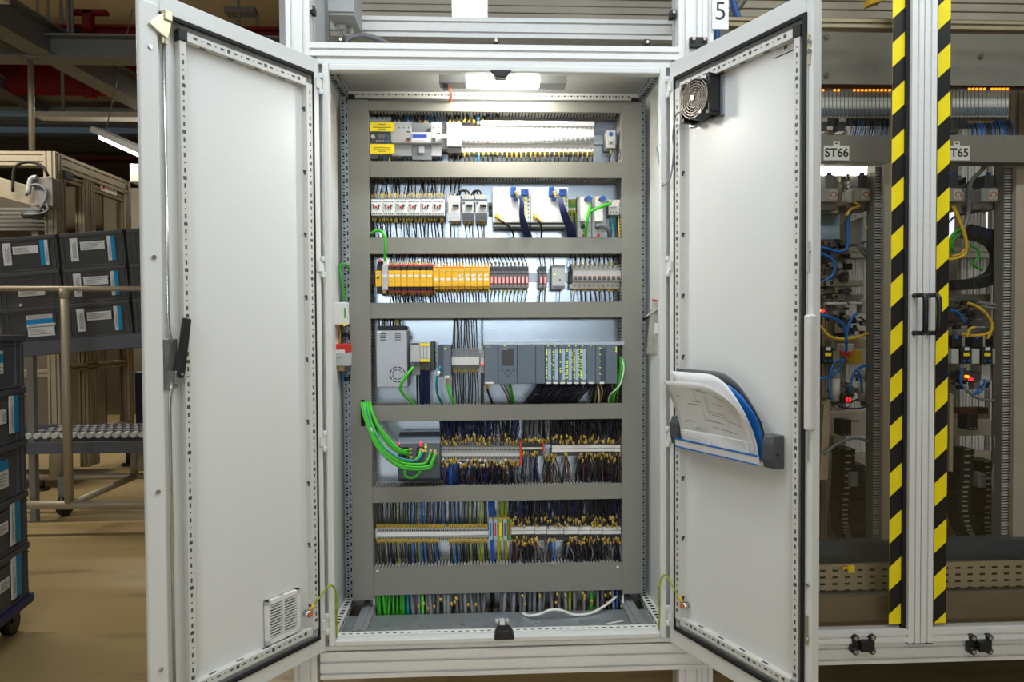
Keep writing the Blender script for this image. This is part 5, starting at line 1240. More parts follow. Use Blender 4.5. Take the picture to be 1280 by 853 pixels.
# document pocket
t = on_right_door('document_pocket', 'open document pocket with dark end brackets on the right door', 'document holder', .25, -.022, -.31)
for u, v in ((.052, -.300), (.449, -.308)):
    mb = MB(); mb.prism([(0, 0), (.040, .004), (.048, .03), (.048, .075), (.040, .098), (0, .098)], 'x', .25-u-.020, .25-u+.020); mb.v = [(x, y, z+v+.31) for x, y, z in mb.v]
    mb.build('end_bracket', dgrey, t, bevel=.004)
    MB().cyl((.25-u-.0205 if u > .3 else .25-u+.0205, .028, v+.31+.045), (.25-u-.018 if u > .3 else .25-u+.018, .028, v+.31+.045), .006, 10).build('bracket_hole', black, t)
mb = MB(); mb.prism([(.010, .006), (.058, .012), (.060, .040), (.056, .040), (.052, .016), (.010, .010)], 'x', -.178, .178); mb.build('trough', offw, t, bevel=.001)
mb = MB(); mb.box(-.178, .178, .0585, .0612, .036, .041); mb.box(-.178, .178, .0575, .0600, .011, .015); mb.build('blue_line', pblue, t)
# folder and papers standing in the pocket
def sheet(name, lab, u0, u1, z0, z1, y0, y1, curl, m, cat='paper', drop=0.0, lines=0, group=None, tilt=0.0):
    t2 = on_right_door(name, lab, cat, .25, -.022, -.31)
    def fn(a, b):
        x = .25-(u0+(u1-u0)*a); zt_ = z1-drop*max(0, a-.45)**2*3.3-tilt*(1-a)
        z = z0+(zt_-z0)*b; y = y0+(y1-y0)*b+curl*b*b+.006*math.sin(a*5+b*2)*b
        return (x, y, z)
    MB().grid(fn, 14, 10).build('sheet', m, t2, solid=.0006)
    if lines:
        mb = MB(); random.seed(lines)
        for k in range(lines):
            a0 = random.uniform(.05, .75); a1 = a0+random.uniform(.05, .22); b0 = random.uniform(.12, .9)
            if k % 3 == 0: mb.grid(lambda p, q: Vector(fn(a0+.004*p, max(.05, b0-.25)+(.25)*q))+Vector((0, .0014, 0)), 1, 5)
            else: mb.grid(lambda p, q: Vector(fn(a0+(a1-a0)*p, b0+.012*q))+Vector((0, .0014, 0)), 5, 1)
        mb.build('print', inkg, t2)
    return t2
sheet('folder', 'thick dark-edged document folder standing in the door pocket', .070, .425, .02, .270, .018, .030, .01, dgrey, 'folder', .135)
sheet('folder', 'blue-edged folder standing in the door pocket', .072, .422, .02, .262, .024, .036, .011, pblue, 'folder', .125, tilt=.045)
sheet('paper_sheet', 'tall white sheet behind the drawing in the door pocket', .070, .405, .02, .262, .032, .046, .02, paper, drop=.13, lines=14)
sheet('paper_sheet', 'white wiring drawing curling forward in the door pocket', .085, .395, .03, .235, .040, .060, .055, paper, drop=.05, lines=30)
sheet('paper_sheet', 'small folded sheet low in the door pocket', .10, .385, .02, .075, .047, .056, .0, paper, lines=12)
random.seed(5)
# ================================================================== left side of the hall
def crate(name, label, w, dpt, h, loc, rot, m, stickers, group):
    """open euro container, front looks to -y, origin bottom front middle"""
    t = thing(name, label, 'crate', loc, group=group, rot=rot)
    tp = .012
    mb = MB(); b0, b1 = w/2-.014, w/2-.006
    # walls (tapered), floor
    def wall(p):
        mb.prism(p, 'x', -b1, b1)
    mb.prism([(.010, 0), (.006, h), (.012, h), (.016, .006)], 'x', -b1, b1); mb.prism([(dpt-.010, 0), (dpt-.006, h), (dpt-.012, h), (dpt-.016, .006)], 'x', -b1, b1)
    mb.box(-b1, -b1+.006, .006, dpt-.006, 0, h); mb.box(b1-.006, b1, .006, dpt-.006, 0, h); mb.box(-b0, b0, .01, dpt-.01, 0, .006)
    mb.build('body', m, t)
    mb = MB()
    for z0, z1, e in ((h-.026, h, 0), (h-.046, h-.040, .002), (.0, .012, .004)):
        mb.box(-w/2+e, w/2-e, e, .010, z0, z1); mb.box(-w/2+e, w/2-e, dpt-.010, dpt-e, z0, z1); mb.box(-w/2+e, -w/2+.012, e, dpt-e, z0, z1); mb.box(w/2-.012, w/2-e, e, dpt-e, z0, z1)
    mb.prism([(-w*.18, h-.040), (-w*.14, h-.062), (w*.14, h-.062), (w*.18, h-.040)], 'y', .002, .012)
    mb.build('rim', m, t, bevel=.002)
    for x in (-w*.44, -w*.36, w*.36, w*.44): MB().box(x-.004, x+.004, .001, .010, .01, h-.03).build('rib', m, t)
    for s in (-1, 1):
        for y in (dpt*.12, dpt*.88): MB().box(min(s*(w/2-.008), s*(w/2-.001)), max(s*(w/2-.008), s*(w/2-.001)), y-.004, y+.004, .01, h-.03).build('rib', m, t)
    for (x0, x1, z0, z1, col, nm) in stickers:
        o = MB().box(w*x0-w/2, w*x1-w/2, -.001, .004, h*z0, h*z1).build(nm, col, t)
        if col is paper:
            mb = MB(); random.seed(int(x0*100)+int(z0*100)); vert = (x1-x0)*w < (z1-z0)*h
            for k in range(4):
                if vert: a = x0+(x1-x0)*(.3+.14*k); mb.box(w*a-w/2, w*(a+(x1-x0)*.07)-w/2, -.0016, -.001, h*(z0+(z1-z0)*.12), h*(z0+(z1-z0)*random.uniform(.5, .9)))
                else: a = z0+(z1-z0)*(.2+.18*k); mb.box(w*(x0+(x1-x0)*.08)-w/2, w*(x0+(x1-x0)*random.uniform(.4, .9))-w/2, -.0016, -.001, h*a, h*(a+(z1-z0)*.07))
            mb.build('small_print', inkg, o)
    return t
YR = 2.75
ang = math.radians(-4.3)
org = P(84, 424, YR); cw = P(167.5, 424, YR).x-P(84, 424, YR).x; chh = P(84, 380, YR).z-P(84, 424, YR).z
full = lambda nv: [(.17, .285, .18, .84, paper, 'side_label'), (.32, .70, .48, .72, paper, 'card'), (.30, .325, .46, .70, navy, 'card_clip'), (.695, .72, .46, .70, navy, 'card_clip'), (.735, .79, .14, .84, paper, 'side_label'), (.79, .85, .14, .84, cyan, 'blue_stripe')]
def rack_pos(cx, rz): return (org.x+cx*math.cos(ang)+rz*math.sin(ang), YR, org.z-cx*math.sin(ang)+rz*math.cos(ang))
stk = {(0, 2): [(.17, .29, .20, .84, paper, 'side_label'), (.31, .70, .50, .72, paper, 'card'), (.30, .32, .48, .70, navy, 'card_clip'), (.73, .80, .14, .86, cyan, 'blue_stripe'), (.80, .85, .14, .86, paper, 'side_label')],
       (0, 1): [(.34, .74, .30, .56, paper, 'card'), (.73, .75, .50, .56, navy, 'card_clip'), (.34, .38, .02, .10, paper, 'scrap')],
       (0, 0): [(.42, .84, .14, .40, paper, 'card'), (.42, .85, .42, .50, paper, 'card'), (.42, .82, .50, .64, cyan, 'blue_stripe'), (.42, .82, .64, .76, paper, 'card'), (.41, .43, .12, .36, navy, 'card_clip'), (.835, .855, .16, .38, navy, 'card_clip')],
       (1, 2): full(0), (1, 1): full(1), (1, 0): full(2), (2, 2): [], (2, 1): [], (2, 0): []}
cn = {0: 'left', 1: 'middle', 2: 'right'}; rn = {0: 'bottom', 1: 'middle', 2: 'top'}
for ci in (0, 1, 2, -1):
    for ri in range(3):
        st = stk.get((ci, ri), [])
        lab = f'dark grey crate on the sloping rack, {rn[ri]} of the {cn.get(ci, "far left")} stack'
        if ci == -1: continue
        crate('storage_crate', lab, cw*.985, .40, chh*.985, rack_pos((ci-.5)*cw+ (ri-1)*0, ri*chh), (0, ang, 0), crate_m, st, 'crates on the sloping rack')
# the rack under them
rackg = mat('rack_grey', (96, 99, 107), .5, .2)
t = thing('flow_rack', 'sloping steel flow rack carrying dark crates, with roller track below', 'rack', (P(90, 640, YR).x, YR+.2, 0))
L = t.location
def slopebar(x0, x1, y0, y1, dz0, dz1, name, m):
    mb = MB().box(x0, x1, y0, y1, dz0, dz1)
    mm = Matrix.Rotation(ang, 3, 'Y'); mb.v = [tuple(mm @ Vector((x, 0, z)) + Vector((org.x-L.x, YR+y-L.y, org.z-L.z))) for x, y, z in mb.v]
    return mb.build(name, m, t)
slopebar(-.62, 1.1, -.02, .0, -.10, 0, 'shelf_edge', rackg); slopebar(-.62, 1.1, .38, .42, -.10, 0, 'shelf_edge', rackg)
for k in range(26): slopebar(-.6+k*.065, -.6+k*.065+.035, .0, .38, -.030, -.004, 'shelf_roller', mgrey)
zr = P(100, 545, YR).z; 
for y in (-.04, .40):
    mb = MB().box(P(0, 540, YR).x-.3, P(320, 540, YR).x, YR+y, YR+y+.04, P(100, 566, YR).z, P(100, 552, YR).z); wpart(mb, 'track_beam', rackg, t)
for rowi, y in enumerate((-.02, .10, .22, .34)):
    for k in range(22):
        x = P(36, 540, YR).x+k*.062; mb = MB().cyl((x, YR+y, zr+.005), (x, YR+y+.07, zr+.005), .022, 8); wpart(mb, 'track_roller', offw, t)
    wpart(MB().box(P(0, 540, YR).x-.3, P(320, 540, YR).x, YR+y+.072, YR+y+.085, zr-.03, zr+.028), 'track_rail', rackg, t)
for px in (38, 198):
    for y in (.0, .38):
        wpart(MB().box(P(px, 500, YR).x-.022, P(px, 500, YR).x+.022, YR+y, YR+y+.045, 0, org.z-.1), 'leg', machg, t)
wpart(MB().tube([(P(168, 592, YR).x, YR+.1, P(168, 592, YR).z), (P(168, 560, YR).x, YR+.1, P(168, 560, YR).z)], .028, 8), 'strut', alu_w, t)
# tube trolley in front
YT = 2.42
t = thing('tube_frame', 'light grey tubular guard frame standing before the crate rack', 'frame', (P(83, 640, YT).x, YT, 0))
def tb(pts, r, nm): wpart(MB().tube([P(*p) if len(p) == 3 else p for p in pts], r, 12), nm, alu_w, t)
tb([(-40, 361, YT), (190, 361, YT)], .017, 'top_rail'); tb([(80.5, 362, YT), (86.5, 630, YT)], .028, 'upright'); tb([(-40, 631.5, YT), (215, 631.5, YT)], .030, 'bottom_rail')
tb([(-40, 597, YT+.55), (215, 595, YT+.55)], .024, 'rear_rail'); tb([(92, 629, YT), (168, 596, YT+.5)], .024, 'brace'); tb([(168, 596, YT+.55), (168, 560, YT+.55)], .030, 'rear_upright'); tb([(73, 596, YT+.55), (73, 540, YT+.55)], .06, 'rear_upright')
wpart(MB().tube([P(81, 361, YT), P(81.3, 374, YT)], .033, 12), 'tube_joint', alu_w, t)
for px, py, Yc in ((80, 610, YT+.5),):
    q = P(px, py, Yc); wpart(MB().cyl((q.x-.02, Yc, .075), (q.x+.03, Yc, .075), .075, 16), 'caster', black, t); wpart(MB().box(q.x-.03, q.x+.04, Yc-.03, Yc+.03, .08, q.z+.08), 'caster_fork', machg, t)
for px in (-30, 205):
    q = P(px, 640, YT); wpart(MB().cyl((q.x, YT, 0), (q.x, YT, .13), .02, 10), 'foot', black, t)
# stack in the left foreground
e0 = P(38.5, 744, .95)           # far right bottom corner
c_dir = Vector((math.sin(_yaw-math.atan((640-457)/F)), math.cos(_yaw-math.atan((640-457)/F)), 0))    # face runs this way into the distance
hC = (P(36, 421, .95).z-P(40, 744, .95).z)/5
rz = math.atan2(c_dir.y, c_dir.x)
stL = {4: [(.56, .66, .30, .50, paper, 'card'), (.56, .66, .50, .66, cyan, 'blue_stripe'), (.56, .66, .66, .72, paper, 'card')], 3: [(.74, .80, .18, .88, paper, 'side_label'), (.80, .87, .18, .88, cyan, 'blue_stripe'), (.60, .69, .40, .66, paper, 'card'), (.69, .71, .38, .66, navy, 'card_clip')],
       2: [(.56, .70, .24, .56, paper, 'card'), (.56, .70, .56, .74, cyan, 'blue_stripe')], 1: [(.72, .78, .12, .90, paper, 'side_label'), (.78, .86, .12, .90, cyan, 'blue_stripe'), (.55, .68, .42, .62, paper, 'card')], 0: [(.72, .78, .12, .90, paper, 'side_label'), (.78, .86, .12, .90, cyan, 'blue_stripe'), (.55, .68, .40, .60, paper, 'card')]}
ln = ['bottom', 'second lowest', 'middle', 'second highest', 'topmost']
zc0 = e0.z+.012
for k in range(5):
    o = Vector((e0.x, e0.y, zc0+k*hC))-c_dir*.30
    crate('storage_crate', f'slate grey crate, {ln[k]} of the stack at the left edge', .60, .40, hC*.985, o, (0, 0, rz), crate_b, stL[k], 'crates in the left foreground stack')
t = thing('crate_dolly', 'blue crate dolly under the stack at the left edge', 'dolly', (e0.x-c_dir.x*.30, e0.y-c_dir.y*.30, 0), rz)
MB().box(-.31, .31, -.01, .41, zc0-.045, zc0-.002).build('deck', dolly_m, t, bevel=.006)
for x in (-.24, .24):
    for y in (.06, .34): MB().cyl((x, y-.018, .055), (x, y+.018, .055), .055, 14).box(x-.03, x+.03, y-.026, y+.026, .06, zc0-.045).build('caster', black, t)

# machine behind the rack
YM = 3.7
t = thing('assembly_machine', 'enclosed assembly machine of beige aluminium sections behind the crate rack', 'machine', (P(70, 400, YM).x-.6, YM+.6, 0))
XR = P(70, 250, YM).x; ZT = P(66, 189, YM).z; DM = 1.2
def sb(ax, a, b_, c, w_, h_, nw=1, nh=1, nm='frame_beam', m=alu_w): wpart(slot_beam(MB(), ax, a, b_, c, w_, h_, nw, nh, d=.012, g=.014), nm, m, t)
sb('z', .12, ZT, (XR-.05, YM+.05), .10, .10, 2, 2, 'corner_post'); sb('z', .12, ZT, (XR-.05, YM+DM), .10, .10, 2, 2, 'corner_post')
sb('x', XR-2.2, XR-.1, (YM+.05, ZT-.06), .10, .12, 2, 2); sb('y', YM+.1, YM+DM, (XR-.05, ZT-.07), .10, .14, 2, 2); sb('y', YM+.1, YM+DM, (XR-.05, ZT-.19), .06, .06, 1, 1)
sb('z', .12, ZT-.12, (XR-.05, YM+.48), .08, .10, 2, 2, 'door_post'); sb('z', .12, ZT-.12, (XR-.05, YM+.58), .08, .06, 2, 1, 'door_post'); sb('z', .12, ZT-.12, (XR-.05, YM+.16), .05, .05, 1, 1, 'door_post')
for zz in (1.28, 1.05, .42): sb('y', YM+.1, YM+DM, (XR-.05, zz), .08, .06, 1, 1)
sb('x', XR-2.2, XR-.1, (YM+.05, .42), .10, .08, 2, 1); sb('x', XR-2.2, XR-.1, (YM+.05, 1.02), .10, .06, 2, 1)
wpart(MB().box(XR-2.2, XR-.1, YM+.9, YM+.92, .4, ZT-.12), 'back_panel', mat('machine_brown_dark', (104, 94, 78), .6, var=.1, scale=3), t); wpart(MB().box(XR-2.2, XR-.1, YM+.05, YM+1.2, .40, .43), 'bed_plate', machg, t)
pw = glass_mat('machine_pane', (.82, .80, .74), .05)
wpart(MB().box(XR-.052, XR-.048, YM+.12, YM+.46, .45, ZT-.2), 'pane', pw, t); wpart(MB().box(XR-.052, XR-.048, YM+.62, YM+DM, .45, ZT-.14), 'pane', pw, t)
q = P(78, 218, YM+.1); wpart(MB().box(XR-.002, XR+.03, YM+.10, YM+.20, q.z-.035, q.z+.035), 'door_hinge', black, t)
wpart(MB().box(XR-.4, XR-.34, YM+.3, YM+.7, 1.9, 2.6), 'inner_panel', machg, t)
wpart(MB().cyl((XR-.34, YM+.36, 2.42), (XR-.325, YM+.36, 2.42), .05, 16), 'round_port', black, t)
# sign on the machine side
zs = P(140, 237, YM+.95).z; yc = YM+.86
wpart(MB().box(XR-.02, XR-.012, yc-.14, yc+.14, zs-.055, zs+.055), 'sign_plate', white, t)
wpart(MB().prism([(yc-.115, zs-.035), (yc-.08, zs-.035), (yc-.075, zs+.0), (yc-.09, zs+.04), (yc-.11, zs+.03)], 'x', XR-.012, XR-.010), 'sign_mark', red, t)
mb = MB()
for k in range(5): mb.box(XR-.012, XR-.010, yc-.055+k*.034, yc-.034+k*.034, zs-.006, zs+.030)
mb.box(XR-.012, XR-.010, yc-.055, yc+.11, zs-.026, zs-.018)
wpart(mb, 'sign_letter', mgrey, t)
for px, py in ((53, 608), (160, 588)):
    q = P(px, py, YM+(.05 if px < 60 else 1.1)); wpart(MB().cyl((q.x, q.y, 0), (q.x, q.y, .13), .02, 8).cyl((q.x, q.y, 0), (q.x, q.y, .02), .06, 10), 'levelling_foot', black, t)
# slanted beam and cables in the machine's front opening
mb = MB(); a, c = P(-30, 238, YM-.05), P(58, 262, YM-.05)
mb.prism([(a.x, a.z), (c.x, c.z), (c.x, c.z+.16), (a.x, a.z+.16)], 'y', YM-.12, YM-.02); mb.top('slanted_beam', alu_w, 'slanted beige beam across the machine front at far left', 'beam', bevel=.004)
mb = MB()
for k in range(6): z = P(20, 262+k*5, YM+.3).z; mb.box(XR-1.0, XR-.12, YM+.28, YM+.3, z-.012, z+.012)
mb.top('louvre_grille', machg, 'dark louvred grille under the slanted beam', 'grille')
for k, pts in enumerate(([(16, 240), (17, 215), (24, 205), (40, 203), (53, 208), (60, 220)], [(33, 245), (36, 234), (46, 231), (56, 236), (58, 246), (50, 262)], [(30, 268), (44, 268), (54, 266), (60, 262), (58, 255)], [(35, 243), (38, 226), (42, 222), (46, 222)])):
    wire([P(x, y, YM-.16) for x, y in pts], [.012, .012, .009, .02][k], [black, wgrey, wgrey, lgrey][k], 'mc'+str(k), ['black hose arching in the machine front', 'grey cable coil on the slanted beam', 'grey cable hanging below the slanted beam', 'pale conduit rising from the slanted beam'][k], 'cable', name='cable', n=8)
mb = MB(); q = P(60, 238, YM-.1); mb.box(q.x-.09, q.x+.06, YM-.14, YM-.02, q.z-.14, q.z+.10); mb.top('sensor_box', machg, 'dark grey box on the machine corner post', 'box', bevel=.005)
mb = MB(); q = P(34, 268, YM-.1); mb.cyl((q.x-.03, q.y, q.z), (q.x+.12, q.y, q.z), .035, 10); mb.top('proximity_sensor', dgrey, 'dark cylindrical sensor under the slanted beam', 'sensor')

# ceiling of the hall: girders, red beams, lamp
def girder(a, c, wd, ht, name, m, label, cat='girder'):
    """hollow-topped channel between two points"""
    a, c = Vector(a), Vector(c); d_ = (c-a); Ln = d_.length; t = thing(name, label, cat, a, math.atan2(d_.y, d_.x))
    MB().box(0, Ln, -wd/2, wd/2, 0, .02).build('lower_flange', m, t); MB().box(0, Ln, -.015, .015, .02, ht-.02).build('web', m, t); MB().box(0, Ln, -wd/2, wd/2, ht-.02, ht).build('upper_flange', m, t)
    return t
girder(P(0, 34, 3.76)*2.2-P(190, 134, 6.0)*1.2, P(190, 134, 6.0), .22, .30, 'ceiling_girder', gird, 'grey ceiling girder running diagonally at the upper left')
zg = P(60, 76, 4.35).z
girder((-9, 4.35, zg), (P(30, 70, 4.35).x+3.5, 4.35, zg), .2, .22, 'ceiling_girder', gird, 'grey horizontal ceiling girder crossing the diagonal one')
girder(P(-40, 92, 7.5), P(60, 160, 9.5), .2, .2, 'ceiling_girder', gird, 'distant grey girder descending at the far left')
wpart_t = thing('hanger_pipe', 'pale vertical pipe hanging from the ceiling girder', 'pipe', P(40, 188, 4.3))
zt_ = P(38, 70, 4.3); MB().tube([(0, 0, 0), (zt_.x-wpart_t.location.x, 0, zt_.z-wpart_t.location.z)], .025, 12).build('tube', alu_w, wpart_t); MB().cyl((zt_.x-wpart_t.location.x, 0, zt_.z-wpart_t.location.z-.04), (zt_.x-wpart_t.location.x, 0, zt_.z-wpart_t.location.z), .06, 12).build('flange', gird, wpart_t)
for k, (y0, y1, Yb) in enumerate(((35, 57, 6.8), (82, 112, 8.2))):
    X0, X1, Z0, Z1 = RC(-300, y0, 700, y1, Yb)
    t = thing('roof_beam', ['upper', 'lower'][k]+' red steel roof beam across the hall', 'beam', ((X0+X1)/2, Yb+.1, Z0)); W = (X1-X0)/2; H = Z1-Z0
    MB().box(-W, W, -.02, .02, 0, H).build('web', redb, t); MB().box(-W, W, -.12, .12, -.03, 0).build('lower_flange', redb, t); MB().box(-W, W, -.12, .12, H, H+.03).build('upper_flange', redb, t)
mb = MB(); X0, X1, Z0, Z1 = RC(105, 14, 116, 37, 6.75); mb.box(X0, X1, 6.7, 6.8, Z0, Z1); X0, X1, Z0, Z1 = RC(86, 13.5, 134, 18, 6.75); mb.box(X0, X1, 6.7, 6.8, Z0, Z1); mb.top('red_bracket', redb, 'red T-shaped bracket on the upper red beam', 'bracket')
mb = MB(); X0, X1, Z0, Z1 = RC(107, 112, 119, 122, 8.1); mb.box(X0, X1, 8.0, 8.15, Z0, Z1); mb.top('red_bracket', redb, 'small red block under the lower red beam', 'bracket')
for k, px in enumerate((46, 59, 84, 89)):
    a, c = P(px, -30, 5.2), P(px+2, 60, 5.2); MB().tube([a, c], .012, 6).top('hanger_rod', machg, ['first', 'second', 'third', 'last'][k]+' thin hanger rod above the girders, from the left', 'rod')
for k, (y0, y1, Yb, m) in enumerate(((112, 121, 9.0, alu_w), (135, 147, 9.5, lblue), (158, 167, 10, lblue), (197, 200, 11, redb), (146, 156, 9.8, machg))):
    X0, X1, Z0, Z1 = RC(-300, y0, 720, y1, Yb); MB().box(X0, X1, Yb, Yb+.25, Z0, Z1).top('ceiling_duct', m, ['beige cable tray under the lower red beam', 'pale blue air duct spanning the hall', 'lower pale blue air duct spanning the hall', 'thin red sprinkler pipe far back in the hall', 'dark tray between the two pale air ducts'][k], 'duct')
X0, X1, Z0, Z1 = RC(-300, 168, 720, 190, 12); MB().box(X0, X1, 12, 12.3, Z0, Z1).top('dark_gallery', machg, 'dark gallery band far back in the hall', 'gallery')
mb = MB(); q = P(88, 48, 6.6); mb.cyl((q.x-.12, q.y, q.z), (q.x+.12, q.y, q.z), .12, 14); mb.cyl((q.x, q.y, q.z), (q.x, q.y, 6.1), .03, 8); mb.top('hoist', dolly_m, 'dark blue hoist in front of the upper red beam', 'hoist')
# hall lamp
a, c = P(124, 168, 5.0), P(186, 196, 4.6)
d_ = c-a; t = thing('hall_lamp', 'lit fluorescent batten lamp hanging in the hall', 'lamp', a, math.atan2(d_.y, d_.x))
Ln = d_.length; sl = math.atan2(d_.z, Vector((d_.x, d_.y)).length); t.rotation_euler = (0, -sl, math.atan2(d_.y, d_.x))
MB().box(-.05, Ln+.25, -.07, .07, 0, .06).build('housing', offw, t, bevel=.005); MB().box(.05, Ln+.2, -.035, .035, -.04, 0).build('tube', lamph, t, bevel=.01)
for x in (.1, Ln): MB().tube([(x, 0, .06), (x, 0, 1.3)], .006, 5).build('suspension', machg, t)
mb = MB(); X0, X1, Z0, Z1 = RC(283, 12, 321, 19, 7.5); mb.box(X0, X1, 7.4, 7.6, Z0, Z1); mb.box((X0+X1)/2+.2, (X0+X1)/2+.23, 7.48, 7.52, P(313, 37, 7.5).z, Z0); mb.top('ceiling_bracket', gird, 'grey ceiling bracket seen above the left door', 'bracket')
# pale cabinet far back
X0, X1, Z0, Z1 = RC(162, 205, 190, 228, 7.5); MB().box(X0, X1, 7.5, 7.9, Z0, Z1).top('wall_box', offw, 'cream box fixed far back beside the left door', 'box', bevel=.01)
X0, X1, Z0, Z1 = RC(100, 235, 200, 600, 9); MB().box(X0-2, X1+3, 9, 9.3, 0.0, Z1).top('rear_partition', mat('partition_dark', (92, 86, 74), .7, var=.1, scale=2), 'grey partition wall far behind the machine', 'partition')
X0, X1, Z0, Z1 = RC(168, 465, 190, 520, 5.2); MB().box(X0, X1, 5.2, 5.7, .0, Z1).top('blue_bin', dolly_m, 'blue bin standing behind the rack at the left door', 'bin', bevel=.02)
# the hall lamps above the camera
for i, (x, y, z, L_, pw_) in enumerate(HALL):
    t = thing('ceiling_batten', ['ceiling batten lamp above the open cabinet', 'ceiling batten lamp behind the camera', 'ceiling batten lamp above the crate rack', 'ceiling batten lamp far back'][i], 'lamp', (x, y, z))
    MB().box(-L_/2-.03, L_/2+.03, -.1, .1, 0, .07).build('housing', white, t)
    [MB().box(sx-.02, sx+.02, -.01, .01, .07, 6.1-z).build('suspension', machg, t) for sx in (-L_*.4, L_*.4)]
# ================================================================== glazed enclosure on the right
en = thing('glazed_enclosure', 'glazed machine enclosure with striped doors right of the cabinet', 'enclosure', (1.5, .05, CZ-1.0))
zb0 = P(1150, 804.5, -.02).z; zt0 = 3.0
sx = [(P(1138, 420, -.02).x, P(1152.6, 420, -.02).x), (P(1153.6, 420, -.02).x, P(1168.6, 420, -.02).x)]
pane_m = glass_mat('enclosure_pane', (.96, .95, .92), .03)
tape_y = mat('tape_yellow', (236, 214, 0), .5, var=.04); tape_k = mat('tape_black', (16, 12, 12), .5)
zr1 = P(1150, 789, -.02).z
XL, XRr = .76, 2.75
for k in range(2):
    a, c = sx[k]
    d_ = wpart(slot_beam(MB(), 'z', zb0, zt0, ((a+c)/2, .0025), c-a, .045, 1, 1), 'door', alu, en); d_['label'] = ['left', 'right'][k]+' glazed door with hazard tape and black pull handle'
    Lw = Vector(en.location)+Vector(d_.location)
    def dp(mb, nm, m, bevel=0): mb.v = [(x-Lw.x, y-Lw.y, z-Lw.z) for x, y, z in mb.v]; return mb.build(nm, m, d_, bevel=bevel)
    u0, u1 = (XL, a) if k == 0 else (c, XRr)
    dp(slot_beam(MB(), 'x', u0, u1, (.0025, (zb0+zr1)/2+.004), .045, (zr1-zb0)*.95, 1, 1), 'bottom_rail', alu)
    dp(MB().box(u0, u1, .004, .008, zr1-.004, zt0), 'pane', pane_m)
    dp(MB().box(a-.013 if k == 0 else c, a if k == 0 else c+.004, -.006, .012, zr1, zt0), 'pane_seal', rubber)
    # hazard tape
    ta, tc = (P(1113.6, 420, .002).x, P(1132.4, 420, .002).x) if k == 0 else (P(1170, 420, .002).x, P(1185.4, 420, .002).x)
    mb = MB(); W_ = tc-ta; per = P(1120, 100, 0).z-P(1120, 160.5, 0).z
    mb.box(ta, tc, .0030, .0040, zr1+.015, zt0, 0)
    zb_, zt_2 = zr1+.015, zt0; ph = P(1120, 710 if k == 0 else 723, 0).z
    n0 = int((zb_-ph)/per)-2
    for j in range(n0, n0+60):
        z0 = ph+j*per; pts = [(ta, z0), (tc, z0+W_*.92), (tc, z0+W_*.92+per/2), (ta, z0+per/2)]
        # clip to the tape's ends
        if pts[0][1] < zb_ or pts[2][1] > zt_2:
            if pts[2][1] <= zb_ or pts[0][1] >= zt_2: continue
            pts = [(x, min(max(z, zb_), zt_2)) for x, z in pts]
        mb.prism(pts, 'y', .0024, .0030, 1)
    dp(mb, 'hazard_tape', [tape_y, tape_k])
    # handle
    hx = P(1144.5 if k == 0 else 1161, 393, -.03).x; z1_, z0_ = P(1150, 369.5, -.05).z, P(1150, 416.5, -.05).z
    mb = MB(); hx2 = hx+.002
    mb.tube([(hx, -.02, z1_), (hx, -.045, z1_), (hx+.001, -.068, z1_), (hx2, -.078, z1_-.010), (hx2, -.080, z1_-.03), (hx2, -.080, z0_+.03), (hx2, -.078, z0_+.010), (hx+.001, -.068, z0_), (hx, -.045, z0_), (hx, -.02, z0_)], .0085, 10)
    dp(mb, 'pull_handle', black)
    dp(MB().box(a, c, -.02, .025, zb0-.004, zb0), 'end_cap', black)
# lower hinges
for k, px in enumerate((1080.5, 1227.5)):
    q = P(px, 806, -.03); mb = MB(); mb.box(q.x-.018, q.x+.022, -.045, -.004, q.z-.020, q.z+.014)
    for dx in (-.030, .030):
        for dz in (-.026, .022):
            mb.cyl((q.x+dx, -.03, q.z+dz), (q.x+dx, -.004, q.z+dz), .012, 10); mb.cyl((q.x+dx, -.034, q.z+dz), (q.x+dx, -.03, q.z+dz), .007, 10, 1)
        mb.box(q.x+dx-.010, q.x+dx+.010, -.025, -.004, q.z-.026, q.z+.022)
    wpart(mb, 'door_hinge', [black, steel], en)
# fixed parts of the enclosure
wpart(slot_beam(MB(), 'x', XL, XRr, (.08, P(1150, 30, .06).z), .04, .030, 1, 1), 'upper_rail', alu_w, en)
for i in range(4):
    z = P(1150, 20-i*11, .45).z; wpart(MB().box(XL, XRr, .45, .465, z-.014, z+.018), 'slat', machb, en, .003)
X0, X1, Z0, Z1 = RC(1020, 38, 1290, 106, .30); wpart(MB().box(XL, XRr, .30, .305, Z0, Z1), 'header_plate', machg, en)
mb = MB()
for px, py in ((1032, 46), (1032, 94), (1225, 70)): q = P(px, py, .30); mb.cyl((q.x, .29, q.z), (q.x, .30, q.z), .010, 10)
wpart(mb, 'plate_bolt', steel, en)
mb = MB(); q = P(1094, 5, .12); mb.prism([(q.x-.035, q.z-.012), (q.x+.02, q.z+.005), (q.x+.028, q.z+.03), (q.x-.03, q.z+.015)], 'y', .10, .14); mb.top('yellow_clip', wyel, 'yellow clip hanging at the top behind the left glazed door', 'clip')
bk = mat('enclosure_back', (150, 144, 130), .6, .1, var=.1, scale=5)
wpart(MB().box(XL, XRr+.6, 1.5, 1.51, .3, 3.0), 'back_wall', bk, en); wpart(MB().box(XRr+.59, XRr+.6, .1, 1.5, .3, 3.0), 'end_wall', bk, en); wpart(MB().box(XL-.02, XL, .1, 1.5, .3, 2.2), 'side_wall', bk, en)
wpart(MB().box(XL, XRr, .10, 1.5, .30, .31), 'floor_tray', machg, en)
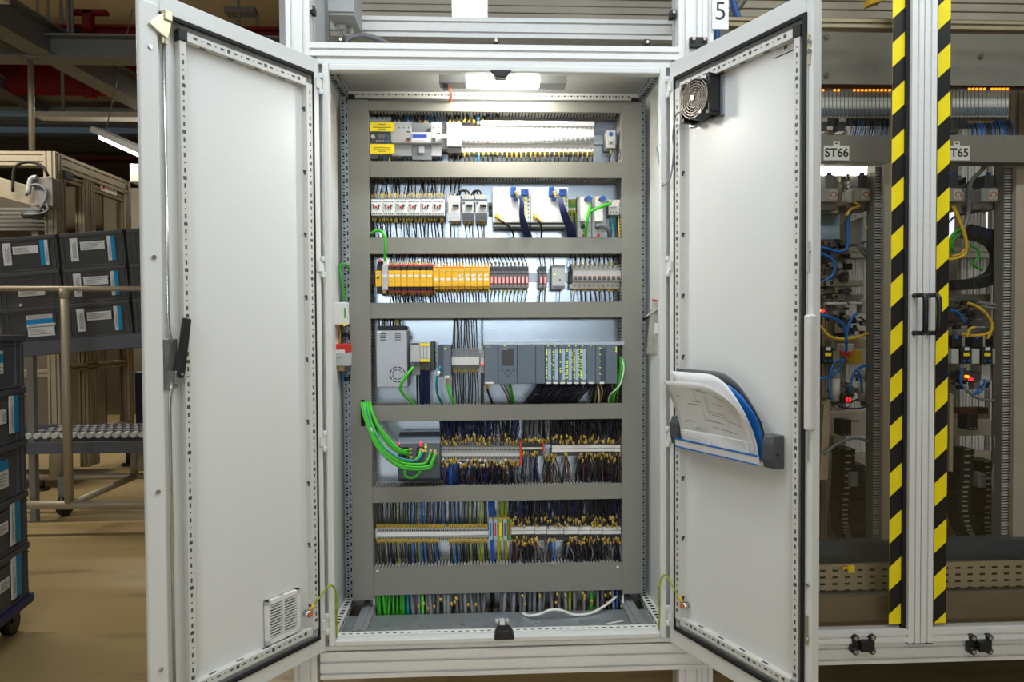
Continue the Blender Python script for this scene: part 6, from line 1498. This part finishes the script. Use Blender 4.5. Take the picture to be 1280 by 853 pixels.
# kick plates, perforated plate
X0, X1, Z0, Z1 = RC(1020, 745, 1280, 790, .10); wpart(MB().box(XL, XRr, .10, .11, Z0-.03, Z1), 'kick_plate', mat('kick_brown', (112, 98, 78), .5, var=.08, scale=4), en)
X0, X1, Z0, Z1 = RC(1020, 704, 1280, 736, .16)
mb = MB().box(XL, XRr, .16, .165, Z0, Z1)
x = P(1025, 720, .16).x; xe = XRr; st = P(1041, 720, .16).x-P(1025.5, 720, .16).x
while x < xe-.02:
    for j in range(4): z = Z1-.022-j*.0255; mb.box(x, x+st*.42, .1592, .1605, z-.004, z+.004, 1)
    x += st
wpart(mb, 'perforated_plate', [alu_w, dark], en)
wpart(MB().box(XL, XRr, .12, .18, Z0-.035, Z0-.015), 'ledge', machg, en)
X0, X1, Z0, Z1 = RC(1020, 677, 1280, 702, .30); wpart(MB().box(XL, XRr, .30, .36, Z0, Z1), 'dark_sill', bgrey2, en); 
# stations: two bays
def bay(x): return x
def blk(px0, py0, px1, py1, Y, dpt, name, m, label, cat, bevel=.003, group=None):
    X0, X1, Z0, Z1 = RC(px0, py0, px1, py1, Y); return MB().box(X0, X1, Y, Y+dpt, Z0, Z1).top(name, m, label, cat, group, bevel)
for k, (a, c, py, nm) in enumerate(((1104, 1115.5, 0, 'left'), (1268, 1290, 0, 'right'))):
    blk(a, 200, c, 705, .33, .02, 'partition_panel', machb, f'upright beige panel closing the {nm} glazed bay', 'panel', 0)
# wire duct with station signs, terminal modules
ST = [(1024, 1116, 'left'), (1183, 1290, 'right')]
for k, (a, c, nm) in enumerate(ST):
    X0, X1, Z0, Z1 = RC(a, 169, c, 203, .27)
    if k == 0: X0 = XL+.01
    else: X1 = XRr
    t = thing('enclosure_duct', f'grey horizontal duct cover behind the {nm} glazed door', 'cable duct', ((X0+X1)/2, .30, Z0)); W = (X1-X0)/2; H = Z1-Z0
    MB().box(-W, W, -.03, -.027, 0, H).build('cover', machg, t, bevel=.001)
    mb = MB(); n = int(2*W/.0125)
    for i in range(n): mb.box(-W+i*.0125, -W+i*.0125+.0078, -.027, .04, H-.003, H-.001); mb.box(-W+i*.0125, -W+i*.0125+.0078, -.027, .04, .001, .003)
    mb.build('slotted_body', machg, t)
for k, (px, py, s) in enumerate(((1045, 191.5, 'ST66'), (1197, 190, 'ST65'))):
    X0, X1, Z0, Z1 = RC(1030 if k == 0 else 1180, 182, 1061.5 if k == 0 else 1212, 200.5, .266)
    t = thing('station_sign', f'white sign reading {s} on the duct', 'sign', ((X0+X1)/2, .268, Z0))
    MB().box(-(X1-X0)/2, (X1-X0)/2, -.002, .001, 0, Z1-Z0).build('plate', white, t)
    text(s, .046, 'letters', ink, t, (0, -.0026, (Z1-Z0)/2), (PI/2, 0, 0), .0004, bold=.0006)
    MB().box(-.012, .012, -.002, .001, Z1-Z0, Z1-Z0+.017).build('tab', white, t); MB().box(-.006, .006, -.0026, -.002, Z1-Z0+.006, Z1-Z0+.011).build('tab_mark', dgrey, t)
def iomod(px0, px1, y0, y1, key, base, m=lgrey, led=True):
    t, w, h, d = boxdev('io_module', '', '', px0, y0, px1, y1, .34, m, .001, back=.40); series(key, t.location.x, t, base, 'module', 'modules behind the glazed doors')
    MB().box(-w*.40, w*.40, -d-.0006, -d, h*.06, h*.36).build('dark_front', bgrey, t); MB().box(-w*.40, w*.40, -d-.0006, -d, h*.46, h*.60).build('label', offw, t); MB().box(-w*.5, w*.5, -d+.01, -.005, -.03, 0).build('terminal_base', dgrey, t)
    if led: MB().box(-w*.25, w*.25, -d-.004, -d+.002, h*.985, h*1.05).build('orange_led', ledo, t)
    MB().box(-w*.5, -w*.5+.001, -d-.0008, -d, 0, h).build('joint', dgrey, t); return t
for i in range(18): iomod(1026+i*4.9, 1026+(i+1)*4.9-.25, 113.5, 147.5, 'iomL', 'grey module in the row behind the left glazed door', led=(i not in (1, 2, 5, 6, 7)))
for i in range(15): iomod(1190+i*4.75, 1190+(i+1)*4.75-.25, 112, 146.5, 'iomR', 'grey module in the row behind the right glazed door', led=i > 3 and i != 9)
blk(1020, 103, 1117, 111, .42, .02, 'rear_strip', wbrown, 'dark strip above the modules behind the left glazed door', 'strip', 0); blk(1180, 101, 1290, 110, .42, .02, 'rear_strip', wbrown, 'dark strip above the modules behind the right glazed door', 'strip', 0)
wrow_z = P(1060, 172, .30).z
def shortw(px, y0, Y, m, key, base, lean):
    a, c = P(px, y0, Y), P(px+lean, 174, .31); wire([a, (a+c)/2+Vector((0, -.01, 0)), c], .0026, m, key, base, 'wire', 'wires of the glazed bays', n=5, seg=3, fer=None, bulk=base)
for i in range(16): shortw(1064+i*3.0, 150, .355, random.choice([wblue, wblue, wgrey, wnavy]), 'gbwL', 'short wires under the modules of the left glazed bay', -3)
for i in range(22): shortw(1208+i*2.6, 150, .355, random.choice([wblue, dblue, wblue, wnavy]), 'gbwR', 'short wires under the modules of the right glazed bay', 5)
for i in range(9): q = P(1210+i*3.6, 155, .345); MB().cyl(q, q+Vector((.002, 0, .012)), .0045, 6).top('marker_sleeve', ferr, f'yellow marker sleeve in the right glazed bay, {ordw(i+1)} from the left', 'sleeve', 'sleeves of the right glazed bay')
for k, (a, c) in enumerate(((1026, 1034), (1048, 1057))):
    t, w, h, d = boxdev('plug_block', ['left', 'right'][k]+' black plug block under the modules of the left glazed bay', 'plug', a, 147, c, 164, .325, dgrey, .002, back=.37); MB().box(-w*.4, w*.5, -d-.002, -d, h*.7, h*.95).build('pale_cap', offw, t)
blk(1190, 147, 1199, 166, .325, .05, 'plug_block', dgrey, 'black plug block under the modules of the right glazed bay', 'plug')
# lamps inside the bays
for k, (a, c, y0, y1, nm) in enumerate(((1020, 1086, 205, 217, 'left'), )):
    X0, X1, Z0, Z1 = RC(a-60, y0, c, y1, .55)
    t = thing('bay_glow', 'bright strip lamp below the duct in the left glazed bay', 'lamp', ((X0+X1)/2, .58, Z0)); W = (X1-X0)/2
    MB().box(-W, W, -.03, 0, 0, Z1-Z0).build('diffuser', lamph, t, bevel=.004); MB().box(-W-.02, W+.02, 0, .02, -.004, Z1-Z0+.004).build('housing', lgrey, t)
# vertical slotted ducts
for k, (a, c, nm) in enumerate(((1093, 1103.5, 'left'), (1254, 1267, 'right'))):
    X0, X1, Z0, Z1 = RC(a, 204, c, 700, .36)
    t = thing('enclosure_duct', f'upright slotted cable duct in the {nm} glazed bay', 'cable duct', ((X0+X1)/2, .42, Z0)); W = (X1-X0)/2; H = Z1-Z0
    mb = MB(); n = int(H/.0115)
    for i in range(n): mb.box(-W, W, -.06, -.055, i*.0115, i*.0115+.0066)
    mb.build('finger_wall', lgrey, t); MB().box(-W, -W+.003, -.055, 0, 0, H).box(W-.003, W, -.055, 0, 0, H).box(-W, W, -.004, 0, 0, H).build('channel', machg, t)
# rear uprights of slotted section
for k, px in enumerate((1062, 1069, 1076, 1083, 1088, 1205, 1213, 1221, 1229, 1243, 1249)):
    q = P(px, 420, .95); mb = slot_beam(MB(), 'z', .3, 2.9, (q.x, .97), .026, .03, 1, 1); o = mb.top('rear_profile', alu, '', 'upright'); series('rup', o.location.x, o, 'slim aluminium upright at the back of the glazed bays', 'upright', 'rear uprights')
for px in list(range(905, 1056, 16))+list(range(1262, 1420, 16)):
    q = P(px, 420, .95); wpart(slot_beam(MB(), 'z', .3, 2.9, (q.x, .98), .026, .03, 1, 1), 'rear_bar', alu_w, en)
for zz in (.75, 1.25, 1.75): wpart(slot_beam(MB(), 'x', XL, XRr, (.92, zz), .03, .05, 1, 1), 'rear_bar', machb, en)
# pale window far behind the right bay
for k, (a, y0, c, y1) in enumerate(((1231, 262, 1240, 292), (1186, 262, 1193, 300))):
    blk(a, y0, c, y1, 1.45, .02, 'lit_opening', mat('daylight_opening', (235, 240, 255), .5, emit=1.2, var=0), ['right', 'left'][k]+' bright opening in the back wall of the right bay', 'opening', 0)
blk(1245, 205, 1259, 232, 1.40, .02, 'glowing_cream_plate', mat('cream', (226, 214, 160), .5, emit=.25), 'cream plate with painted-in glow at the top of the right glazed bay', 'plate')  # no lamp: weak glow stands in for light falling on the plate
# valve units
random.seed(3)
for k, (px, nm) in enumerate(((1040, 'left unit of the left bay'), (1081, 'right unit of the left bay'), (1196, 'left unit of the right bay'), (1240, 'right unit of the right bay'))):
    t, w, h, d = boxdev('valve_unit', f'grey valve unit with red ring mark, {nm}', 'valve', px-13, 235, px+8, 252, .40, lgrey, .004, back=.50)
    MB().box(-w*.05, w*.42, -d-.001, -d, h*.15, h*.85).build('plate', white, t); MB().ring((w*.2, -d-.002, h*.5), .010, .013, 'y', .001, 16).build('red_ring', red, t)
    MB().box(-w*.2, w*.35, -d+.01, -.02, h, h+.055).build('solenoid', dgrey if k != 0 else mgrey, t, bevel=.004); MB().cyl((w*.1, -d+.02, h+.055), (w*.1, -d+.02, h+.066), .010, 10).build('cap', blue, t)
    MB().box(-w*.7, w*.7, -d+.03, 0, -.03, 0).build('manifold', machg, t, bevel=.003)
blk(1020, 252, 1092, 258, .45, .05, 'cross_bar', alu_w, 'pale cross bar under the valve units of the left bay', 'bar'); blk(1190, 252, 1262, 258, .45, .05, 'cross_bar', alu_w, 'pale cross bar under the valve units of the right bay', 'bar')
# grey box with pale cover
t = thing('control_box', 'dark grey box with pale cover and yellow button in the left bay', 'box', (P(1078, 300, .45).x, .52, P(1078, 306, .45).z))
rc_part(t, 1062, 276, 1081, 306, .44, .52, 'body', machg, .004); rc_part(t, 1080, 271, 1090.5, 302, .42, .52, 'cover', lgrey, .003)
q = P(1085, 285, .42); MB().cyl((q.x-t.location.x, -.106, q.z-t.location.z), (q.x-t.location.x, -.10, q.z-t.location.z), .009, 10).build('button', yellow, t)
blk(1024, 266, 1050, 300, .75, .02, 'inner_window', lblue, 'pale window panel behind hoses in the left bay', 'panel'); blk(1020, 258, 1054, 267, .7, .05, 'cross_bar', alu_w, 'wide beige bar above the pale window panel', 'bar')
# frames and actuators, both bays
items = [
 (1028, 350, 1080, 358, .50, .08, machb, 'actuator_bar', 'upper grey actuator bar in the left bay', 'actuator'), (1030, 368, 1080, 376, .50, .08, machg, 'actuator_bar', 'long grey actuator plate in the left bay', 'actuator'), (1034, 378, 1092, 381, .48, .03, alu, 'guide_rod', 'bright guide rail under the actuator plate in the left bay', 'rail'),
 (1080, 374, 1089, 391, .47, .06, lgrey, 'clamp_block', 'pale clamp block on the guide rail of the left bay', 'clamp'), (1040, 424, 1088, 436, .55, .06, alu_w, 'actuator_bar', 'beige bar behind the yellow hose in the left bay', 'bar'), (1054, 430, 1068, 440, .46, .05, offw, 'manifold_block', 'cream manifold block in the left bay', 'manifold'),
 (1058, 438, 1077, 455, .5, .06, wyel, 'brass_block', 'dull yellow block beside red wires in the left bay', 'block'), (1030, 515, 1092, 545, .7, .05, machb, 'rear_plate', 'beige rear plate low in the left bay', 'plate'),
 (1187, 368, 1238, 377, .50, .08, machg, 'actuator_bar', 'long grey actuator plate in the right bay', 'actuator'), (1190, 384, 1240, 408, .62, .05, machg, 'actuator_bar', 'dark actuator housing in the right bay', 'actuator'), (1188, 410, 1250, 418, .5, .05, machg, 'guide_rod', 'dark rail above the black sensors in the right bay', 'rail'),
 (1222, 464, 1242, 476, .48, .05, offw, 'manifold_block', 'cream manifold block in the right bay', 'manifold'), (1200, 510, 1236, 518, .55, .05, wbrown, 'cross_bar', 'dark cross bar low in the right bay', 'bar'), (1199, 518, 1237, 524, .55, .05, machb, 'cross_bar', 'beige cross bar low in the right bay', 'bar'), (1187, 525, 1240, 545, .7, .05, machb, 'rear_plate', 'beige rear plate low in the right bay', 'plate'),
 (1187, 493, 1192, 590, .4, .03, alu_w, 'side_plate', 'pale side plate at the left of the right bay', 'plate'), (1038, 655, 1048.5, 684, 1.2, .02, mat('pale_board', (214, 190, 130), .6), 'pale_board', 'pale board far behind the chain in the left bay', 'board'), (1186, 620, 1192, 688, 1.2, .02, mat('pale_board', (214, 190, 130), .6), 'pale_board', 'pale board at the back of the right bay', 'board')]
for a, y0, c, y1, Y, dp_, m, nm, lab, cat in items: blk(a, y0, c, y1, Y, dp_, nm, m, lab, cat)
mb = MB(); a = P(1032, 505, .42); mb.prism([(P(1030, 505, .42).x, a.z), (P(1038, 500, .42).x, P(1038, 500, .42).z), (P(1035, 600, .42).x, P(1035, 600, .42).z), (P(1024, 600, .42).x, P(1024, 600, .42).z)], 'y', .42, .45); mb.top('slanted_plate', alu_w, 'slanted pale plate low at the left of the left bay', 'plate')
for k, (px, py) in enumerate(((1058, 538), (1216, 531))):
    t, w, h, d = boxdev('limit_switch', f'black limit switch low in the {["left", "right"][k]} bay', 'switch', px-6.5, py-13, px+6.5, py+7, .46, black, .003, back=.52); MB().cyl((-w*.2, -d-.002, h*.12), (-w*.2, -d, h*.12), .004, 8).cyl((w*.2, -d-.002, h*.12), (w*.2, -d, h*.12), .004, 8).build('screw', steel, t); MB().box(w*.4, w*1.3, -d+.01, -d+.03, h*.85, h*.95).build('lever', steel, t)
# black sensors with yellow band
for k, (px, nm) in enumerate(((1208, 'left of three in the right bay'), (1234, 'middle of three in the right bay'), (1260.5, 'right of three in the right bay'), (1035, 'alone in the left bay'))):
    t, w, h, d = boxdev('position_sensor', f'black sensor with yellow band, {nm}', 'sensor', px-6.5, 434, px+6.5, 455, .40, black, .004, back=.47)
    MB().box(-w*.28, w*.30, -d-.002, -d, h*.46, h*.66).build('yellow_band', lyellow, t); MB().box(-w*.2, w*.24, -d-.002, -d, h*.80, h*.98).build('label', paper, t); MB().cyl((-w*.22, -d-.002, h*.18), (-w*.22, -d, h*.18), .005, 8).cyl((w*.24, -d-.002, h*.18), (w*.24, -d, h*.18), .005, 8).build('blue_button', blue, t)
    if k < 3: MB().box(-w*1.35, -w*.62, -d+.005, -.01, 0, h*.9).build('side_block', lgrey, t, bevel=.003); MB().box(-w*1.2, -w*.2, -d+.01, -.01, h*1.0, h*1.7).build('upper_body', black, t, bevel=.003); MB().box(-w*1.05, -w*.75, -d+.004, -d+.01, h*1.5, h*1.7).build('blue_tab', wblue, t)
# red counters and lights
for k, (px, py) in enumerate(((1058.5, 499.5), (1093.5, 499.5))):
    t, w, h, d = boxdev('pressure_gauge', f'{["left", "right"][k]} small gauge with red digits in the left bay', 'gauge', px-7, 495, px+5, 504.5, .42, black, .002, back=.48)
    mb = MB()
    for q in (0, .3): mb.tube([(w*(-.0+q), -d-.002, h*.2), (w*(.12+q), -d-.002, h*.4), (w*(.0+q), -d-.002, h*.6), (w*(.12+q), -d-.002, h*.8)], .0028, 5)
    mb.build('digits', ledr, t); MB().cyl((-w*.7, -d*.5, h*.2), (-w*.7, -d*.5, h*3.2), .018, 10).build('regulator', offw, t); MB().cyl((-w*.7, -d*.5, h*3.2), (-w*.7, -d*.5, h*4.4), .012, 10).build('regulator_knob', lgrey, t)
for k, (px, py, m, lab) in enumerate(((1024, 388.5, ledo, 'orange'), (1028.5, 388.5, ledr, 'red'), (1209, 471, ledo, 'amber'), (1214, 474.5, ledr, 'small red'))):
    q = P(px, py, .42); MB().cyl((q.x, .415, q.z), (q.x, .43, q.z), .006, 8).top('indicator_light', m, f'{lab} indicator light glowing in the {["left", "left", "right", "right"][k]} glazed bay', 'light')
t, w, h, d = boxdev('valve_island', 'small dark valve island with pale top in the right bay', 'valve', 1203, 465, 1248, 476, .44, dgrey, .002, back=.52); MB().box(w*.0, w*.42, -d-.01, -.02, 0, h*1.9).build('pale_block', lgrey, t, bevel=.003)
# hoses and cables: (points), Y, radius, material, label
H_ = [
 ([(1020, 308), (1034, 311), (1048, 315), (1058, 311), (1060, 300), (1060, 275), (1066, 262)], .40, .006, wblue, 'blue hose rising behind the control box in the left bay'), ([(1022, 315), (1038, 323), (1044, 333), (1040, 345), (1030, 352)], .40, .006, wblue, 'blue hose looping left of the grey box in the left bay'),
 ([(1020, 393), (1035, 396), (1050, 402), (1056, 412), (1058, 425), (1056, 445), (1046, 465), (1030, 473), (1018, 474)], .39, .006, wblue, 'long blue hose crossing the middle of the left bay'), ([(1057, 430), (1060, 410), (1066, 396), (1072, 392)], .39, .006, wblue, 'short blue hose curving up in the left bay'),
 ([(1062, 490), (1066, 470), (1074, 460), (1086, 458), (1098, 464)], .39, .005, wblue, 'blue hose arching above the red digits'), ([(1090, 494), (1094, 484), (1098, 477)], .39, .005, wblue, 'short blue hose above the right gauge'), ([(1040, 500), (1036, 480), (1042, 455), (1052, 450)], .39, .005, wblue, 'blue hose left of the gauges in the left bay'), ([(1048, 508), (1062, 511), (1078, 510), (1088, 504)], .39, .004, dblue, 'dark blue hose under the gauges in the left bay'),
 ([(1072, 462), (1076, 475), (1078, 492)], .39, .005, wblue, 'blue hose dropping between the gauges'),
 ([(1018, 407), (1026, 409), (1036, 420), (1050, 424), (1068, 423), (1086, 417), (1100, 417)], .385, .006, wyel, 'yellow cable crossing the left bay'), ([(1058, 270), (1064, 262), (1074, 258), (1066, 252)], .40, .006, wyel, 'yellow cable at the right valve unit of the left bay'), ([(1082, 226), (1088, 219), (1096, 217), (1103, 218)], .45, .008, wgrey, 'pale conduit entering the slotted duct of the left bay'),
 ([(1072, 306), (1080, 318), (1090, 326), (1102, 332)], .42, .006, wgrey, 'grey cable under the dark grey box'), ([(1076, 306), (1086, 318), (1100, 329)], .42, .006, wgrey, 'second grey cable under the dark grey box'), ([(1090, 300), (1092, 310), (1093, 318)], .42, .005, wgreen2, 'green wire below the pale cover in the left bay'),
 ([(1030, 568), (1045, 556), (1062, 549), (1078, 549), (1092, 558), (1098, 568)], .38, .006, wgrey, 'pale hose arching above the dark chain in the left bay'),
 ([(1234, 203), (1226, 214), (1216, 224), (1211, 240), (1211, 262), (1206, 282), (1196, 296), (1186, 304)], .40, .009, wgrey, 'thick pale cable winding down the right bay'), ([(1191, 258), (1197, 272), (1204, 290), (1208, 306), (1206, 318), (1196, 323), (1184, 325)], .40, .006, wyel, 'yellow cable looping in the right bay'), ([(1193, 258), (1200, 275), (1208, 300), (1203, 316), (1190, 321)], .41, .005, wyel, 'second yellow cable beside the loop in the right bay'),
 ([(1186, 278), (1195, 270), (1212, 267), (1226, 262), (1236, 254), (1254, 250)], .42, .004, dblue, 'dark blue wire crossing the right bay'), ([(1190, 312), (1188, 300), (1194, 290), (1202, 285)], .40, .006, wgreen2, 'green cable curling at the left of the right bay'), ([(1192, 316), (1190, 304), (1196, 294), (1204, 288)], .41, .006, wgreen2, 'second green cable curling in the right bay'), ([(1212, 306), (1222, 312), (1224, 322), (1216, 330), (1228, 338)], .42, .005, wgreen2, 'green wire below the cable chain'),
 ([(1210, 379), (1222, 384), (1234, 394), (1240, 406), (1238, 416), (1234, 424)], .385, .006, wyel, 'yellow cable arching over the black sensors'), ([(1213, 380), (1226, 386), (1238, 400), (1240, 412), (1232, 418), (1216, 420), (1202, 418)], .39, .006, wyel, 'second yellow cable arching over the black sensors'), ([(1218, 409), (1212, 412), (1208, 422)], .385, .006, wyel, 'short yellow cable above the left sensor of three'), ([(1262, 410), (1260, 416), (1256, 420)], .385, .006, wyel, 'short yellow cable above the right sensor of three'),
 ([(1250, 378), (1262, 376), (1272, 381)], .40, .005, wgreen2, 'green cable at the right of the right bay'), ([(1254, 386), (1266, 392), (1272, 402), (1268, 414)], .40, .006, wgreen2, 'green cable dropping beside the right slotted duct'), ([(1222, 378), (1240, 381), (1258, 384), (1274, 388)], .40, .007, wgrey, 'grey cable running right above the sensors'), ([(1230, 384), (1250, 386), (1270, 387)], .40, .006, wgrey, 'second grey cable running right above the sensors'),
 ([(1202, 462), (1201, 478), (1210, 490), (1222, 492), (1230, 484), (1231, 474)], .40, .005, wblue, 'blue hose looping under the valve island'), ([(1224, 476), (1222, 488), (1214, 494)], .41, .004, wblue, 'short blue hose under the valve island'), ([(1206, 486), (1220, 497), (1240, 501), (1262, 498)], .40, .006, wgrey, 'grey cable under the valve island'),
 ([(1188, 388), (1196, 390), (1202, 396), (1206, 404)], .40, .005, wblue, 'blue hose at the left of the right bay'), ([(1242, 545), (1244, 570), (1240, 600), (1246, 640), (1252, 676)], .40, .004, wgrey, 'thin cable hanging low in the right bay'),
 ([(1050, 438), (1056, 446), (1060, 452)], .40, .004, red, 'red wire beside the cream manifold block'), ([(1054, 440), (1062, 444), (1066, 438)], .40, .004, red, 'second red wire beside the cream manifold block')]
for pts, Y, r, m, lab in H_: wire([P(x, y, Y+.004*i) for i, (x, y) in enumerate(pts)], r, m, lab, lab, 'hose' if 'hose' in lab else 'cable', 'hoses and cables of the glazed bays', 'air_hose' if 'hose' in lab else 'cable', n=7)
# tangles of small fittings: uncountable
def tangle(x0, y0, x1, y1, Y, n, lab, mats):
    mb = MB()
    for k in range(n):
        q = P(random.uniform(x0, x1), random.uniform(y0, y1), Y+random.uniform(-.03, .06)); s = random.uniform(.004, .014); m = random.randrange(len(mats))
        if k % 3: mb.box(q.x-s, q.x+s, q.y-s, q.y+s, q.z-s*random.uniform(.4, 1.2), q.z+s, m)
        else: e = q+Vector((random.uniform(-.04, .04), random.uniform(-.02, .02), random.uniform(-.02, .02))); mb.cyl(q, e, s*.5, 6, m)
    mb.top('fittings', mats, lab, 'fittings', kind='stuff')
tangle(1024, 300, 1060, 350, .5, 90, 'tangle of small brown and steel fittings in the left bay', [dgrey, wbrown, machg, steel, black]); tangle(1020, 350, 1062, 400, .5, 70, 'small dark fittings around the actuator in the left bay', [dgrey, machg, steel, black])
tangle(1040, 396, 1085, 420, .5, 40, 'dark fittings above the yellow cable in the left bay', [dgrey, black, machg, steel]); tangle(1030, 470, 1095, 512, .5, 60, 'fittings around the red gauges', [machg, dgrey, offw, steel]); tangle(1025, 222, 1060, 240, .5, 24, 'pale fittings under the strip lamp', [lgrey, machg, steel])
tangle(1188, 222, 1262, 240, .5, 40, 'fittings around the valve units of the right bay', [dgrey, machg, black, steel]); tangle(1188, 376, 1225, 410, .5, 50, 'fittings at the left of the right bay', [dgrey, machg, steel, black]); tangle(1190, 462, 1248, 486, .48, 36, 'fittings around the valve island', [dgrey, machg, wyel, black])
# cable chains
def chain(path, Y, wpx, lab, blue_bits, key, pale=False):
    pts = spline([P(x, y, Y) for x, y in path], 5); t = thing('cable_chain', lab, 'cable chain', pts[-1]); L = pts[-1]
    for i in range(len(pts)-1):
        a, c = pts[i]-L, pts[i+1]-L; d_ = (c-a); ln = d_.length; d_.normalize(); nrm = Vector((-d_.z, 0, d_.x)); hw = wpx
        mb = MB(); q = [a+nrm*hw, a-nrm*hw, c-d_*ln*.12-nrm*hw, c-d_*ln*.12+nrm*hw]
        mb.prism([(p.x, p.z) for p in q], 'y', -.03, .05)
        o = mb.build('link', chainm, t)
        if blue_bits and i > len(pts)*.25: MB().prism([((a+nrm*hw*.3).x, (a+nrm*hw*.3).z), ((a-nrm*hw*.3).x, (a-nrm*hw*.3).z), ((c-d_*ln*.5-nrm*hw*.3).x, (c-d_*ln*.5-nrm*hw*.3).z), ((c-d_*ln*.5+nrm*hw*.3).x, (c-d_*ln*.5+nrm*hw*.3).z)], 'y', -.032, -.030).build('blue_bit', dblue, o)
        if pale: MB().box(a.x-hw*.5, a.x+hw*.3, -.034, -.030, a.z-.004, a.z+.003).build('crossbar', zincy, o)
chain([(1188, 357), (1208, 356), (1226, 353), (1243, 346), (1252, 334), (1254, 318), (1248, 304), (1236, 296), (1222, 292), (1206, 288)], .46, .022, 'black cable chain with blue cables bending in the right bay', True, 'c1')
chain([(1056, 560), (1055, 600), (1052, 635), (1054, 660), (1060, 675)], .55, .030, 'dark upright cable chain low in the left bay', False, 'c2', True); chain([(1068, 580), (1070, 615), (1071, 650), (1068, 675)], .62, .030, 'second dark cable chain low in the left bay', False, 'c3')
chain([(1204, 560), (1202, 600), (1200, 630), (1206, 660), (1216, 672)], .55, .030, 'dark upright cable chain low in the right bay', False, 'c4', True); chain([(1228, 575), (1230, 610), (1228, 645), (1230, 672)], .60, .028, 'second dark cable chain low in the right bay', False, 'c5', True)
for k, (px, py, nm) in enumerate(((1068, 597, 'left'), (1228, 598, 'right'))): blk(px-5, py-6, px+5, py+12, .50, .05, 'cylinder_block', mgrey, f'grey block beside the dark chain in the {nm} bay', 'block')
# screwdriver and tag on the perforated plate
t = thing('screwdriver', 'yellow screwdriver on the perforated plate', 'screwdriver', P(1040, 711, .155)); MB().tube([(0, 0, 0), (.04, 0, 0)], .002, 6).build('shaft', steel, t); MB().tube([(.04, 0, 0), (.055, 0, 0), (.075, 0, 0)], .005, 8).build('handle', yellow, t)
blk(1060.5, 707.5, 1068.5, 716.5, .15, .008, 'yellow_tag', lyellow, 'yellow tag on the perforated plate of the left bay', 'tag', .001)
finish_series()
